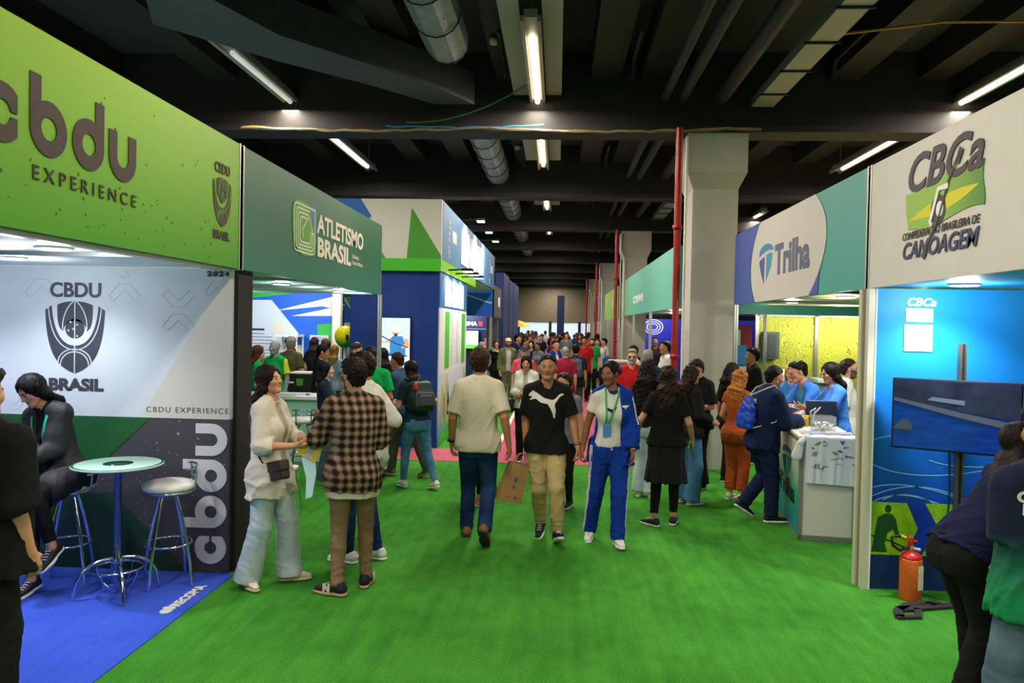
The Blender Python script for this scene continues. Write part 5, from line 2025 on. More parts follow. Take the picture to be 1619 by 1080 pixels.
t = fascia('dark grey fascia with pale emblem past the blue speckled banner', 'L', -1.9, 22.5, 25.2, 2.25, 3.2, mat('print_graphite', '4a464a', 0.6))
shape([[(24.0, 2.6), (24.7, 2.6), (24.7, 2.9), (24.0, 2.9)]], LITW, FL(-1.898), t, 'emblem')
tag(MB().box(-2.3, -1.95, 24.5, 25.0, 0, 2.25, mat('print_graphite', '4a464a', 0.6)).build('pillar_panel'), 'dark grey pillar panel under the pale emblem fascia', 'panel')
for i, (y0, y1, zt) in enumerate(((26.4, 29.2, 3.85), (29.6, 32.0, 3.8), (32.3, 36.3, 3.85))):
    tag(MB().box(-2.2, -1.9, y0, y1, 0, zt, mat('column_navy', '16275e', 0.55, var=0.05)).build('tall_panel'), '%s of the tall navy panels rising along the far aisle' % ('nearest', 'middle', 'farthest')[i], 'panel', 'tall navy panels')
tag(MB().box(-0.05, 0.42, 50, 50.45, 0, 4.05, mat('column_navy', '16275e', 0.55, var=0.05)).build('tall_panel'), 'lone navy pillar standing in front of the bright far windows', 'pillar')
t = thing('parasol', 'yellow parasol above the far crowd', 'parasol', (-2.7, 47, 0))
MB().lathe([(1.3, 1.95), (0.7, 2.3), (0.02, 2.45)], mat('parasol_yellow', 'e8c81c', 0.6), 8, Matrix.Translation((-2.9, 47, 0)), False).build('canopy', t)
MB().tube([(-2.9, 47, 0), (-2.9, 47, 2.5)], 0.025, ALU, 8).build('pole', t)

# ------------------------------------------------------------------ right: white canoeing booth
gz0, gz1 = 2.345, 3.292
t = fascia('white booth fascia with dark canoeing lettering and green flag emblem', 'R', 2.4, 1.4, 6.06, gz0, gz1, mat('fascia_white', 'ccc4be', 0.5, var=0.02))
PLUM = mat('print_plum', '443840', 0.6)


def yz(y, z):           # (u, v) on the right fascia: u runs towards the camera from y = 6.1
    return (6.1 - y, z)


G1, G2 = mat('flag_green', '5f9a24', 0.6), mat('flag_yellow', 'd8cc1e', 0.6)
flag = bez(yz(5.44, 2.96), yz(5.15, 2.92), yz(4.95, 3.06), yz(4.60, 2.99), 12) + [yz(4.47, 3.0)] + bez(yz(4.47, 3.0), yz(4.52, 2.88), yz(4.44, 2.84), yz(4.46, 2.74), 8) + bez(yz(4.46, 2.74), yz(4.7, 2.79), yz(4.95, 2.66), yz(5.25, 2.70), 12) + [yz(5.40, 2.715)] + bez(yz(5.40, 2.715), yz(5.40, 2.78), yz(5.46, 2.86), yz(5.44, 2.96), 8)
FRM = FR(2.398, 6.1, 0)
shape([flag], ramp('flag_print', '3f7f1c', '8fb43a', 1, 4.45, 4.95), FRM, t, 'flag')
shape([bez(yz(5.38, 2.77), yz(5.1, 2.86), yz(4.8, 2.90), yz(4.52, 2.87), 14) + bez(yz(4.52, 2.87), yz(4.8, 2.76), yz(5.1, 2.75), yz(5.38, 2.77), 14)], G2, FRM, t, 'flag', 0.001, 0.002)
shape([circ(6.1 - 4.985, 2.79, 0.095, 0.095)], PLUM, FRM, t, 'flag', 0.001, 0.004)
shape([circ(6.1 - 4.96, 2.79, 0.045, 0.05)], LITW, FRM, t, 'flag', 0.001, 0.006)
pad = [yz(5.14, 2.55), yz(4.96, 2.75), yz(4.86, 2.95), yz(4.74, 3.10)]
shape([band(pad, 0.022)], PLUM, FRM, t, 'paddle', 0.001, 0.007)
shape([band([yz(5.05, 2.70), yz(5.08, 2.72), yz(4.98, 2.92), yz(4.86, 2.92)], 0.035)], LITW, FRM, t, 'paddle', 0.001, 0.008)
for pp in ([yz(5.17, 2.5), yz(5.10, 2.60)], [yz(4.77, 3.04), yz(4.72, 3.12)]):
    shape([band(pp, 0.05)], PLUM, FRM, t, 'paddle', 0.001, 0.005)
text('CBCa', 0.34, PLUM, FR(2.396, 5.45, 2.965), t, bold=0.007, shear=0.28, fit=0.93)
text('CONFEDERAÇÃO BRASILEIRA DE', 0.07, PLUM, FR(2.396, 5.48, 2.645), t, bold=0.0, shear=0.25, fit=0.97)
text('CANOAGEM', 0.155, mat('print_indigo', '3c3c5e', 0.6), FR(2.396, 5.48, 2.515), t, bold=0.003, shear=0.25, fit=0.96)
so = thing('booth_canopy', 'blue canopy panel over the canoeing booth', 'canopy', (4, 4, 2.35))
MB().box(2.46, 9, 1.4, 6.05, 2.36, 2.39, mat('soffit_blue', '2a9ad0', 0.5)).build('soffit_panel', so)
m2 = MB()
for y in (2.0, 4.0):
    m2.box(2.5, 9, y, y + 0.03, 2.335, 2.36, ALU)
m2.build('rail', so)
spots_downlight('round downlight in blue canopy over the screen', 2.87, 5.57, 2.36, power=80, dy=0.35, ang=125)
spots_downlight('round downlight in blue canopy towards the frame edge', 4.0, 4.6, 2.36, power=40)
t = thing('booth_wall', 'blue printed booth wall with green chevron photographs of paddlers', 'booth wall', (4, 6.06, 0))
BL = ramp('water_blue_print', '0c36a8', '1a98e8', 2, 0.6, 2.2)
mb = MB()
mb.box(2.46, 8, 6.06, 6.12, 0.0, 2.345, BL)
mb.build('panel', t)
B2 = FC(6.059)
shape([[(2.46, 0), (8, 0), (8, 0.27), (2.46, 0.27)]], mat('print_deep_blue', '082a5e', 0.6), B2, t, 'base_band')
CHV = turf_mat('chevron_print', '2f8a1a', 'b4dc2a', 0.45, 1.0)
shape([[(2.462, 0.27), (2.73, 0.27), (2.83, 0.48), (2.74, 0.68), (2.462, 0.68)]], CHV, B2, t, 'chevron_photo', off=0.001)
for dx in (0, 0.55):
    shape([[(2.86 + dx, 0.27), (3.35 + dx, 0.27), (3.45 + dx, 0.48), (3.36 + dx, 0.68), (2.88 + dx, 0.68), (2.99 + dx, 0.48)]], CHV, B2, t, 'chevron_photo', off=0.001)
PAD = mat('print_paddler', '0f4a1c', 0.6)
shape([circ(2.60, 0.63, 0.024, 0.032)], PAD, B2, t, 'printed_paddler', off=0.002)
shape([[(2.52, 0.56), (2.58, 0.595), (2.63, 0.59), (2.66, 0.55), (2.69, 0.42), (2.67, 0.40), (2.64, 0.47), (2.60, 0.44), (2.58, 0.36), (2.60, 0.29), (2.48, 0.29), (2.50, 0.42)]], PAD, B2, t, 'printed_paddler', off=0.002)
shape([band([(2.47, 0.42), (2.62, 0.38), (2.76, 0.32)], 0.014)], PAD, B2, t, 'printed_paddler', off=0.003)
for k in range(3):
    shape([circ(3.30 + 0.05 * k, 0.42 - 0.04 * (k % 2), 0.026), circ(3.30 + 0.05 * k, 0.42 - 0.04 * (k % 2), 0.021)[::-1]], mat('print_lemon', 'd8e04a', 0.6), B2, t, 'rings', off=0.003)
WL = mat('print_sky_line', '7fc0f0', 0.6)
for (a, b, c, d) in (((2.46, 1.16), (2.6, 1.22), (2.7, 1.2), (2.75, 1.19)), ((2.46, 0.98), (2.7, 0.86), (3.1, 0.88), (3.5, 1.0)), ((2.46, 0.72), (2.75, 0.86), (3.0, 0.86), (3.5, 0.55)), ((2.46, 0.79), (2.7, 0.87), (3.1, 0.80), (3.6, 0.5)),
                     ((2.46, 0.66), (2.6, 0.78), (2.9, 0.80), (3.4, 0.45)), ((2.56, 0.70), (2.7, 0.78), (2.85, 0.74), (2.95, 0.68)), ((2.9, 1.02), (3.2, 0.9), (3.6, 1.1), (4.4, 0.8))):
    shape([band(bez(a, b, c, d, 20), 0.007)], WL, B2, t, 'wave_line', 0.0006)
text('CBCa', 0.085, LITW, FC(6.058, 2.69, 2.215), t, bold=0.003, shear=0.25, fit=0.22)
MB().box(2.69, 2.895, 6.055, 6.059, 2.09, 2.195, LITW).build('white_label', t)
MB().rbox(2.68, 2.895, 6.05, 6.059, 1.86, 2.07, LITW, 0.004).build('white_card', t)
t = thing('booth_post', 'double cream aluminium post at the corner of the blue booth wall', 'post', (2.42, 6.1, 0))
CRM = mat('cream_aluminium', 'c9c2ae', 0.45, 0.2)
mb = MB()
mb.box(2.40, 2.455, 6.03, 6.085, 0, 2.34, CRM)
mb.box(2.385, 2.44, 6.13, 6.185, 0, 2.34, CRM)
mb.box(2.40, 2.43, 6.085, 6.13, 0, 2.34, mat('post_groove', '8a846c', 0.5, 0.3))
mb.build('extrusion', t)
MB().box(2.452, 2.462, 6.025, 6.058, 0, 2.34, LITW).build('white_strip', t)

# screen on its floor stand
t = thing('television', 'wide dark screen on pole stand showing a blue river course', 'television', (2.95, 5.7, 0))
ang = math.atan2(5.5 - 5.9, 3.26 - 2.54)
TM = Matrix.Translation((2.54, 5.9, 0)) @ Matrix.Rotation(ang, 4, 'Z')
L = math.hypot(0.72, 0.4)
mb = MB()
mb.rbox(0, L, 0.0, 0.05, 1.135, 1.665, BLACK, 0.006, TM)
mb.build('bezel', t)
m2 = MB()
m2.box(0.012, L - 0.012, -0.004, 0.0, 1.15, 1.653, mat('screen_river', '0e2c6e', 0.12, emit=0.35, var=0.35, vscale=7, stretch=(1, 1, 4)), TM)
m2.build('screen', t)
SM = TM @ frame((0.012, -0.005, 1.15), (1, 0, 0), (0, 0, 1))
shape([[(0, 0.50), (L - .024, 0.50), (L - .024, 0.24), (0.45, 0.29), (0.2, 0.33), (0, 0.37)]], mat('screen_hill', '24283a', 0.15, emit=0.3, var=0.4, vscale=8), SM, t, 'picture_shape')
shape([[(0, 0.37), (0.2, 0.33), (0.45, 0.28), (L - .024, 0.22), (L - .024, 0.17), (0.4, 0.25), (0.15, 0.31), (0, 0.345)]], mat('screen_bank', '4a4a5a', 0.15, emit=0.3), SM, t, 'picture_shape', off=0.001)
shape([[(0.22, 0.36), (0.46, 0.335), (0.46, 0.37), (0.25, 0.385)]], mat('screen_stand', '5a6278', 0.15, emit=0.35), SM, t, 'picture_shape', off=0.002)
shape([bez((0, 0.13), (0.05, 0.24), (0.1, 0.22), (0.13, 0.16), 10) + [(0.12, 0.13)]], mat('screen_rock', '3a3e4e', 0.15, emit=0.3), SM, t, 'picture_shape', off=0.002)
st = thing('screen_stand', 'grey metal pole stand with flat dark feet under the wide screen', 'stand', (2.98, 5.76, 0))
mb = MB()
mb.box(2.955, 3.005, 5.76, 5.80, 0.0, 1.93, mat('stand_metal', '6a655e', 0.4, 0.6))
mb.box(2.972, 2.988, 5.755, 5.76, 0.0, 1.93, BLACK)
mb.build('pole', st)
m2 = MB()
FEET = mat('stand_feet', '2f2c2b', 0.6)
for bar_, bw_ in (([(2.43, 5.42), (2.47, 5.55), (2.60, 5.68), (2.74, 5.74), (2.86, 5.73)], 0.06), ([(2.49, 5.58), (2.98, 5.72)], 0.075), ([(2.41, 5.43), (2.57, 5.45), (2.63, 5.60)], 0.05), ([(2.76, 5.74), (2.80, 5.68)], 0.05), ([(2.98, 5.72), (3.46, 5.44)], 0.075), ([(3.30, 5.30), (3.42, 5.40), (3.52, 5.52)], 0.06)):
    b_ = band(bar_, bw_)
    n_ = len(b_) // 2
    for i in range(n_ - 1):
        m2.prism([b_[i], b_[i + 1], b_[2 * n_ - 2 - i], b_[2 * n_ - 1 - i]][::-1], 0.022, FEET)
m2.build('base', st)
tag(MB().tube([(2.90, 5.745, 1.20), (2.90, 5.76, 1.12), (2.92, 5.78, 0.85), (2.91, 5.78, 0.6), (2.84, 5.78, 0.52), (2.87, 5.78, 0.5)], 0.006, BLACK, 6).build('power_cable'), 'thin black cable dangling below the wide screen', 'cable')

# fire extinguisher
t = thing('fire_extinguisher', 'red fire extinguisher in orange mesh sleeve by the blue booth wall', 'fire extinguisher', (2.69, 5.85, 0))
EX = Matrix.Translation((2.69, 5.85, 0))
ORM = mat('orange_mesh', 'd8641c', 0.6, bump=1.0, bscale=150, var=0.25, vscale=120)
REDG = mat('extinguisher_red', 'c01a1c', 0.3, spec=0.6)
MB().lathe([(0.072, 0.0), (0.078, 0.01), (0.078, 0.30), (0.076, 0.31)], ORM, 28, EX).build('sleeve', t)
MB().lathe([(0.075, 0.30), (0.074, 0.325), (0.06, 0.345), (0.035, 0.36), (0.02, 0.365)], REDG, 28, EX).build('cylinder', t)
m2 = MB()
m2.lathe([(0.018, 0.36), (0.018, 0.40), (0.012, 0.41)], ALU, 14, EX)
m2.tube([(2.69, 5.85, 0.385), (2.75, 5.84, 0.375)], 0.014, ALU, 10)
m2.build('valve', t)
m3 = MB()
m3.rbox(2.665, 2.70, 5.835, 5.865, 0.38, 0.47, REDG, 0.008, Matrix.Translation((0, 0, 0)))
m3.rbox(2.66, 2.735, 5.84, 5.86, 0.43, 0.445, REDG, 0.006)
m3.build('lever', t)
MB().tube([(2.66, 5.85, 0.39), (2.60, 5.83, 0.37), (2.54, 5.82, 0.41), (2.53, 5.82, 0.47), (2.58, 5.82, 0.485), (2.64, 5.83, 0.46)], 0.011, mat('rubber', '161616', 0.6), 10).build('hose', t)
MB().tube([(2.60, 5.82, 0.483), (2.635, 5.83, 0.465)], 0.013, mat('hose_yellow', 'd8b81c', 0.5), 10).build('hose_clip', t)
MB().box(2.708, 2.752, 5.772, 5.776, 0.09, 0.27, mat('label_cream', 'd8cfa8', 0.6, var=0.2, vscale=40), Matrix.Translation((2.73, 5.774, 0)) @ Matrix.Rotation(0.35, 4, 'Z') @ Matrix.Translation((-2.73, -5.774, 0)) @ Matrix.Translation((0.005, 0.006, 0))).build('label_sticker', t)

# ------------------------------------------------------------------ right: the booth with the round blue mark
t = fascia('blue, white and teal booth fascia with a shield mark', 'R', 2.4, 6.10, 10.55, gz0, gz1, ramp('teal_print', '3f9a94', '4aa898', 1, 6, 10))
INDI = mat('print_royal', '3b4f9e', 0.6)


def uz(y, z):
    return (10.55 - y, z)


F2 = FR(2.398, 10.55, 0)
shape([[uz(10.53, gz1), uz(9.25, gz1)] + bez(uz(9.25, gz1), uz(9.75, 3.05), uz(9.85, 2.6), uz(9.45, gz0), 14) + [uz(10.53, gz0)]], INDI, F2, t, 'graphic')
shape([[uz(9.25, gz1), uz(7.32, gz1)] + bez(uz(7.32, gz1), uz(6.85, 3.02), uz(6.9, 2.7), uz(7.45, gz0), 16) + [uz(9.40, gz0)] + bez(uz(9.40, gz0), uz(9.78, 2.6), uz(9.70, 3.05), uz(9.25, gz1), 14)], mat('fascia_white', 'ccc4be', 0.5, var=0.02), F2, t, 'graphic', off=0.001)
shape([bez(uz(7.20, 2.70), uz(7.28, 2.58), uz(7.38, 2.45), uz(7.45, gz0), 8) + [uz(7.2, gz0)] + [uz(7.15, 2.6)]], INDI, F2, t, 'graphic', off=0.0005)


def trilha_mark(M, parent, k, a, b, c):
    """shield mark: a cap over two blades, unit width 1"""
    cap = circ(0.5, 1.0, 0.5, 0.36, 16, 0, 180)
    cap = [(0, 0.86)] + [(p[0], p[1]) for p in cap[::-1]] + [(1.0, 1.0), (0.95, 1.02)] + bez((0.95, 1.02), (0.6, 1.12), (0.2, 1.0), (0.0, 0.86), 10)
    shape([[(p[0] * k, p[1] * k) for p in cap]], a, M, parent, 'emblem', 0.001)
    shape([[(0.0, 0.70), (0.30, 0.82), (0.40, 0.82), (0.38, -0.35), (0.12, 0.25)]] , b, M, parent, 'emblem', 0.001)
    shape([[(p[0] * k, p[1] * k) for p in ((0.52, 0.90), (0.75, 0.94), (0.95, 0.90), (0.85, 0.35), (0.52, -0.25))]], c, M, parent, 'emblem', 0.001)


trilha_mark(FR(2.395, 9.27, 2.63) @ Matrix.Diagonal((0.60, 0.275, 1, 1)), t, 1.0, mat('mark_blue', '2a7fae', 0.6), INDI, mat('mark_teal', '2f8fae', 0.6))
text('Trilha', 0.45, mat('print_dusk', '565a78', 0.6), FR(2.395, 8.60, 2.63), t, bold=0.016, fit=1.18)
so = thing('booth_canopy', 'pale olive canopy over the signed shirt counter', 'canopy', (4, 8, 2.37))
MB().box(2.46, 9, 6.19, 10.5, 2.37, 2.40, mat('soffit_olive', 'b6bf74', 0.5, var=0.1, vscale=1.2)).build('soffit_panel', so)
m2 = MB()
for y in (7.0, 8.2, 9.4):
    m2.box(2.5, 9, y, y + 0.03, 2.345, 2.37, mat('rail_dark', '5a5c50', 0.5))
m2.build('rail', so)
for i, (x, y) in enumerate(((2.95, 8.0), (2.9, 9.6), (3.9, 8.4), (4.6, 7.4))):
    spots_downlight(('round downlight in olive canopy nearest the white fascia corner', 'round downlight in olive canopy towards the concrete column', 'round downlight in olive canopy over the staff in blue', 'round downlight deepest in the olive canopy')[i], x, y, 2.37, power=60, col=(1, 0.97, 0.88))
t = thing('rear_beam', 'teal beam closing the back of the olive canopy booth', 'beam', (4, 10.5, 2.2))
MB().box(2.46, 9, 10.5, 10.56, 2.22, 2.34, mat('beam_teal', '1f7a66', 0.5)).build('panel', t)
post('aluminium post under the blue end of the shield mark fascia', 2.42, 10.5, 2.345)
post('inner aluminium post behind the concrete column', 2.75, 12.6, 2.3, 0.05)
# the wood-grain wall behind
def wood_wall(name):
    m = bpy.data.materials.new(name)
    m.use_nodes = True
    nt = m.node_tree
    b = nt.nodes['Principled BSDF']
    b.inputs['Roughness'].default_value = 0.6
    tc = nt.nodes.new('ShaderNodeTexCoord')
    mp = nt.nodes.new('ShaderNodeMapping')
    mp.inputs['Scale'].default_value = (1, 1, 0.35)
    n = nt.nodes.new('ShaderNodeTexNoise')
    n.inputs['Scale'].default_value = 4.2
    n.inputs['Detail'].default_value = 1.5
    n.inputs['Distortion'].default_value = 0.6
    nt.links.new(tc.outputs['Object'], mp.inputs[0])
    nt.links.new(mp.outputs[0], n.inputs['Vector'])
    k = nt.nodes.new('ShaderNodeMath')
    k.operation = 'MULTIPLY'
    k.inputs[1].default_value = 26
    nt.links.new(n.outputs['Fac'], k.inputs[0])
    f = nt.nodes.new('ShaderNodeMath')
    f.operation = 'FRACT'
    nt.links.new(k.outputs[0], f.inputs[0])
    cr = nt.nodes.new('ShaderNodeValToRGB')
    e = cr.color_ramp.elements
    e[0].color, e[1].color = lin('6a6a14'), lin('c8cc3a')
    e[0].position, e[1].position = 0.0, 0.28
    x = e.new(0.8)
    x.color = lin('dede50')
    nt.links.new(f.outputs[0], cr.inputs[0])
    nt.links.new(cr.outputs[0], b.inputs['Base Color'])
    return m


t = thing('booth_wall', 'yellow green wall printed with large wood grain', 'booth wall', (5.5, 15, 0))
MB().box(3.86, 9, 15, 15.06, 0, 2.35, wood_wall('wood_print')).build('panel', t)
m2 = MB()
for x in (3.86, 4.98, 6.4):
    m2.box(x - 0.03, x + 0.03, 14.95, 15.0, 0, 2.35, ALU)
m2.box(3.86, 9, 14.95, 15.0, 2.28, 2.35, WHITE)
m2.build('frame', t)
for i, x in enumerate((4.35, 5.25, 5.75, 6.3)):
    spot_light(x, 13.75, 2.45, x, 15.0, 1.35, 330, 95, 0.5, (1, 0.97, 0.85), 0.05)
so = thing('booth_canopy', 'cream canopy in front of the wood grain wall', 'canopy', (5, 13, 2.5))
MB().box(2.8, 9, 10.7, 15.06, 2.52, 2.55, mat('soffit_cream', 'c8bf8a', 0.5, var=0.1, vscale=1)).build('soffit_panel', so)
for i, (x, y) in enumerate(((3.6, 12.0), (4.6, 12.4), (5.0, 13.8), (5.6, 11.8))):
    spots_downlight('%s round downlight in the cream canopy before the wood grain wall' % ('leftmost', 'second', 'third', 'rightmost')[i], x, y, 2.52, power=60, col=(1, 0.97, 0.85))
t = thing('wall_box', 'grey weathered box hung on the wood grain wall', 'box', (4.08, 14.9, 1.45))
MB().rbox(3.95, 4.24, 14.78, 14.99, 1.46, 1.98, mat('grey_wood', '6b706e', 0.7, var=0.3, vscale=5, stretch=(4, 4, 0.6)), 0.01).build('box_body', t)
MB().box(4.02, 4.17, 14.76, 14.78, 1.50, 1.94, mat('grey_wood_dark', '565b5a', 0.7)).build('box_front', t)
t = thing('poster', 'blue and pale green poster between the inner posts', 'poster', (3.5, 14.4, 1))
MB().box(3.28, 3.62, 14.4, 14.44, 0, 2.1, mat('maroon_panel', '8a1f26', 0.6)).build('backing', t)
MB().box(3.25, 3.52, 14.36, 14.4, 1.35, 1.72, mat('poster_blue', '2f86d0', 0.5)).build('print', t)
MB().box(3.22, 3.40, 14.36, 14.4, 1.72, 2.0, mat('poster_mint', 'a9e0c0', 0.5)).build('print', t)
MB().box(3.25, 3.52, 14.36, 14.4, 0.8, 1.33, WHITE).build('print', t)
post('white inner post at the left edge of the wood grain wall', 3.83, 14.3, 2.4, 0.05)
# printer stand in that booth
t = thing('printer', 'grey office printer on a stand behind the staff in blue', 'printer', (4.8, 13.2, 0))
MB().rbox(4.45, 4.95, 13.2, 13.7, 0.9, 1.12, mat('printer_grey', '6a7074', 0.5), 0.03).build('body', t)
MB().rbox(4.42, 4.98, 13.15, 13.7, 1.12, 1.2, mat('printer_white', 'c8ccce', 0.5), 0.02).build('lid', t)
MB().box(4.5, 5.2, 13.25, 13.75, 0, 0.9, mat('cabinet_green', '1f9a5a', 0.5)).build('cabinet', t)
t = thing('appliance', 'white tabletop appliance beside the inner posts', 'appliance', (3.75, 12.5, 0))
MB().rbox(3.6, 3.86, 12.4, 12.7, 0.95, 1.38, WHITE_L, 0.08).build('body', t)
MB().box(3.4, 4.2, 12.3, 12.9, 0, 0.95, mat('cabinet_green', '1f9a5a', 0.5)).build('cabinet', t)

# ------------------------------------------------------------------ right, beyond the column
t = fascia('teal booth fascia with small white lettering beyond the first column', 'R', 1.9, 12.55, 23.0, 2.34, 3.36, ramp('sea_print', '8fb870', '5fb09c', 1, 23, 19, c2='6fb48e'))
text('crewe', 0.36, LITW, FR(1.898, 19.4, 2.62), t, bold=0.01, fit=2.2)
MB().box(1.93, 3.4, 12.5, 12.56, 2.34, 3.36, mat('sea_dark', '1f8274', 0.5)).build('end_panel', t)
so = thing('booth_canopy', 'white canopy behind the teal fascia', 'canopy', (4, 17, 2.4))
MB().box(1.96, 8, 12.6, 23, 2.42, 2.45, mat('soffit_warm', 'bcae90', 0.5)).build('soffit_panel', so)
for i, (x, y) in enumerate(((2.4, 14.5), (2.6, 17), (3.0, 20))):
    spots_downlight('%s round downlight in the canopy behind the teal fascia' % ('nearest', 'middle', 'farthest')[i], x, y, 2.42, power=60, col=(1, 0.97, 0.9))
t = thing('booth_wall', 'violet blue wall with white ring graphics beyond the column', 'booth wall', (3.5, 24, 0))
VIO = mat('print_violet', '2a2ac0', 0.5)
MB().box(2.55, 7, 24, 24.06, 0, 2.3, VIO).build('panel', t)
for r in (0.30, 0.22, 0.14):
    shape([circ(3.0, 2.05, r, r * 0.8), circ(3.0, 2.05, r - 0.035, (r - 0.035) * 0.8)[::-1]], LITW, FC(23.998), t, 'ring_graphic')
spot_light(3.0, 22.8, 2.4, 3.0, 24, 1.7, 60, 110, 0.7, (0.9, 0.9, 1), 0.1)
for i, y in enumerate((12.6, 16.0, 19.5, 22.9)):
    post('%s post under the teal fascia' % ('nearest', 'second', 'third', 'farthest')[i], 1.93, y, 2.34, 0.05)
t = fascia('light green booth fascia farther along the columns', 'R', 1.93, 24.6, 31.5, 2.3, 3.35, mat('print_sage', '7fb04a', 0.6))
shape([circ(27.2 - 24.6, 2.85, 0.2, 0.2), circ(27.2 - 24.6, 2.85, 0.13, 0.13)[::-1]], LITW, FR(1.928, 29.8, 0), t, 'pale_mark')
for i, y in enumerate((24.7, 28, 31.4)):
    post('%s post under the light green fascia' % ('nearest', 'middle', 'farthest')[i], 1.95, y, 2.3, 0.05)
t = fascia('dark plum booth fascia near the far columns', 'R', 1.95, 34.5, 42, 2.3, 3.35, mat('print_plum_dark', '3a3440', 0.6))
post('lone post under the dark plum fascia', 1.98, 34.6, 2.3, 0.05)
t = thing('reception_desk', 'low pale grey desk by the second red riser pipe', 'desk', (1.75, 20.6, 0))
MB().box(1.45, 2.0, 20.3, 21.3, 0, 1.08, mat('desk_grey', '9a978c', 0.6)).build('cabinet', t)
MB().box(1.42, 2.03, 20.27, 21.33, 1.08, 1.12, WHITE).build('desk_top', t)
t = thing('partition_wall', 'pale grey partition behind the far posts', 'partition', (2.6, 30, 0))
MB().box(2.5, 2.56, 24.8, 42, 0, 2.3, mat('partition_grey', '9fa19c', 0.7)).build('panel', t)
# ------------------------------------------------------------------ people
def W2L(x, y, face, p):
    """a world point in the frame of a figure standing at (x, y) facing that way"""
    a = -rad(face)
    dx, dy = p[0] - x, p[1] - y
    return (dx * math.cos(-a) - dy * math.sin(-a), dx * math.sin(-a) + dy * math.cos(-a), p[2], 1)


def plaid(name, c0, c1, c2, size=0.062):
    m = bpy.data.materials.new(name)
    m.use_nodes = True
    nt = m.node_tree
    b = nt.nodes['Principled BSDF']
    b.inputs['Roughness'].default_value = 0.9
    b.inputs['Specular IOR Level'].default_value = 0.1
    tc = nt.nodes.new('ShaderNodeTexCoord')
    sp = nt.nodes.new('ShaderNodeSeparateXYZ')
    nt.links.new(tc.outputs['Object'], sp.inputs[0])

    def mth(op, a, b_):
        n = nt.nodes.new('ShaderNodeMath')
        n.operation = op
        for i, v in enumerate((a, b_)):
            if v is None:
                continue
            if isinstance(v, (int, float)):
                n.inputs[i].default_value = v
            else:
                nt.links.new(v, n.inputs[i])
        return n.outputs[0]
    ad = mth('ADD', sp.outputs[0], mth('MULTIPLY', sp.outputs[1], 0.55))
    f = 2 * math.pi / size
    sx = mth('ADD', mth('MULTIPLY', mth('SINE', mth('MULTIPLY', ad, f), None), 0.5), 0.5)
    sz = mth('ADD', mth('MULTIPLY', mth('SINE', mth('MULTIPLY', sp.outputs[2], f), None), 0.5), 0.5)
    tot = mth('MULTIPLY', mth('ADD', sx, sz), 0.5)
    cr = nt.nodes.new('ShaderNodeValToRGB')
    e = cr.color_ramp.elements
    e[0].color, e[1].color = lin(c0), lin(c2)
    e[0].position, e[1].position = 0.22, 0.85
    x = e.new(0.5)
    x.color = lin(c1)
    nt.links.new(tot, cr.inputs[0])
    nt.links.new(cr.outputs[0], b.inputs['Base Color'])
    return m


def floral(name, base, spot):
    m = mat(name, base, 0.9)
    nt = m.node_tree
    b = nt.nodes['Principled BSDF']
    tc = nt.nodes.new('ShaderNodeTexCoord')
    v = nt.nodes.new('ShaderNodeTexVoronoi')
    v.inputs['Scale'].default_value = 13
    nt.links.new(tc.outputs['Object'], v.inputs['Vector'])
    r = nt.nodes.new('ShaderNodeMapRange')
    r.inputs[1].default_value, r.inputs[2].default_value = 0.38, 0.42
    nt.links.new(v.outputs['Distance'], r.inputs[0])
    mx = nt.nodes.new('ShaderNodeMixRGB')
    mx.inputs[1].default_value, mx.inputs[2].default_value = lin(spot), lin(base)
    nt.links.new(r.outputs[0], mx.inputs[0])
    nt.links.new(mx.outputs[0], b.inputs['Base Color'])
    return m


def denim(name, c, fade):
    m = mat(name, c, 0.9, spec=0.15, bump=0.25, bscale=90, var=0.0)
    nt = m.node_tree
    b = nt.nodes['Principled BSDF']
    tc = nt.nodes.new('ShaderNodeTexCoord')
    n = nt.nodes.new('ShaderNodeTexNoise')
    n.inputs['Scale'].default_value = 5
    n.inputs['Detail'].default_value = 5
    nt.links.new(tc.outputs['Object'], n.inputs['Vector'])
    mx = nt.nodes.new('ShaderNodeMixRGB')
    mx.inputs[1].default_value, mx.inputs[2].default_value = lin(c), lin(fade)
    r = nt.nodes.new('ShaderNodeMapRange')
    r.inputs[1].default_value, r.inputs[2].default_value = 0.35, 0.7
    nt.links.new(n.outputs['Fac'], r.inputs[0])
    nt.links.new(r.outputs[0], mx.inputs[0])
    nt.links.new(mx.outputs[0], b.inputs['Base Color'])
    return m


BLK = fabric('black_cotton', '131313')
BLK2 = fabric('black_wool', '19191b')
WHT = fabric('white_cotton', 'c8c4bc')
CREAMF = fabric('cream_cotton', 'c3b9a2', var=0.04)
LINEN = fabric('cream_linen', 'cac0b2', var=0.04)
KHAKI = fabric('khaki_cotton', 'b39c6c')
TAUPE = fabric('taupe_cotton', '84694f')
NAVYF = fabric('navy_cotton', '14203f')
ROYAL = fabric('royal_blue', '10328a')
POLO = fabric('polo_blue', '3f78d4')
DEN = denim('dark_denim', '14284a', '27446e')
DENB = denim('blue_denim', '3f6f9c', '5f8fba')
DENP = denim('pale_denim', '9fb0ba', 'c4cdd0')
DENG = denim('grey_denim', '3c444c', '5a626a')
OLIVE = fabric('olive_cotton', '5c6440')
SH_W = mat('white_leather', 'dcdad4', 0.5)
SH_WS = mat('white_rubber', 'e4e2dc', 0.6)
SH_B = mat('black_mesh', '17171a', 0.7)
SH_T = mat('tan_leather', '8a5a30', 0.6)
SH_P = mat('pink_mesh', 'd83a6c', 0.6)
LAN = mat('lanyard_green', '1f9a4a', 0.6)
LANT = mat('lanyard_teal', '1f8f80', 0.6)
BADGE = mat('badge_blue', '4a78c4', 0.5)
BADGE_W = mat('badge_white', 'd8d8dc', 0.5)
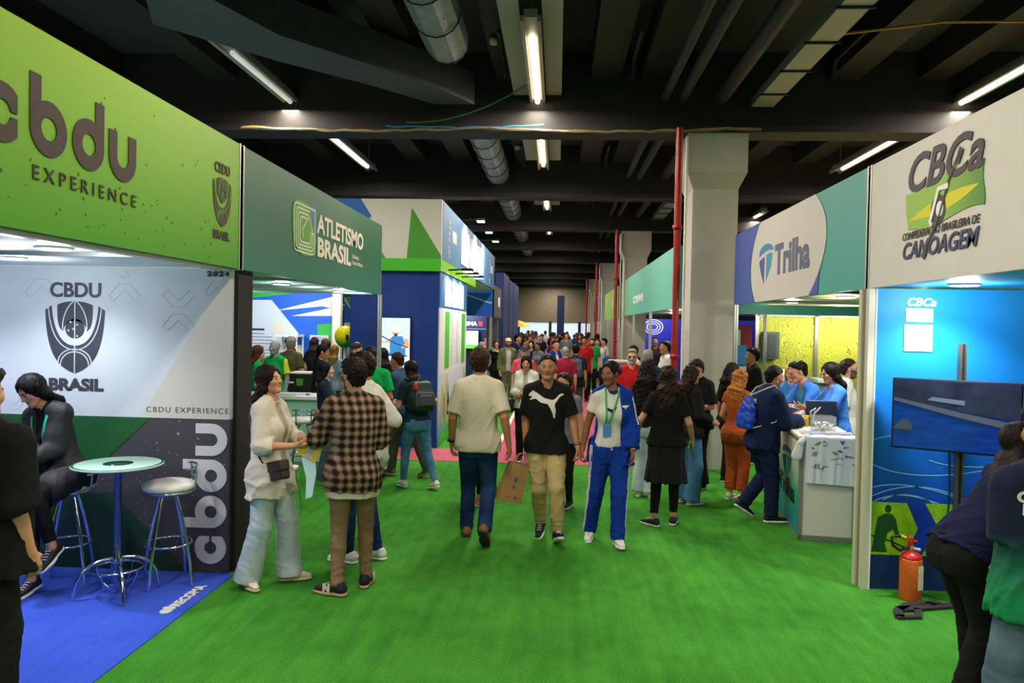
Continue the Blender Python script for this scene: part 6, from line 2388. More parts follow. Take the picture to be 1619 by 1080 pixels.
BADGE_Y = mat('badge_yellow', 'd8c81c', 0.5)
STEELW = mat('watch_steel', '8a8c90', 0.25, 0.8)
SCREEN = mat('watch_glass', '0b0c0e', 0.1)

# --- person in black at the left frame edge
pa = Fig('person in loose black t-shirt seen from behind, cropped at the frame edge', -2.73, 3.42, 12, 1.73, 'm', 'light', 'dark', 0.009, fat=1.1, wide=1.42, hl=(0.08, 0.12, -0.5), hr=(0.03, 0.06, -0.52))
pa.body()
ta = pa.top('t_shirt', BLK, ease=0.052, hem=-0.13, sleeve=1.05, flare=0.03, wr=0.006, loose=0.01)
pa.legs('trousers', BLK2, 'wide', ease=0.005)
pa.shoes(SH_B, SH_WS)
pa.hair('curlytop')
pa.ribbon([ta], [(-0.07, 1.49), (-0.03, 1.475), (0.0, 1.47), (0.03, 1.475), (0.07, 1.49)], 0.018, LAN, front=False)

# --- woman in blazer on the bar stool
xb, yb = -3.655, 5.44
pb = Fig('woman in black blazer sitting on a white bar stool, looking down at her hands', xb, yb, 186, 1.66, 'f', 'light', 'black', 0.009, lean=12, side=8, head=(16, -24, 0), pelvis=(0, 0, -0.05),
         fl=(-0.10, 0.33, 0.30), fr=(-0.02, 0.24, 0.02), fpitch=(-32, -12), hl=(-0.10, 0.30, -0.34), hr=(-0.06, 0.30, -0.33), curl=(0.7, 0.7), kl=(0, 1, 0.3), kr=(0, 1, 0.2), nl=(0.3, -0.3, 1), nr=(-0.3, -0.3, 1))
pb.body()
b1 = pb.top('turtleneck', BLK, ease=0.008, hem=0.0, sleeve=0, neck=-0.03, wr=0.002)
b2 = pb.top('blazer', mat('blazer_black', '1d1e20', 0.7, bump=0.2, bscale=80), ease=0.026, hem=-0.12, sleeve=1.88, open_=0.035, collar=0.013, loose=0.004, wr=0.005, flare=0.02)
pb.legs('trousers', BLK, 'slim', crop=0.05)
pb.shoes(SH_B, SH_WS)
pb.hair('long', length=0.40, vol=1.15)
pb.ribbon([b1, b2], [(-0.075, pb.N[2] + 0.02), (-0.055, pb.N[2] - 0.10), (-0.01, pb.N[2] - 0.30)], 0.018, LANT, ease=0.03)
pb.ribbon([b1, b2], [(0.075, pb.N[2] + 0.02), (0.055, pb.N[2] - 0.10), (0.01, pb.N[2] - 0.30)], 0.018, LAN, ease=0.03)

# --- woman in cream overshirt
xc, yc = -2.15, 5.62
pc = Fig('woman in cream linen overshirt and pale jeans holding yellow leaflets', xc, yc, 98, 1.655, 'f', 'light', 'dark', 0.0075, head=(4, 10, 0), lean=-2,
         fl=(-0.03, 0.10, 0), fr=(0.03, -0.12, 0.0), fyaw=(25, 35), hl=(0.0, 0.32, -0.26), hr=(-0.03, 0.28, -0.27), curl=(0.75, 0.6), pr=(0.6, -0.7, -0.8), pl=(0.5, -0.6, -0.8), nl=(0.6, 0, -0.7), nr=(-0.5, 0.2, 0.7))
pc.body()
c1 = pc.top('tank_top', fabric('sage_cotton', '9a9a84'), ease=0.008, hem=-0.02, sleeve=0, neck=0.012, wr=0.002)
c2 = pc.top('overshirt', LINEN, ease=0.024, hem=-0.20, sleeve={'l': 1.42, 'r': 1.36}, open_=0.04, collar=0.013, loose=0.006, wr=0.006, flare=0.016, cuff=True)
pc.legs('jeans', DENP, 'wide', drop=0.035)
pc.shoes(mat('cream_leather', 'd6cdb4', 0.5), mat('cream_rubber', 'c8bfa4', 0.6))
pc.hair('long', length=0.40, vol=1.15)

# --- man in plaid shirt
xd, yd = -1.50, 5.56
pd_ = Fig('man in brown plaid shirt and taupe trousers seen from behind, wearing glasses', xd, yd, -14, 1.715, 'm', 'light', 'dark', 0.0075, fat=1.02, head=(-38, 2, 0),
          fl=(-0.02, -0.10, 0), fr=(0.02, 0.08, 0), fyaw=(60, 15), hl=(-0.02, 0.26, -0.27), hr=(-0.12, 0.26, -0.25), pl=(0.7, -0.7, -0.4), pr=(0.7, -0.7, -0.4), curl=(0.6, 0.6), beard=True)
pd_.body()
d0 = pd_.top('undershirt', CREAMF, ease=0.012, hem=-0.20, sleeve=0, wr=0.003, flare=0.015)
d1 = pd_.top('plaid_shirt', plaid('brown_plaid', '221816', '59463a', '937a60'), ease=0.022, hem=-0.155, sleeve=1.25, collar=0.014, loose=0.006, wr=0.006, flare=0.015, cuff=True)
pd_.legs('trousers', TAUPE, 'slim', drop=0.02)
pd_.shoes(SH_B, mat('gum_rubber', 'b89a78', 0.6), stripe=mat('laces_cream', 'cfc6ae', 0.7))
pd_.hair('quiff', vol=1.2)
pd_.glasses()
for o_ in [c for c in pd_.root.children if c.name.startswith('shoe')]:
    tx = text('N', 0.075, mat('laces_cream', 'cfc6ae', 0.7), Matrix.Identity(4), None, 'emblem', bold=0.006)
    q = 'l' if o_ == [c for c in pd_.root.children if c.name.startswith('shoe')][0] else 'r'
    R = pd_.foot_R(q)
    bs = pd_.foot[q] + R @ A(0, 0, -0.082 * pd_.k)
    sx = -1 if q == 'l' else 1
    Mx = Matrix(np.stack([R[:, 1] * -sx * -1, R[:, 2], R[:, 0] * sx], 1).tolist()).to_4x4()
    tx.data.transform(Matrix.Translation(Vector(bs + R @ A(sx * 0.046, 0.028 if sx > 0 else 0.09, 0.034))) @ (Mx if sx > 0 else Matrix(np.stack([-R[:, 1], R[:, 2], -R[:, 0]], 1).tolist()).to_4x4()))
    tx.parent = o_
    tx.matrix_parent_inverse = Matrix.Identity(4)

# --- man in white shirt hidden behind the plaid shirt
pe = Fig('man in white shirt with rolled sleeves and dark jeans half hidden behind the plaid shirt', -1.60, 6.25, 285, 1.74, 'm', 'tan', 'dark', 0.010, head=(0, -4, 0), fl=(0, 0.08, 0), fr=(0, -0.1, 0), hr=(0.05, -0.02, -0.46), hl=(0, 0.3, -0.2))
pe.body()
pe.top('shirt', WHT, ease=0.026, hem=-0.13, sleeve=1.15, collar=0.013, loose=0.014, wr=0.008, cuff=True)
pe.legs('jeans', DEN, 'slim')
pe.shoes(SH_W, SH_WS)
pe.hair('quiff', vol=1.3)

# --- group round the mint counter
pf = Fig('man in bright green t-shirt seen from behind at the mint counter', -2.22, 8.9, -15, 1.715, 'm', 'tan', 'black', 0.010, wide=1.12, hl=(0.10, 0.20, -0.42), hr=(0.06, 0.1, -0.48))
pf.body()
pf.top('t_shirt', fabric('kelly_green', '0f9a48'), ease=0.02, hem=-0.10, sleeve=0.75, loose=0.006)
pf.legs('trousers', BLK2, 'straight')
pf.shoes(SH_B, SH_WS)
pf.hair('fade')
xg, yg = -2.86, 9.25
pg = Fig('woman with long black hair in dark navy top gesturing beside the mint counter', xg, yg, 82, 1.50, 'f', 'fair', 'black', 0.010, head=(0, 4, 0), hl=(0.0, 0.34, -0.22), hr=(0.0, 0.36, -0.24), curl=(0.2, 0.15), nr=(0, 0.2, 1), nl=(0, 0.2, 1))
pg.body()
g1 = pg.top('blouse', fabric('ink_cotton', '17212e'), ease=0.018, hem=-0.06, sleeve=1.7)
pg.legs('jeans', DENG, 'wide', drop=0.02)
pg.shoes(SH_W, SH_WS)
pg.hair('long', length=0.42, vol=1.1)
pg.lanyard([g1], LANT, 0.28)
ph = Fig('woman with braided hair in black t-shirt smiling behind the mint counter', -3.53, 11.15, 75, 1.665, 'f', 'tan', 'black', 0.010, fat=1.25, head=(10, -10, 0), hl=(0.08, 0.12, -0.48), hr=(0.06, 0.1, -0.5))
ph.body()
ph.top('t_shirt', BLK, ease=0.02, hem=-0.08, sleeve=0.7)
ph.legs('trousers', BLK2, 'straight')
ph.shoes(SH_B, SH_B)
ph.hair('braids', length=0.1)
pi_ = Fig('man in black flat cap and pink floral shirt behind the mint counter', -3.02, 11.35, 190, 1.70, 'm', 'light', 'dark', 0.011, head=(0, -8, 0), beard=True)
pi_.body()
pi_.top('floral_shirt', floral('floral_print', 'd8c8c4', 'b8264e'), ease=0.02, hem=-0.1, sleeve=0.85, collar=0.012, vneck=0.05)
pi_.legs('trousers', BLK2, 'straight')
pi_.shoes(SH_B, SH_B)
pi_.cap(mat('cap_black', '1b1c20', 0.8), flat=True)
pj0 = Fig('person in dark clothes standing behind the green t-shirt', -2.55, 11.0, 330, 1.62, 'f', 'light', 'black', 0.014)
pj0.body()
pj0.top('jacket', BLK2, ease=0.03, hem=-0.12, sleeve=1.9)
pj0.legs('leggings', BLK, 'legging', wr=0.0005)
pj0.shoes(SH_B, SH_WS)
pj0.hair('long', length=0.2)

# --- couple leaning to the upright screen
xk, yk = -1.95, 9.80
pk = Fig('man in slate blue polo and grey trousers leaning beside the woman with backpack', xk, yk, 300, 1.63, 'm', 'tan', 'brown', 0.010, lean=14, head=(-10, -6, 0), fl=(0, 0.18, 0), fr=(0.02, -0.28, 0.03), fpitch=(0, -22), hl=(0.0, 0.42, -0.16), hr=(0.02, 0.25, -0.35), curl=(0.2, 0.4), nl=(0, 0, -1))
pk.body()
pk.top('polo_shirt', fabric('slate_blue', '34496a'), ease=0.02, hem=-0.1, sleeve=0.8, collar=0.012)
pk.legs('trousers', fabric('ash_cotton', '4a4a40'), 'straight', drop=0.02)
pk.shoes(mat('taupe_suede', '7a6a56', 0.8), mat('gum_rubber', 'b89a78', 0.6))
pk.hair('fade')
xj, yj = -1.68, 9.1
pj = Fig('woman in skinny blue jeans carrying a dark green backpack, leaning to the screen', xj, yj, 318, 1.56, 'f', 'fair', 'dark', 0.009, lean=16, head=(-12, 4, 0), fl=(-0.02, 0.14, 0), fr=(0.06, -0.22, 0.02), fpitch=(0, -14), hl=(0.0, 0.24, -0.26), hr=(0.16, 0.14, -0.28), curl=(0.6, 0.6))
pj.body()
pj.top('t_shirt', fabric('dark_teal', '1d3440'), ease=0.016, hem=-0.02, sleeve=0.7)
pj.legs('jeans', DENB, 'slim', crop=0.02)
pj.shoes(SH_W, SH_WS)
pj.hair('long', length=0.06, vol=1.0)
pj.glasses(mat('red_plastic', '8a2030', 0.4))

# --- man in off-white t-shirt walking away
xl, yl = -0.715, 6.98
pl_ = Fig('man in off-white t-shirt and dark jeans walking away up the aisle', xl, yl, 2, 1.79, 'm', 'tan', 'brown', 0.0075, fat=1.08, twist=-4,
          fl=(-0.03, 0.16, 0.0), fr=(0.02, -0.24, 0.09), fpitch=(4, -46), fyaw=(8, 6), hl=(0.085, 0.06, -0.51), hr=(0.12, -0.05, -0.50), curl=(0.45, 0.4), pelvis=(0, 0, -0.02))
pl_.body()
pl_.top('t_shirt', CREAMF, ease=0.022, hem=-0.085, sleeve=0.86, loose=0.004, wr=0.004, flare=0.012)
pl_.legs('jeans', DEN, 'straight', drop=0.02)
pl_.shoes(SH_T, mat('dark_rubber', '2a2624', 0.7))
pl_.hair('short', vol=1.35)
pl_.watch('l', mat('black_plastic', '0c0c0d', 0.3), SCREEN)

# --- man in black t-shirt walking towards the camera
xm, ym = -0.085, 7.14
pm = Fig('man in black t-shirt with white leaping cat print and khaki trousers', xm, ym, 180, 1.735, 'm', 'tan', 'black', 0.0065, head=(2, 0, 0), fl=(-0.035, 0.17, 0.02), fr=(-0.045, -0.14, 0.03), fpitch=(22, -16), fyaw=(10, 8),
         hr=(0.03, 0.0, -0.515), hl=(0.13, 0.09, -0.505), curl=(0.6, 0.95), pelvis=(0, 0, -0.01))
pm.body()
m1 = pm.top('t_shirt', BLK, ease=0.022, hem=-0.09, sleeve=0.82, loose=0.006, wr=0.004, flare=0.010)
pm.legs('trousers', KHAKI, 'jogger', crop=0.01, ease=0.006, wr=0.005)
pm.shoes(SH_B, SH_WS)
pm.hair('fade', vol=1.0)
pm.watch('l', STEELW)
# leaping cat
cat = [(-0.165, 0.085), (-0.155, 0.105), (-0.135, 0.115), (-0.128, 0.128), (-0.118, 0.118), (-0.095, 0.108), (-0.06, 0.085), (-0.02, 0.06), (0.03, 0.048), (0.062, 0.044), (0.085, 0.058), (0.11, 0.085), (0.13, 0.10), (0.152, 0.102), (0.16, 0.095), (0.155, 0.085), (0.135, 0.082), (0.115, 0.06), (0.098, 0.035), (0.082, 0.015), (0.078, -0.01),
       (0.088, -0.045), (0.088, -0.075), (0.082, -0.10), (0.085, -0.115), (0.078, -0.125), (0.066, -0.118), (0.062, -0.09), (0.05, -0.055), (0.03, -0.02), (0.01, 0.008), (-0.02, 0.012), (-0.05, 0.018), (-0.075, 0.035), (-0.10, 0.052), (-0.12, 0.048), (-0.14, 0.04), (-0.152, 0.035), (-0.158, 0.043), (-0.145, 0.052), (-0.135, 0.062), (-0.14, 0.072), (-0.158, 0.07), (-0.168, 0.075)]
lo = shape([cat], mat('print_pale_cloth', 'c8c6be', 0.8), Matrix.Identity(4), None, 'emblem')
pm.decal(lo, [m1], lambda u, v: (-(u - 0.005), pm.N[2] - 0.17 + v), 'emblem')

# --- woman in the blue tracksuit
xn, yn = 0.51, 7.06
hM = pm.root.matrix_world
handM = Matrix.Translation((xm, ym, 0)) @ Matrix.Rotation(-rad(180), 4, 'Z') @ Vector(pm.wrist['l'] + pm.hd['l'] * 0.13)
pn = Fig('woman in royal blue tracksuit with white side stripes and white t-shirt', xn, yn, 176, 1.685, 'f', 'brown', 'black', 0.0065, head=(48, -4, 0), twist=-8, fl=(0.01, 0.10, 0.0), fr=(0.08, -0.15, 0.01), fpitch=(4, -8), fyaw=(6, 10),
         hr=W2L(xn, yn, 176, (handM.x + 0.02, handM.y + 0.02, handM.z + 0.09)), pr=(0.6, -0.8, -0.2), hl=(0.05, 0.16, -0.50), curl=(0.35, 0.75))
pn.body()
n1 = pn.top('t_shirt', WHT, ease=0.014, hem=-0.01, sleeve=0.55, wr=0.003, flare=0.0)


def n_zone(c):
    # white stripe down the outside of the worn sleeve
    S, E, W = pn.S['l'], pn.elbow['l'], pn.wrist['l']
    z = np.zeros(len(c), int)
    for a, b in ((S, E), (E, W)):
        d = b - a
        t = np.clip((c - a) @ d / float(d @ d), 0, 1)
        v = c - (a + t[:, None] * d)
        l = np.linalg.norm(v, axis=1) + 1e-6
        o = nrm(A(-1, 0.75, 0))
        z[((v @ o) / l > 0.965) & (l < 0.09) & (t > 0.02) & (t < 0.99)] = 1
    return z


STR = fabric('stripe_white', 'd8d6d2')
n2 = pn.top('track_jacket', ROYAL, ease=0.034, hem=-0.15, sleeve={'l': 1.93, 'r': 0.0}, open_=0.15, shift=0.085, collar=0.016, loose=0.014, wr=0.005, flare=0.012, armhole='r', mats=[ROYAL, STR], zone=n_zone)


def n_leg(c):
    z = np.zeros(len(c), int)
    for q, sx in (('l', -1), ('r', 1)):
        for a, b in ((pn.H[q], pn.knee[q]), (pn.knee[q], pn.foot[q])):
            d = b - a
            t = (c - a) @ d / float(d @ d)
            v = c - (a + np.clip(t, 0, 1)[:, None] * d)
            l = np.linalg.norm(v, axis=1) + 1e-6
            o = nrm(A(sx, 0.35, 0))
            s_ = (v @ o) / l
            z[(s_ > 0.955) & (l < 0.13) & (t > -0.25) & (t < 1.1) & ((s_ < 0.985) | (s_ > 0.993))] = 1
    return z


pn.legs('track_trousers', ROYAL, 'straight', ease=0.010, drop=0.02, wr=0.005, mats=[ROYAL, STR], zone=n_leg)
pn.shoes(SH_W, SH_WS)
pn.hair('bun')
pn.lanyard([n1, n2], LAN, 0.30, BADGE, 0.016, cx=0.05)
pn.watch('l', mat('strap_white', 'd8d6d2', 0.5), SCREEN)
wing = [(-0.04, 0.012), (-0.02, 0.004), (-0.008, 0.010), (0, 0.004), (0.008, 0.010), (0.02, 0.004), (0.04, 0.012), (0.03, -0.006), (0.014, -0.01), (0.006, -0.012), (0, -0.03), (-0.006, -0.012), (-0.014, -0.01), (-0.03, -0.006)]
lo = shape([wing], STR, Matrix.Identity(4), None, 'emblem')
pn.decal(lo, [n2], lambda u, v: (-0.115 - u, pn.N[2] - 0.13 + v), 'emblem', cell=0.015)
lo = shape([[(-0.05, 0.03), (0, 0.01), (0.05, 0.035), (0.03, 0.0), (0.005, -0.01), (0.0, -0.05), (-0.01, -0.01), (-0.04, 0.0)]], BLK2, Matrix.Identity(4), None, 'emblem')
pn.decal(lo, [n1], lambda u, v: (0.01 - u, pn.N[2] - 0.17 + v), 'emblem', cell=0.015)

# --- woman in black with long hair and the group round her
po = Fig('woman in black t-shirt with jacket tied at the waist, long brown hair, seen from behind', 1.12, 7.72, 12, 1.61, 'f', 'light', 'brown', 0.008, fat=1.22, lean=2, head=(18, 0, 0), fl=(-0.03, -0.02, 0), fr=(0.0, 0.10, 0), fyaw=(55, 5), hl=(0.20, 0.06, -0.44), hr=(0.13, 0.12, -0.47), curl=(0.4, 0.8))
po.body()
po.top('t_shirt', BLK, ease=0.020, hem=-0.03, sleeve=0.72)
po.legs('leggings', BLK2, 'slim', crop=0.06)
po.skirt('tied_jacket', mat('tied_black', '111113', 0.95), 0.50, 0.235, 0.10)
po.shoes(mat('dark_canvas', '2a2726', 0.8), SH_WS)
po.hair('wavy', length=0.26, vol=1.15)
pp = Fig('woman with long dark curly hair in black top and pale jeans, seen from behind', 1.08, 9.05, 25, 1.615, 'f', 'light', 'dark', 0.010, hl=(0.06, 0.2, -0.4), hr=(0.06, 0.2, -0.4))
pp.body()
pp.top('t_shirt', BLK, ease=0.02, hem=-0.02, sleeve=0.7)
pp.legs('jeans', DENP, 'wide', drop=0.02)
pp.shoes(mat('cream_leather', 'd6cdb4', 0.5), SH_WS)
pp.hair('curly', length=0.30, vol=1.1)
pq = Fig('woman with dark curly hair in black jacket and blue jeans beside the long-haired woman', 1.53, 8.78, 65, 1.575, 'f', 'light', 'brown', 0.010, hl=(0.04, 0.25, -0.35), hr=(0.06, 0.22, -0.36))
pq.body()
pq.top('jacket', BLK2, ease=0.026, hem=-0.06, sleeve=1.8)
pq.legs('jeans', DENB, 'wide', drop=0.03)
pq.shoes(SH_W, SH_WS)
pq.hair('curly', length=0.18, vol=0.95)
pr_ = Fig('young man in black t-shirt and glasses looking down beside the concrete column', 1.78, 9.62, 232, 1.615, 'm', 'light', 'dark', 0.010, head=(-5, -18, 0), hl=(0.0, 0.24, -0.3), hr=(0.0, 0.26, -0.28), curl=(0.6, 0.6))
pr_.body()
pr_.top('t_shirt', BLK, ease=0.026, hem=-0.1, sleeve=0.9, loose=0.01)
pr_.legs('trousers', BLK2, 'wide')
pr_.shoes(SH_B, SH_WS)
pr_.hair('quiff', vol=1.2)
pr_.glasses(STEELW)

ps = Fig('woman with dark curly hair in black clothes in front of the concrete column', 2.28, 10.05, 50, 1.56, 'f', 'light', 'black', 0.011, head=(10, 0, 0))
ps.body()
ps.top('t_shirt', BLK, ease=0.02, hem=-0.1, sleeve=0.8)
ps.legs('trousers', BLK2, 'straight')
ps.shoes(SH_B, SH_WS)
ps.hair('curly', length=0.16, vol=1.05)
pt = Fig('woman with wavy ginger hair in rust jumpsuit near the signed shirt counter', 2.13, 9.05, 40, 1.52, 'f', 'light', 'ginger', 0.010, head=(30, -6, 0), hl=(0.02, 0.16, -0.42), hr=(0.06, 0.1, -0.46))
pt.body()
RUST = fabric('rust_cotton', '97481c')
pt.top('jumpsuit_bodice', RUST, ease=0.016, hem=-0.04, sleeve=0.35)
pt.legs('jumpsuit_legs', RUST, 'straight', ease=0.012, crop=0.05)
pt.shoes(mat('cream_leather', 'd6cdb4', 0.5), SH_WS)
pt.hair('wavy', length=0.14, vol=1.25)

xu, yu = 2.16, 8.08
pu = Fig('man in navy tracksuit at the signed shirt counter, one heel raised', xu, yu, 72, 1.63, 'm', 'tan', 'black', 0.0085, lean=9, fat=1.1, head=(6, -8, 0), fl=(-0.02, -0.14, 0.10), fr=(0.0, 0.08, 0), fpitch=(-32, 0), fyaw=(0, 12), hl=(0.04, 0.30, -0.22), hr=(-0.03, 0.33, -0.27), curl=(0.6, 0.7))
pu.body()
u1 = pu.top('track_jacket', NAVYF, ease=0.032, hem=-0.11, sleeve=1.92, collar=0.016, loose=0.016, wr=0.008)
pu.legs('track_trousers', NAVYF, 'straight', ease=0.014, drop=0.0, wr=0.006)
pu.shoes(SH_B, SH_WS)
pu.hair('fade', vol=1.1)
tx = text('BRASIL', 0.055, STR, Matrix.Identity(4), None, 'lettering', bold=0.002)
pu.decal(tx, [u1], lambda u, v: (-0.16 + u, pu.N[2] - 0.12 + v), 'lettering', front=False, cell=0.02)

xv, yv = 3.12, 9.02
pv = Fig('man in blue polo and glasses bending over the counter with green lanyard', xv, yv, 262, 1.72, 'm', 'light', 'black', 0.009, lean=28, fat=1.05, head=(4, -6, 0), hl=(0.02, 0.34, -0.34), hr=(0.1, 0.36, -0.30), curl=(0.5, 0.5))
pv.body()
v1 = pv.top('polo_shirt', POLO, ease=0.016, hem=-0.1, sleeve=0.85, collar=0.012, loose=0.0)
pv.legs('trousers', BLK2, 'straight')
pv.shoes(SH_B, SH_B)
pv.hair('short', vol=1.0)
pv.glasses()
pv.ribbon([v1], [(-0.07, pv.N[2] - 0.02), (-0.05, pv.N[2] - 0.12), (-0.01, pv.N[2] - 0.24)], 0.018, LAN, ease=0.024)
pv.ribbon([v1], [(0.07, pv.N[2] - 0.02), (0.05, pv.N[2] - 0.12), (0.01, pv.N[2] - 0.24)], 0.018, LAN, ease=0.024)
pw = Fig('woman with long blond hair in blue polo behind the bending man', 2.90, 9.55, 205, 1.60, 'f', 'fair', 'blond', 0.011, head=(0, -12, 0))
pw.body()
w1_ = pw.top('polo_shirt', POLO, ease=0.02, hem=-0.05, sleeve=0.8, collar=0.012)
pw.legs('trousers', BLK2, 'straight')
pw.shoes(SH_B, SH_B)
pw.hair('long', length=0.18, vol=1.1)
pw.lanyard([w1_], LAN, 0.26)
xx_, yx = 3.08, 8.46
px_ = Fig('woman with long black hair in blue polo and glasses holding out a leaflet', xx_, yx, 268, 1.665, 'f', 'light', 'black', 0.0085, lean=6, fat=1.15, head=(-4, -10, 0), hl=(0.02, 0.40, -0.17), hr=(-0.02, 0.42, -0.18), curl=(0.45, 0.3), pl=(0.5, -0.5, -1), pr=(0.6, -0.4, -1), nl=(0.2, 0, 1), nr=(-0.3, 0, -1))
px_.body()
px_.top('polo_shirt', POLO, ease=0.018, hem=-0.02, sleeve=0.8, collar=0.012, loose=0.004)
px_.legs('trousers', BLK2, 'straight', top_=0.05)
px_.shoes(SH_B, SH_B)
px_.hair('long', length=0.22, vol=1.12)
px_.glasses()
px_.watch('l', mat('black_plastic', '0c0c0d', 0.3), SCREEN)
py = Fig('bearded man in white polo and glasses with yellow badge beside the cream post', 3.47, 9.3, 112, 1.665, 'm', 'fair', 'brown', 0.009, head=(-6, 0, 0), beard=True)
py.body()
y1_ = py.top('polo_shirt', WHT, ease=0.024, hem=-0.14, sleeve=0.85, collar=0.013, loose=0.008)
py.legs('trousers', fabric('sage_trousers', '5a6450'), 'straight')
py.shoes(SH_W, SH_WS)
py.hair('fade', vol=1.1)
py.glasses()
py.lanyard([y1_], LANT, 0.30, BADGE_Y)

# --- the two at the right edge
pz = Fig('woman in navy top and black trousers bending forward, long dark hair', 2.26, 4.22, 80, 1.64, 'f', 'tan', 'dark', 0.0085, lean=36, fat=1.3, head=(28, 22, 0), pelvis=(0.02, -0.06, -0.02), fl=(-0.02, 0.12, 0), fr=(0.02, -0.10, 0), fyaw=(10, 20), hl=(0.0, 0.30, -0.36), hr=(0.02, 0.30, -0.36))
pz.body()
pz.top('t_shirt', fabric('midnight_cotton', '161c3c'), ease=0.018, hem=-0.03, sleeve=0.9, wr=0.006)
pz.legs('trousers', BLK, 'straight', ease=0.016, top_=0.07)
pz.shoes(SH_B, SH_B)
pz.hair('long', length=0.18, vol=1.1)
GRADM = bpy.data.materials.new('navy_to_green_shirt')
GRADM = ramp('navy_to_green_shirt', '0d7a4a', '141c38', 2, 0.85, 1.15, 0.9)
paa = Fig('person in navy to green jersey with white lettering on the back, at the frame edge', 2.135, 3.42, -4, 1.68, 'm', 'tan', 'black', 0.009, fat=1.1, wide=1.12, fl=(-0.05, 0.05, 0), hl=(-0.10, 0.20, -0.44), hr=(-0.10, 0.20, -0.44))
paa.body()
z1_ = paa.top('jersey', GRADM, ease=0.028, hem=-0.12, sleeve=0.9, loose=0.010, wr=0.007)
paa.legs('jeans', denim('steel_denim', '44586a', '64798a'), 'wide')
paa.shoes(SH_W, SH_WS)
paa.hair('curlytop')
tx = text('CANOAGEM\nBRASILEIRA', 0.062, STR, Matrix.Identity(4), None, 'lettering', bold=0.003, align='CENTER', line=0.85)
paa.decal(tx, [z1_], lambda u, v: (u * 1.05, paa.N[2] - 0.115 + v), 'lettering', front=False)

# --- walkers hidden behind the central couple
pk1 = Fig('walker in dark leggings and pink shoes hidden behind the off-white t-shirt', -0.90, 8.5, 182, 1.42, 'f', 'light', 'dark', 0.012, fl=(0, 0.1, 0), fr=(0, -0.12, 0.02))
pk1.body()
pk1.top('t_shirt', fabric('grey_cotton', '70747a'), hem=-0.08)
pk1.legs('leggings', BLK2, 'legging', wr=0.0005, crop=0.05)
pk1.shoes(SH_P, SH_WS)
pk1.hair('ponytail', length=0.1)
pk2 = Fig('dark-haired youth with green lanyard half hidden behind the black t-shirt', 0.10, 8.45, 200, 1.47, 'm', 'light', 'brown', 0.011, head=(30, 0, 0))
pk2.body()
k2 = pk2.top('t_shirt', fabric('grey_cotton', '70747a'), hem=-0.08)
pk2.legs('trousers', BLK2, 'slim')
pk2.shoes(SH_B, SH_WS)
pk2.hair('short', vol=1.2)
pk2.lanyard([k2], LAN, 0.3)


# ------------------------------------------------------------------ people farther up the aisle
def quick(label, x, y, h, face, sex, skin, hairc, hair, top, legs, style='straight', sleeve=0.75, shoes=None, vox=0.015, hem=-0.09, group=None, lanyard=None, badge=None, beard=False, glasses=None, capm=None, collar=0, open_=0, length=0.25, under=None, name='person', z=0, crop=0, skirt=None, **kw):
    p = Fig(label, x, y, face, h, sex, skin, hairc, vox, beard=beard, group=group, name=name, z=z, **kw)
    p.body()
    ts = []
    if under:
        ts.append(p.top('under_shirt', under, ease=0.01, hem=-0.03, sleeve=0, wr=0.002))
    ts.append(p.top('shirt', top, ease=0.022 if not open_ else 0.026, hem=hem, sleeve=sleeve, collar=collar, open_=open_, loose=0.006))
    if skirt:
        p.skirt('skirt', skirt, 0.52, 0.21)
    else:
        p.legs('trousers', legs, style, crop=crop)
    p.shoes(shoes or SH_B, SH_WS)
    if capm:
        p.cap(capm)
        p.hair('buzz')
    elif hair:
        p.hair(hair, length=length)
    if glasses:
        p.glasses(dark=glasses == 'dark')
    if lanyard:
        p.lanyard(ts, lanyard, 0.3, badge)
    return p


REDF = fabric('red_cotton', 'ad1a20')
MAROON = fabric('crimson_cotton', '8f1f38')
GREYF = fabric('grey_cotton', '70747a')
GRN = fabric('olive_jacket', '66704a')
fa = {}
fa['AB'] = quick('older man in red polo and dark sunglasses facing the camera', 1.14, 11.6, 1.66, 188, 'm', 'fair', 'grey', 'short', REDF, DEN, collar=0.012, glasses='dark', vox=0.011, beard=True)
fa['AC'] = quick('grey-haired man in navy t-shirt seen from behind near the red riser', 1.42, 12.0, 1.65, 10, 'm', 'fair', 'grey', 'short', fabric('petrol_cotton', '1c3550'), DENG, vox=0.011)
fa['AD'] = quick('woman with long dark hair in white top behind the red polo', 1.42, 14.2, 1.67, 250, 'f', 'fair', 'dark', 'long', WHT, DEN, vox=0.013)
fa['AE'] = quick('dark-haired man in white jacket behind the red riser pipe', 2.03, 14.3, 1.76, 262, 'm', 'tan', 'black', 'short', WHT, BLK2, sleeve=1.9, vox=0.013)
fa['AF'] = quick('man in dark suit standing before the violet wall', 2.62, 20.5, 1.76, 200, 'm', 'brown', 'black', 'buzz', BLK2, BLK2, sleeve=1.9, vox=0.018)
fa['AG'] = quick('man in dark t-shirt carrying a grey backpack up the aisle', 0.38, 15.5, 1.63, 5, 'm', 'light', 'black', 'short', fabric('charcoal_navy', '1c2430'), DENG, vox=0.012, fl=(0, 0.12, 0), fr=(0, -0.15, 0.02))
fa['AH'] = quick('grey-haired man in crimson t-shirt walking beside the grey backpack', 0.16, 14.6, 1.60, 350, 'm', 'fair', 'grey', 'buzz', MAROON, fabric('stone_cotton', '7a7466'), vox=0.013)
fa['AI'] = quick('young man in royal blue jacket in the middle of the aisle', -0.04, 16.6, 1.69, 150, 'm', 'light', 'brown', 'quiff', ROYAL, ROYAL, sleeve=1.9, collar=0.014, vox=0.013, under=WHT, open_=0.03)
fa['AJ'] = quick('man in red t-shirt with white print facing the camera', 0.72, 20.2, 1.74, 195, 'm', 'tan', 'black', 'short', REDF, BLK2, vox=0.016)
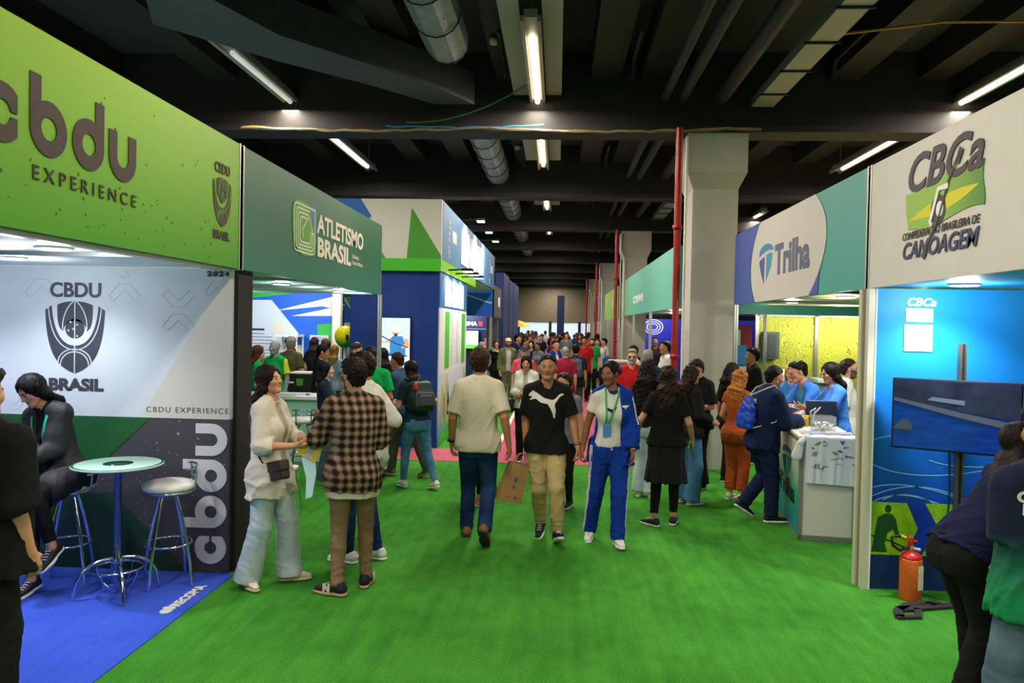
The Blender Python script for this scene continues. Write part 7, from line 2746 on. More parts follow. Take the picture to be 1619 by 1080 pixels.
fa['AK'] = quick('bearded man in green t-shirt behind the red t-shirt', 1.02, 22.2, 1.66, 200, 'm', 'fair', 'dark', 'short', fabric('kelly_green', '0f9a48'), BLK2, vox=0.018, beard=True)
fa['AL'] = quick('girl in short black dress with long brown hair, seen from behind', 1.24, 24.0, 1.36, 5, 'f', 'light', 'chestnut', 'long', BLK, BLK, skirt=BLK, vox=0.018, length=0.3)
fa['AM'] = quick('person in white shirt with blue bag by the red risers', 1.42, 23.0, 1.66, 250, 'm', 'light', 'black', 'short', WHT, DEN, vox=0.018)
fa['AN'] = quick('man in olive jacket and beige cap with a blue badge', -1.24, 19.1, 1.68, 165, 'm', 'fair', 'brown', None, GRN, fabric('olive_trousers', '6a6450'), sleeve=1.9, collar=0.016, open_=0.06, under=WHT, capm=mat('cap_beige', 'c8b890', 0.8), vox=0.011, beard=True, crop=0.1)
fa['AO'] = quick('woman with auburn hair and glasses in black dress, hand at her mouth', -1.62, 20.2, 1.60, 172, 'f', 'fair', 'chestnut', 'long', BLK, BLK2, vox=0.012, glasses='clear', hr=(-0.08, 0.17, 0.04), curl=(0.4, 0.8))
fa['AP'] = quick('grey-haired woman in pale clothes beside the woman in black dress', -1.84, 18.4, 1.58, 110, 'f', 'fair', 'grey', 'bob', WHT, fabric('stone_cotton', '7a7466'), sleeve=1.8, vox=0.013)
fa['AQ'] = quick('woman in white cardigan looking at a red phone', -0.45, 11.2, 1.56, 182, 'f', 'light', 'black', 'long', WHT, BLK, sleeve=1.7, open_=0.03, under=fabric('heather_cotton', '9a968c'), vox=0.010, hl=(-0.04, 0.28, -0.30), hr=(-0.03, 0.28, -0.30), curl=(0.7, 0.7), head=(0, -14, 0), length=0.18, hem=-0.05)
fa['AR'] = quick('person in coral t-shirt and black cap behind the white cardigan', -0.62, 14.3, 1.60, 170, 'm', 'light', 'black', None, fabric('coral_cotton', 'd0505c'), BLK2, capm=mat('cap_black', '1b1c20', 0.8), vox=0.014)
fa['AS'] = quick('young man in grey hoodie behind the coral t-shirt', -0.82, 19.0, 1.67, 120, 'm', 'tan', 'dark', 'fade', GREYF, BLK2, sleeve=1.9, vox=0.016)
fa['AT'] = quick('man in dark t-shirt near the navy panels', -1.14, 21.5, 1.74, 110, 'm', 'light', 'black', 'short', NAVYF, BLK2, vox=0.016)
fa['AU'] = quick('dark-haired woman in black blouse behind the grey hoodie', -0.70, 20.5, 1.60, 190, 'f', 'fair', 'black', 'long', BLK, BLK2, vox=0.016)
fa['AU2'] = quick('woman with tied brown hair in grey blouse beside the black blouse', -0.50, 20.2, 1.56, 215, 'f', 'tan', 'dark', 'bun', GREYF, BLK2, vox=0.016)
fa['AV'] = quick('man in grey t-shirt and dark cap in the far aisle', -0.85, 26.5, 1.78, 180, 'm', 'tan', 'black', None, GREYF, BLK2, capm=mat('cap_black', '1b1c20', 0.8), vox=0.02)
# inside the athletics booth
quick('woman in white t-shirt before the white display case', -5.25, 14.6, 1.68, 190, 'f', 'fair', 'black', 'long', WHT, DEN, vox=0.014)
quick('man in olive t-shirt with grey curly hair, seen from behind in the booth', -4.72, 13.2, 1.71, 5, 'm', 'light', 'grey', 'curlytop', fabric('moss_cotton', '57583a'), BLK2, vox=0.012)
quick('woman in black reaching up to the framed city photograph', -4.85, 14.9, 1.68, 10, 'f', 'light', 'dark', 'long', BLK, BLK2, sleeve=0.6, vox=0.014, hr=(0.15, 0.30, 0.20), pr=(1, 0, -0.3))
quick('woman in blue t-shirt in profile beside the white pillar', -4.42, 14.3, 1.67, 285, 'f', 'fair', 'chestnut', 'long', fabric('cobalt_cotton', '2a4cc0'), DEN, vox=0.014)
quick('person with long blond hair seen from behind near the white pillar', -4.05, 13.6, 1.58, 10, 'f', 'fair', 'blond', 'long', fabric('sky_cotton', '8fa4c0'), DEN, vox=0.015)
quick('brown-haired person at the booth edge beside the black end panel', -4.52, 11.2, 1.62, 60, 'f', 'fair', 'chestnut', 'long', fabric('kelly_green', '0f9a48'), BLK2, vox=0.014)
quick('person in black passing behind the concrete column in the olive booth', 2.95, 11.6, 1.72, 270, 'm', 'tan', 'black', 'short', BLK, BLK2, vox=0.015)

# the far crowd
rng = random.Random(77)
tops = [('grey', GREYF), ('black', BLK), ('white', WHT), ('red', REDF), ('navy', NAVYF), ('coral', fabric('coral_cotton', 'd0505c')), ('teal', fabric('teal_cotton', '1f6a70')), ('olive', GRN), ('blue', ROYAL)]
spots = []
tries = 0
while len(spots) < 34 and tries < 4000:
    tries += 1
    y = rng.uniform(25.5, 46)
    x = rng.uniform(-1.65, 1.5 if y < 32 else 1.35)
    if all(math.hypot(x - a, y - b) > 0.7 for a, b in spots) and math.hypot(x + 0.85, y - 26.5) > 0.8:
        spots.append((x, y))
spots.sort(key=lambda p: p[1])
for i, (x, y) in enumerate(spots):
    cn, tm = tops[rng.randrange(len(tops))]
    sx = rng.choice('mf')
    quick('person in %s top walking in the distant crowd at the end of the aisle' % cn, x, y, rng.uniform(1.58, 1.78), rng.choice((180, 190, 170, 0, 10, 350, 90, 270)), sx, rng.choice(('fair', 'light', 'tan', 'brown')), rng.choice(('black', 'dark', 'brown', 'chestnut')),
          rng.choice(('short', 'fade', 'quiff')) if sx == 'm' else rng.choice(('long', 'bun', 'curly')), tm, rng.choice((BLK2, DEN, DENG)), vox=0.024 if y < 34 else 0.028, group='distant crowd in %s tops' % cn)
# ------------------------------------------------------------------ furniture and things carried
def FW(p, q):
    """a point of a figure's frame in the world"""
    return Matrix.Translation(p.root.location) @ Matrix.Rotation(p.root.rotation_euler.z, 4, 'Z') @ Vector([float(v) for v in q[:3]])


def held(name, label, cat, p, group=None):
    """an Empty that shares the figure's frame, for things worn or held"""
    t = thing(name, label, cat, tuple(p.root.location), group, p.root.rotation_euler.z)
    t['local_parts'] = 1
    return t


GLASS_T = mat('table_glass', 'a9cdbd', 0.15, spec=0.6)
t = thing('bar_table', 'round pale glass bar table on a chrome pedestal with arched feet', 'table', (-3.14, 5.27, 0.006))
TM_ = Matrix.Translation((-3.14, 5.27, 0))
MB().lathe([(0.295, 0.940), (0.305, 0.944), (0.305, 0.952), (0.295, 0.956)], GLASS_T, 56, TM_).build('table_top', t)
MB().lathe([(0.283, 0.9562), (0.283, 0.9566), (0.300, 0.9566), (0.300, 0.9562)], mat('glass_edge', '2d5a4c', 0.2), 56, TM_, cap=False).build('rim_band', t)
MB().lathe([(0.0, 0.9562), (0.10, 0.9562), (0.10, 0.957)], mat('glass_dark', '16382c', 0.15), 40, TM_).build('centre_disc', t)
m2 = MB()
m2.lathe([(0.026, 0.10), (0.026, 0.93), (0.08, 0.935), (0.08, 0.94)], CHROME, 28, TM_)
m2.lathe([(0.014, 0.03), (0.014, 0.26)], CHROME, 12, TM_)
m2.lathe([(0.04, 0.235), (0.045, 0.25), (0.03, 0.275)], CHROME, 20, TM_)
m2.build('pole', t)
for i in range(4):
    a = rad(38 + 90 * i)
    pts = []
    for j in range(13):
        s_ = j / 12
        r = 0.03 + 0.25 * s_
        z = 0.25 * math.sqrt(max(0, 1 - s_ ** 2.6)) + 0.016 + 0.004
        pts.append((-3.14 + r * math.cos(a), 5.27 + r * math.sin(a), z))
    lg = MB().tube(pts, 0.0125, CHROME, 10).build('leg', t)
    MB().lathe([(0.017, 0.006), (0.017, 0.022)], mat('rubber', '161616', 0.6), 12, Matrix.Translation((pts[-1][0], pts[-1][1], 0))).build('foot_cap', lg).matrix_parent_inverse = lg.matrix_parent_inverse
MB().torus(0.17, 0.008, CHROME, TM_ @ Matrix.Translation((0, 0, 0.20))).build('ring', t)
m2 = MB()
for i in range(4):
    a = rad(-7 + 90 * i)
    m2.tube([(-3.14 + r * math.cos(a), 5.27 + r * math.sin(a), z) for r, z in ((0.015, 0.06), (0.07, 0.05), (0.12, 0.085), (0.15, 0.14), (0.17, 0.20))], 0.005, CHROME, 6)
m2.build('brace', t)


def bar_stool(label, x, y, rz, base=0.0, grp='white padded bar stools'):
    t = thing('bar_stool', label, 'stool', (x, y, base), grp, rz)
    M = ROOTM[t.name]
    SEAT = mat('seat_vinyl', 'dcd8d2', 0.25, spec=0.6, var=0.06, vscale=9)
    MB().lathe([(0.05, 0.70), (0.16, 0.705), (0.185, 0.725), (0.19, 0.745), (0.18, 0.765), (0.14, 0.778), (0.0, 0.782)], SEAT, 40, M).build('seat', t)
    MB().lathe([(0.06, 0.69), (0.175, 0.695), (0.188, 0.712), (0.17, 0.714)], CHROME, 40, M).build('seat_rim', t)
    for i in range(4):
        a = rad(45 + 90 * i)
        pts = [(r * math.cos(a), r * math.sin(a), z) for r, z in ((0.06, 0.695), (0.085, 0.62), (0.125, 0.48), (0.160, 0.33), (0.190, 0.16), (0.208, 0.0))]
        MB().tube(pts, 0.012, CHROME, 10, M).build('leg', t)
    MB().torus(0.165, 0.009, CHROME, M @ Matrix.Translation((0, 0, 0.31))).build('foot_ring', t)
    m3 = MB()
    for a in (-28, 28):
        aa = rad(90 + a)
        m3.tube([(0.15 * math.cos(aa), 0.15 * math.sin(aa), 0.70), (0.19 * math.cos(aa), 0.19 * math.sin(aa), 0.72), (0.20 * math.cos(aa), 0.20 * math.sin(aa), 0.80), (0.20 * math.cos(aa), 0.20 * math.sin(aa), 0.90)], 0.009, CHROME, 8, M)
    for z in (0.83, 0.89):
        m3.tube([(0.20 * math.cos(rad(a)), 0.20 * math.sin(rad(a)), z) for a in range(48, 133, 7)], 0.009, CHROME, 8, M)
    m3.build('back_rail', t)
    return t


bar_stool('empty white bar stool with chrome legs to the right of the glass table', -2.90, 5.53, rad(-55), 0.006)
bar_stool('white bar stool under the seated woman in blazer', -3.63, 5.45, rad(-70), 0.006)
bar_stool('white bar stool at the mint counter behind the cream overshirt', -3.22, 9.5, rad(200))
t = thing('chair', 'white shell chair on thin chrome legs behind the woman in cream', 'chair', (-2.95, 7.75, 0))
MB().rbox(-3.17, -2.73, 7.55, 7.95, 0.43, 0.47, WHITE_L, 0.015).build('seat', t)
MB().rbox(-3.17, -3.13, 7.55, 7.95, 0.50, 0.82, WHITE_L, 0.015).build('backrest', t)
for sx, sy in ((-1, -1), (-1, 1), (1, -1), (1, 1)):
    MB().tube([(-2.95 + sx * 0.15, 7.75 + sy * 0.14, 0.435), (-2.95 + sx * 0.20, 7.75 + sy * 0.17, 0.41), (-2.95 + sx * 0.25, 7.75 + sy * 0.20, 0.0)], 0.010, CHROME, 8).build('leg', t)

# --- the counter with the signed shirt
P0, Uc, Vc = Vector((2.343, 7.41, 0)), Vector((0.978, 0.208, 0)).normalized(), Vector((-0.208, 0.978, 0)).normalized()
Vc = Vector((0.131, 0.991, 0)).normalized()
Uc = Vector((Vc.y, -Vc.x, 0))
CM = Matrix(((Uc.x, Vc.x, 0, P0.x), (Uc.y, Vc.y, 0, P0.y), (0, 0, 1, 0), (0, 0, 0, 1)))
LC, WC, HC = 1.40, 0.52, 0.97
t = thing('counter', 'white promotional counter in grey frame printed with teal shield mark', 'counter', tuple(P0))
MB().box(0.012, WC - 0.012, 0.012, LC, 0.03, HC - 0.03, mat('counter_cream', 'd6cfc0', 0.5), CM).build('cabinet', t)
m2 = MB()
for a, b in ((0, 0), (WC - 0.035, 0), (0, LC - 0.035), (WC - 0.035, LC - 0.035)):
    m2.box(a, a + 0.035, b, b + 0.035, 0, HC, ALU_D, CM)
for z in (0.0, HC - 0.045):
    m2.box(0, WC, 0, 0.03, z, z + 0.045, ALU_D, CM)
    m2.box(0, 0.03, 0, LC, z, z + 0.045, ALU_D, CM)
m2.build('frame', t)
MB().box(-0.01, WC + 0.01, -0.01, LC + 0.01, HC, HC + 0.025, mat('counter_ivory', 'd8d2c4', 0.4), CM).build('counter_top', t)
gp = bpy.data.materials.new('counter_print')
gp = ramp('counter_print', '0f7fa0', 'cfcabc', 2, 0.05, 0.80, 0.4, '2f9c70')
MB().box(-0.004, 0.0, 0.036, LC - 0.036, 0.045, HC - 0.045, gp, CM).build('printed_panel', t)
SM2 = CM @ frame((-0.005, LC - 0.05, 0), (0, -1, 0), (0, 0, 1))
TEALD = mat('mark_dark_teal', '12586e', 0.6)
trilha_mark(SM2 @ Matrix.Translation((0.36, 0.53, 0)) @ Matrix.Diagonal((0.62, 0.20, 1, 1)), t, 1.0, TEALD, mat('mark_deep', '0f4a66', 0.6), mat('mark_sea', '147a78', 0.6))
text('Trilha', 0.26, mat('print_ink', '10202a', 0.6), SM2 @ Matrix.Translation((0.22, 0.30, 0)), t, bold=0.008, fit=0.95)

# signed shirt over the end of the counter
t = thing('signed_shirt', 'white t-shirt covered in black signatures draped over the counter end', 't-shirt', tuple(CM @ Vector((WC / 2, 0, HC))))
rng = random.Random(12)
NX, NZ = 36, 40
x0, x1 = 0.05, WC + 0.02


def shirt_pt(i, j, lift=0.0):
    s_ = i / NX
    x = x0 + (x1 - x0) * s_
    d = -0.16 + 0.62 * j / NZ          # along the cloth: negative lies on the top, positive hangs
    hang = max(0.0, d)
    fold = 0.012 * math.sin(x * 34 + 1.2) * min(1, hang * 3) + 0.006 * math.sin(x * 71 + d * 6) * min(1, hang * 3)
    if d < 0:
        return CM @ Vector((x, -d - 0.02, HC + 0.031 + 0.003 * math.sin(x * 40) + lift))
    q = 0.02
    if d < 0.03:
        a = d / 0.03 * math.pi / 2
        return CM @ Vector((x, -0.02 - q * math.sin(a) * 0.6 - lift * math.sin(a), HC + 0.011 + q * math.cos(a) + lift * math.cos(a)))
    return CM @ Vector((x + 0.02 * hang * (s_ - 0.5), -0.034 - abs(fold) - lift, HC + 0.011 - (d - 0.03) + 0.03 * hang * (0.5 - s_)))


vs, fs = [], []
for sgn in (0.0, -0.004):
    for j in range(NZ + 1):
        for i in range(NX + 1):
            vs.append(shirt_pt(i, j, sgn))
n1_ = (NX + 1) * (NZ + 1)
for j in range(NZ):
    for i in range(NX):
        a = j * (NX + 1) + i
        fs.append((a, a + NX + 1, a + NX + 2, a + 1))
        fs.append((n1_ + a, n1_ + a + 1, n1_ + a + NX + 2, n1_ + a + NX + 1))
mb = MB()
mb.add(vs, fs, mat('shirt_white', 'd6d8e0', 0.85), True)
body_ = mb.build('shirt_body', t)
# sleeves hang at both corners
for s_, nm in ((-1, 'sleeve'), (1, 'sleeve')):
    xx = x0 if s_ < 0 else x1
    F = Field()
    a_, b_, c_ = CM @ Vector((xx - s_ * 0.02, 0.02, HC + 0.028)), CM @ Vector((xx + s_ * 0.05, -0.04, HC - 0.03)), CM @ Vector((xx + s_ * 0.085, -0.05, HC - 0.15))
    F.u(Cone(tuple(a_), tuple(b_), [0.022, 0.03]), 0)
    F.u(Cone(tuple(b_), tuple(c_), [0.034, 0.055], (tuple(CM.to_3x3() @ Vector((0, 1, 0))), 0.35)), 0.02)
    F.disp = waves(5 + s_, 0.003, 0.04)
    sdf_obj(nm, F, 0.007, [mat('shirt_white', 'd6d8e0', 0.85)], t)


def shirt_uv(u, v, lift=0.0015):
    return shirt_pt(u * NX, (v + 0.16) / 0.62 * NZ, lift)


INK = mat('marker_ink', '2a2a34', 0.7)
sig = MB()
for k in range(24):
    u, v = rng.uniform(0.08, 0.88), rng.uniform(0.04, 0.32)
    wdt = rng.uniform(0.07, 0.16)
    pts = []
    m_ = rng.randint(8, 14)
    for i in range(m_ + 1):
        uu = u + wdt * i / m_ * 0.8 + rng.uniform(-0.006, 0.006)
        vv = v - (0.02 if i % 2 else -0.004) * rng.uniform(0.3, 1.2) + 0.03 * i / m_ * rng.uniform(-0.3, 0.3)
        pts.append(shirt_uv(min(0.97, uu), vv, 0.002))
    sig.tube(pts, 0.0017, INK, 4, cap=False)
sig.build('signatures', t)
mk = MB()
for uu in (0.62, 0.66, 0.70):
    mk.tube([shirt_uv(uu, 0.035, 0.002), shirt_uv(0.66, 0.075, 0.002)], 0.004, INDI, 5)
mk.build('chest_emblem', t)

for lab, x, y, rz, c in (('pile of blue and white flyers nearest the signed shirt', 0.16, 0.21, 0.3, 'flyer_blue'), ('pile of pale flyers beside the clear plastic box', 0.40, 0.23, -0.2, 'flyer_violet')):
    p = CM @ Vector((x, y, HC + 0.025))
    f_ = thing('flyer_stack', lab, 'flyers', tuple(p), 'flyer piles on the counter', rz)
    Mx = ROOTM[f_.name]
    MB().box(-0.11, 0.11, -0.075, 0.075, 0.008, 0.022, WHITE_L, Mx).build('paper', f_)
    MB().box(-0.1, 0.1, -0.065, 0.065, 0.022, 0.0228, mat(c, '5f78c0' if c == 'flyer_blue' else '8a92d0', 0.5, var=0.5, vscale=18), Mx).build('print', f_)
ACR = mat('clear_acrylic', 'dfe6ea', 0.05, alpha=0.22)
p = CM @ Vector((0.30, 0.48, HC + 0.026))
t = thing('acrylic_box', 'clear plastic box full of folded white raffle slips', 'box', tuple(p))
mb = MB()
for (a, b, c, d) in ((-0.10, 0.10, -0.085, -0.080), (-0.10, 0.10, 0.080, 0.085), (-0.10, -0.095, -0.085, 0.085), (0.095, 0.10, -0.085, 0.085)):
    mb.box(a, b, c, d, 0.0, 0.155, ACR, Matrix.Translation(p))
mb.box(-0.1, 0.1, -0.085, 0.085, 0, 0.004, ACR, Matrix.Translation(p))
mb.build('clear_walls', t)
mb = MB()
for k in range(90):
    z = 0.008 + 0.085 * rng.random() ** 1.2
    mb.box(-0.016, 0.016, -0.009, 0.009, -0.001, 0.001, WHITE_L, Matrix.Translation(p + Vector((rng.uniform(-0.075, 0.075), rng.uniform(-0.06, 0.06), z))) @ Matrix.Rotation(rng.uniform(-1, 1), 4, 'X') @ Matrix.Rotation(rng.uniform(0, 3), 4, 'Z') @ Matrix.Rotation(rng.uniform(-.8, .8), 4, 'Y'))
o = mb.build('paper_slips')
tag(o, 'folded white paper slips heaped inside the clear plastic box', 'paper', kind='stuff')
p = CM @ Vector((0.16, 0.86, HC + 0.025))
t = thing('ballot_box', 'yellow and green cardboard box by the hand of the navy tracksuit', 'box', tuple(p), None, 0.5)
Mx = ROOTM[t.name]
YEL, GRB = mat('card_yellow', 'd8b81c', 0.6), mat('card_green', '1c7a3a', 0.6)
MB().rbox(-0.13, 0.13, -0.07, 0.07, 0.0, 0.115, YEL, 0.003, Mx).build('box_body', t)
MB().box(-0.09, -0.01, -0.0715, -0.07, 0.01, 0.105, GRB, Mx).build('green_panel', t)
MB().box(0.03, 0.12, -0.0715, -0.07, 0.01, 0.105, GRB, Mx).build('green_panel', t)
mb = MB()
for k in range(7):
    mb.box(-0.115 + k * 0.034, -0.095 + k * 0.034, -0.06, 0.06, 0.115, 0.117, GRB if k % 2 else WHITE_L, Mx)
mb.build('lid_pattern', t)
p = CM @ Vector((0.36, 0.90, HC + 0.025))
t = thing('gift_bag', 'dark navy gift bag with white ribbon standing on the counter', 'bag', tuple(p))
Mx = Matrix.Translation(p)
MB().rbox(-0.15, 0.15, -0.05, 0.05, 0, 0.27, mat('bag_navy', '16203a', 0.5), 0.006, Mx).build('bag_body', t)
mb = MB()
mb.tube([Mx @ Vector(q) for q in ((-0.12, -0.055, 0.10), (-0.13, -0.07, 0.16), (-0.08, -0.075, 0.20), (-0.10, -0.06, 0.12), (-0.03, -0.075, 0.21), (-0.09, -0.065, 0.14), (-0.11, -0.07, 0.03))], 0.007, WHITE_L, 6)
mb.build('ribbon', t)
p = CM @ Vector((0.22, 1.22, HC + 0.03))
t = thing('display_folder', 'open dark folder with pale leaflets propped between the two men at the counter', 'folder', tuple(p))
Mx = Matrix.Translation(p) @ Matrix.Rotation(rad(20), 4, 'Z') @ Matrix.Rotation(rad(-38), 4, 'Y')
MB().box(-0.02, 0.40, -0.14, 0.14, 0.0, 0.012, mat('bag_navy', '16203a', 0.5), Mx).build('cover', t)
MB().box(0.0, 0.2, -0.12, 0.12, 0.012, 0.018, mat('leaflet_grey', 'b0b4c4', 0.5, var=0.3, vscale=14), Mx).build('leaflet', t)
# leaflet held by the woman with long black hair
hp = (FW(px_, px_.wrist['l'] + px_.hd['l'] * 0.10) + FW(px_, px_.wrist['r'] + px_.hd['r'] * 0.10)) / 2
t = thing('leaflet', 'white and blue leaflet held out by the woman in blue polo', 'leaflet', tuple(hp))
Mx = Matrix.Translation(hp + Vector((-0.03, 0, -0.01))) @ Matrix.Rotation(rad(15), 4, 'Y')
MB().box(-0.10, 0.10, -0.13, 0.13, 0, 0.004, WHITE_L, Mx).build('paper', t)
MB().box(-0.10, -0.04, -0.13, 0.13, 0.004, 0.0046, mat('flyer_blue', '5f78c0', 0.5, var=0.5, vscale=18), Mx).build('print', t)

# --- things carried
hl_, hr_ = FW(pc, pc.wrist['l'] + pc.hd['l'] * 0.10), FW(pc, pc.wrist['r'] + pc.hd['r'] * 0.09)
Mx = Matrix.Translation((hl_ + hr_) / 2 + Vector((-0.02, -0.05, -0.05))) @ Matrix.Rotation(rad(12), 4, 'Z') @ Matrix.Rotation(rad(28), 4, 'Y') @ Matrix.Rotation(rad(70), 4, 'X')
t = thing('leaflet', 'yellow and white card held by the woman in cream overshirt', 'leaflet', tuple(Mx.translation))
MB().box(-0.08, 0.07, -0.06, 0.06, 0, 0.003, YEL, Mx).build('card', t)
MB().box(-0.03, 0.03, -0.06, 0.06, 0.003, 0.0036, mat('card_grey', 'b8b8a8', 0.6, var=0.3, vscale=25), Mx).build('print', t)
Mx2 = Mx @ Matrix.Translation((0.06, -0.12, -0.006)) @ Matrix.Rotation(rad(35), 4, 'Z')
t = thing('leaflet', 'pale blue die-cut leaflet hanging below the yellow card', 'leaflet', tuple(Mx2.translation))
MB().prism([(-0.05, 0.09), (0.05, 0.10), (0.045, -0.03), (0.0, -0.20), (-0.05, -0.21), (-0.03, -0.06)], 0.003, mat('leaflet_sky', 'a9d0dc', 0.5), Mx2).build('paper', t)


def sdf_thing(t, name, F, h, m, lp=None):
    return sdf_obj(name, F, h, [m] if not isinstance(m, list) else m, t)


# crossbody bag of the woman in cream
t = held('crossbody_bag', 'small dark brown leather crossbody bag at the hip of the woman in cream', 'bag', pc)
LEA = mat('dark_leather', '2e2420', 0.45, spec=0.4)
bc = A(0.15, 0.13, 0.90)
F = Field()
F.u(Box(bc, A(0.04, 0.115, 0.07), rotz(rad(-28)) @ rotx(rad(14)), 0.02), 0)
sdf_obj('bag_body', F, 0.006, [LEA], t)
F = Field()
F.u(Box(bc + A(0.012, 0.0, 0.035), A(0.040, 0.119, 0.04), rotz(rad(-28)) @ rotx(rad(14)), 0.012), 0)
sdf_obj('flap', F, 0.006, [LEA], t)
mb = MB()
mb.tube([tuple(bc + A(0.02, -0.10, 0.05)), tuple(bc + A(0.05, -0.14, 0.14)), (0.19, -0.04, 1.12), (0.12, -0.12, 1.3), (-0.02, -0.09, 1.42)], 0.006, LEA, 6)
mb.build('strap', t)


def backpack(p, label, col, sz=(0.155, 0.085, 0.22), down=0.23, back=0.165, rough=0.6):
    t = held('backpack', label, 'backpack', p)
    m = mat('pack_' + col, col, rough, spec=0.35, bump=0.2, bscale=60)
    k = p.k
    c = p.N + p.Rc @ A(0, -back, -down) * k
    F = Field()
    F.u(Box(c, A(*sz) * k, p.Rc, 0.07 * k), 0)
    F.u(Box(c + p.Rc @ A(0, -0.01, -0.08) * k, A(sz[0] + 0.012, sz[1] + 0.006, sz[2] * 0.55) * k, p.Rc, 0.06 * k), 0.05)
    F.disp = waves(int(sz[0] * 1000), 0.003, 0.12)
    sdf_obj('main_compartment', F, max(0.008, p.vox), [m], t)
    F = Field()
    F.u(Box(c + p.Rc @ A(0, -sz[1] - 0.005, -0.07) * k, A(sz[0] * 0.72, 0.035, sz[2] * 0.5) * k, p.Rc, 0.03 * k), 0)
    sdf_obj('front_pocket', F, max(0.008, p.vox), [m], t)
    for sx in (-1, 1):
        q = [p.N + p.Rc @ (A(sx * 0.09, -0.10, 0.0) * k), p.N + p.Rc @ (A(sx * 0.10, -0.03, 0.045) * k), p.N + p.Rc @ (A(sx * 0.11, 0.07, 0.0) * k), p.N + p.Rc @ (A(sx * 0.125, 0.118, -0.12) * k), p.N + p.Rc @ (A(sx * 0.17, 0.04, -0.28) * k), p.N + p.Rc @ (A(sx * 0.15, -0.10, -0.36) * k)]
        MB().tube([tuple(v) for v in q], 0.018, m, 8).build('shoulder_strap', t)
    mb = MB()
    mb.tube([tuple(c + p.Rc @ (A(x, -0.02 * 0 - sz[1] * 0.4, sz[2] - 0.008 + 0.03 * math.cos(x * 30)) * k)) for x in np.linspace(-0.04, 0.04, 7)], 0.008, m, 6)
    mb.build('carry_handle', t)
    MB().tube([tuple(c + p.Rc @ (A(x, -sz[1] - 0.043, -0.02) * k)) for x in (-0.08, 0, 0.08)], 0.004, mat('zip_metal', '9a9a96', 0.4, 0.6), 5).build('zip', t)
    return t, c


bpk, bc = backpack(pj, 'dark green backpack with red charm on the woman in blue jeans', '1a2c2a', (0.165, 0.10, 0.21), 0.24, 0.175, 0.45)
mb = MB()
q = bc + pj.Rc @ A(-0.12, -0.10, 0.10)
mb.lathe([(0.006, 0.05), (0.02, 0.03), (0.035, -0.03), (0.03, -0.035)], mat('charm_red', 'c01a24', 0.6), 14, Matrix.Translation(Vector(q)))
mb.build('charm', bpk)
backpack(fa['AG'], 'grey backpack with two straps on the man walking up the pink track', '4a505c', (0.15, 0.08, 0.20), 0.22, 0.16)
t = held('drawstring_bag', 'bright blue drawstring bag on the back of the navy tracksuit', 'bag', pu)
F = Field()
c = pu.N + pu.Rc @ A(-0.06, -0.19, -0.26)
F.u(Loft(c, pu.Rc, [-0.17, -0.15, -0.05, 0.08, 0.16, 0.19], [0.10, 0.135, 0.145, 0.11, 0.05, 0.02], [0.035, 0.055, 0.065, 0.05, 0.03, 0.015], [0] * 6), 0)
F.disp = waves(9, 0.005, 0.07)
sdf_obj('bag_body', F, 0.009, [ramp('drawstring_blue', '1a4cc8', '0f2f96', 2, 0.8, 1.4)], t)
mb = MB()
for sx in (-1, 1):
    mb.tube([tuple(c + pu.Rc @ A(0, 0, 0.18)), tuple(pu.N + pu.Rc @ A(sx * 0.09, -0.11, 0.02)), tuple(pu.N + pu.Rc @ A(sx * 0.10, -0.02, 0.07)), tuple(pu.N + pu.Rc @ A(sx * 0.12, 0.12, -0.06)), tuple(pu.N + pu.Rc @ A(sx * 0.19, 0.0, -0.30)), tuple(c + pu.Rc @ A(sx * 0.11, 0.02, -0.15))], 0.006, mat('cord_white', 'c8c8c4', 0.8), 6)
mb.build('drawstring', t)

# kraft bag in the hand of the man in black
hp = FW(pm, pm.wrist['r'] + pm.hd['r'] * 0.085 * pm.k)
t = thing('paper_bag', 'brown kraft paper bag with blue crest carried by the man in black t-shirt', 'bag', tuple(hp))
KR = mat('kraft_paper', 'b08452', 0.75, var=0.06, vscale=12)
Mx = Matrix.Translation(hp + Vector((-0.035, 0, 0))) @ Matrix.Rotation(rad(16), 4, 'Y') @ Matrix.Rotation(rad(22), 4, 'Z')
z0, z1 = -0.47, -0.10
v = [(-0.12, -0.055, z0), (0.12, -0.055, z0), (0.12, 0.055, z0), (-0.12, 0.055, z0), (-0.10, -0.03, z1), (0.10, -0.03, z1), (0.10, 0.03, z1), (-0.10, 0.03, z1)]
vv = v + [(0.105, 0.0, (z0 + z1) / 2), (-0.105, 0.0, (z0 + z1) / 2)]
mb = MB()
mb.add(vv, [(3, 2, 1, 0), (0, 1, 5, 4), (2, 3, 7, 6), (1, 2, 8), (2, 6, 8), (6, 5, 8), (5, 1, 8), (3, 0, 9), (0, 4, 9), (4, 7, 9), (7, 3, 9)], KR, False, Mx)
mb.build('bag_body', t)
for y in (-0.03, 0.03):
    MB().tube([Mx @ Vector(q) for q in ((-0.055, y, z1 - 0.01), (-0.04, y * 0.6, -0.03), (-0.015, y * 0.3, -0.004), (0.02, y * 0.3, -0.004), (0.045, y * 0.6, -0.03), (0.055, y, z1 - 0.01))], 0.004, KR, 6).build('handle', t)
BM = Mx @ Matrix.Translation((0, -0.0555, z0)) @ Matrix.Rotation(rad(90) - math.atan2(0.025, 0.37), 4, 'X')
INKB = mat('print_slate_blue', '4a5a78', 0.7)
shape([circ(0.0, 0.22, 0.022, 0.026)] + [[(0.035 * math.cos(rad(a)), 0.22 + 0.035 * math.sin(rad(a))), (0.05 * math.cos(rad(a + 6)), 0.22 + 0.05 * math.sin(rad(a + 6))), (0.05 * math.cos(rad(a - 6)), 0.22 + 0.05 * math.sin(rad(a - 6)))] for a in range(0, 360, 45)], INKB, BM, t, 'crest', 0.0006)
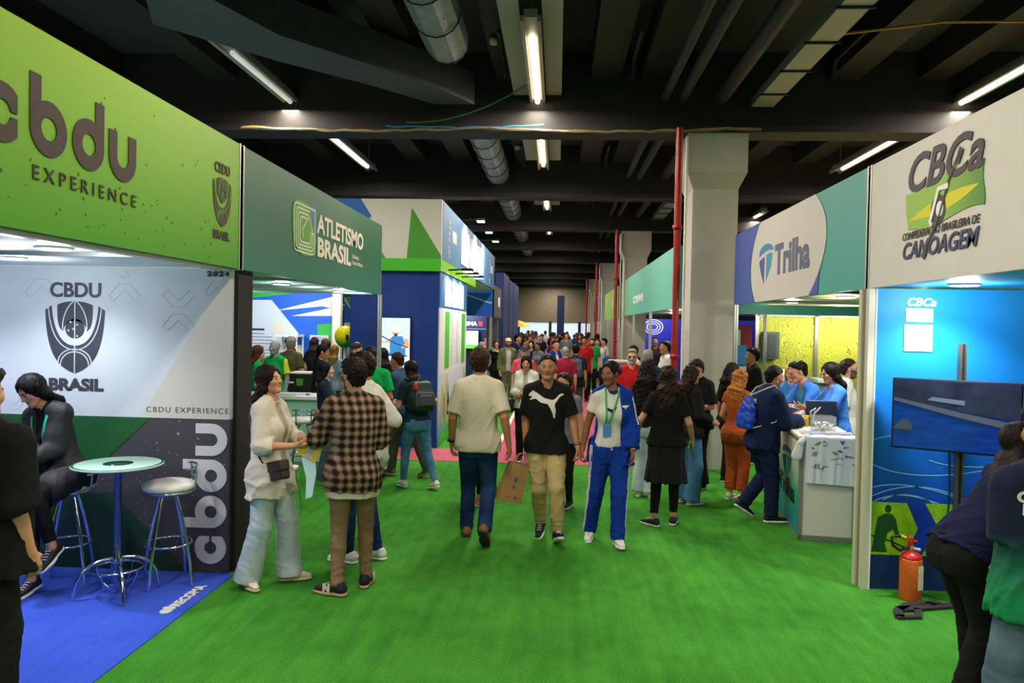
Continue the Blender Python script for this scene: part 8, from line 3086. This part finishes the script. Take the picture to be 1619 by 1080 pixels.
shape([[(-0.006, 0.13), (0.006, 0.13), (0.006, 0.165), (-0.006, 0.165)], [(-0.02, 0.145), (0.02, 0.145), (0.02, 0.153), (-0.02, 0.153)], [(0.03, 0.04), (0.055, 0.04), (0.055, 0.065), (0.03, 0.065)], [(-0.06, 0.05), (0.0, 0.045), (0.0, 0.05), (-0.06, 0.055)]], INKB, BM, t, 'print_marks', 0.0006)


def in_hand(name, label, cat, p, q, size, m, along=0.085, rot=0.0):
    W, d, n = p.wrist[q], p.hd[q], p.hn[q]
    c = W + (d * along + n * 0.028) * p.k
    s_ = np.cross(d, n)
    t = held(name, label, cat, p)
    M = Matrix.Translation(Vector(c)) @ Matrix(np.stack([s_, d, n], 1).tolist()).to_4x4() @ Matrix.Rotation(rot, 4, 'Z')
    MB().rbox(-size[0], size[0], -size[1], size[1], -size[2], size[2], m, min(size) * 0.6, M).build('case', t)
    return t, M


in_hand('phone', 'green cased phone in the hand of the woman in black', 'phone', po, 'r', (0.036, 0.074, 0.006), mat('phone_green', '3f7a2c', 0.4), 0.10)
t, Mh = in_hand('phone', 'red cased phone held by the woman in white cardigan', 'phone', fa['AQ'], 'r', (0.036, 0.074, 0.006), mat('phone_red', 'a81c24', 0.4), 0.11)
t, Mh = in_hand('phone', 'small dark phone held by the seated woman in blazer', 'phone', pb, 'l', (0.034, 0.07, 0.005), mat('phone_black', '111114', 0.3), 0.11)
for key, lab in (('AN', 'white paper cup in the hand of the man in olive jacket'), ('AO', 'white paper cup raised by the woman in black dress')):
    p = fa[key]
    t = held('paper_cup', lab, 'cup', p)
    c = p.wrist['r'] + (p.hd['r'] * 0.09 + p.hn['r'] * 0.035) * p.k
    MB().lathe([(0.026, -0.05), (0.036, 0.05), (0.038, 0.052)], WHITE_L, 18, Matrix.Translation(Vector(c))).build('cup_body', t)
t = held('shoulder_bag', 'bright blue bag carried by the person in white shirt', 'bag', fa['AM'])
MB().rbox(-0.29, -0.17, -0.14, 0.14, 0.75, 1.10, mat('bag_royal', '1a44b0', 0.6), 0.03).build('bag_body', t)
MB().tube([(-0.23, -0.1, 1.09), (-0.20, -0.03, 1.36), (-0.20, 0.03, 1.36), (-0.23, 0.1, 1.09)], 0.01, mat('bag_royal', '1a44b0', 0.6), 6).build('strap', t)
t = held('shoulder_bag', 'black handbag on the shoulder of the woman in white cardigan', 'bag', fa['AQ'])
MB().rbox(0.17, 0.27, -0.10, 0.12, 0.72, 0.92, mat('bag_black', '161617', 0.5), 0.02).build('bag_body', t)
MB().tube([(0.2, -0.08, 0.91), (0.16, -0.02, 1.33), (0.16, 0.03, 1.33), (0.2, 0.1, 0.91)], 0.009, mat('bag_black', '161617', 0.5), 6).build('strap', t)

# --- athletics booth: mannequin, pedestal, giant helmet, markers
mq = Fig('grey mannequin dressed in green and yellow sports shirt inside the athletics booth', -4.50, 11.9, 200, 1.685, 'm', 'light', 'black', 0.011, name='mannequin')
mq.root['category'] = 'mannequin'
F_ = mq.body()
F_.data.materials.clear()
F_.data.materials.append(mat('mannequin_grey', '8f9294', 0.5))
for pgon in F_.data.polygons:
    pgon.material_index = 0


def mq_zone(c):
    return np.where(np.abs(c[:, 0]) > 0.20, 1, 0)


mq.top('sports_shirt', WHT, ease=0.02, hem=-0.1, sleeve=0.75, mats=[fabric('kelly_green', '0f9a48'), mat('sport_yellow', 'd0d81c', 0.7)], zone=mq_zone)
mq.legs('shorts', NAVYF, 'straight', crop=0.30)
t = thing('pedestal', 'black pedestal with small green crest inside the athletics booth', 'pedestal', (-4.45, 12.6, 0))
MB().rbox(-4.52, -4.10, 12.45, 12.9, 0, 1.13, mat('pedestal_black', '16171a', 0.5), 0.01).build('pedestal_body', t)
shape([[(-4.34, 0.93), (-4.24, 0.93), (-4.23, 1.05), (-4.35, 1.05)], ], mat('crest_green', '5a8a3a', 0.5), FC(12.448), t, 'crest')
shape([[(-4.48, 0.97), (-4.39, 0.97), (-4.39, 1.0), (-4.48, 1.0)]], PW, FC(12.448), t, 'print_marks')
MB().box(-4.50, -4.12, 12.47, 12.88, 1.13, 1.15, WHITE_L).build('pedestal_top', t)
t = thing('giant_helmet', 'oversized glossy yellow and green helmet on a stand beside the navy tower', 'helmet', (-3.57, 12.6, 0))
YG = ramp('helmet_paint', '2fae3a', 'e8e81c', 2, 1.62, 1.78, 0.25)
HM = Matrix.Translation((-3.57, 12.6, 1.76)) @ Matrix.Scale(0.64, 4) @ Matrix.Translation((0, 0, -1.75))
MB().lathe([(0.02, 1.46), (0.16, 1.50), (0.25, 1.62), (0.28, 1.75), (0.26, 1.88), (0.17, 2.0), (0.02, 2.05)], YG, 36, HM).build('shell', t)
MB().rbox(-3.51, -3.47, 12.41, 12.45, 1.71, 1.80, BLACK, 0.008).build('buckle', t)
MB().tube([(-3.57, 12.6, 0), (-3.57, 12.6, 1.60)], 0.03, WHITE_L, 12).build('stand', t)
cols = (('blue', '1a5ac8'), ('teal', '1a8a8a'), ('green', '2a9a3a'), ('red', 'c0242c'), ('grey', '8a8e94'))
for i, (nm, c) in enumerate(cols):
    x, y = -3.52 + i * 0.075, 10.40 + 0.03 * (i % 2)
    t = thing('marker_pen', '%s marker pen lying on the mint counter' % nm, 'pen', (x, y, 0.975), 'marker pens on the mint counter', 0.4 * i)
    Mx = Matrix.Translation((x, y, 0.989)) @ Matrix.Rotation(0.5 * i, 4, 'Z') @ Matrix.Rotation(rad(90), 4, 'Y')
    MB().lathe([(0.012, -0.07), (0.013, 0.03)], WHITE_L, 12, Mx).build('barrel', t)
    MB().lathe([(0.0135, 0.03), (0.0135, 0.075)], mat('marker_' + nm, c, 0.4), 12, Mx).build('pen_cap', t)
t = thing('notepad', 'yellow green notepad on the mint counter', 'notepad', (-3.12, 10.42, 0.975))
MB().box(-3.22, -3.03, 10.33, 10.5, 0.976, 0.995, mat('pad_lime', 'b4cc2c', 0.6)).build('pages', t)
t = thing('paper_sheet', 'loose grey sheet of paper on the mint counter', 'paper', (-3.75, 10.4, 0.975))
MB().box(-3.88, -3.62, 10.3, 10.5, 0.976, 0.979, mat('sheet_grey', 'a8acb0', 0.6), Matrix.Identity(4)).build('sheet', t)
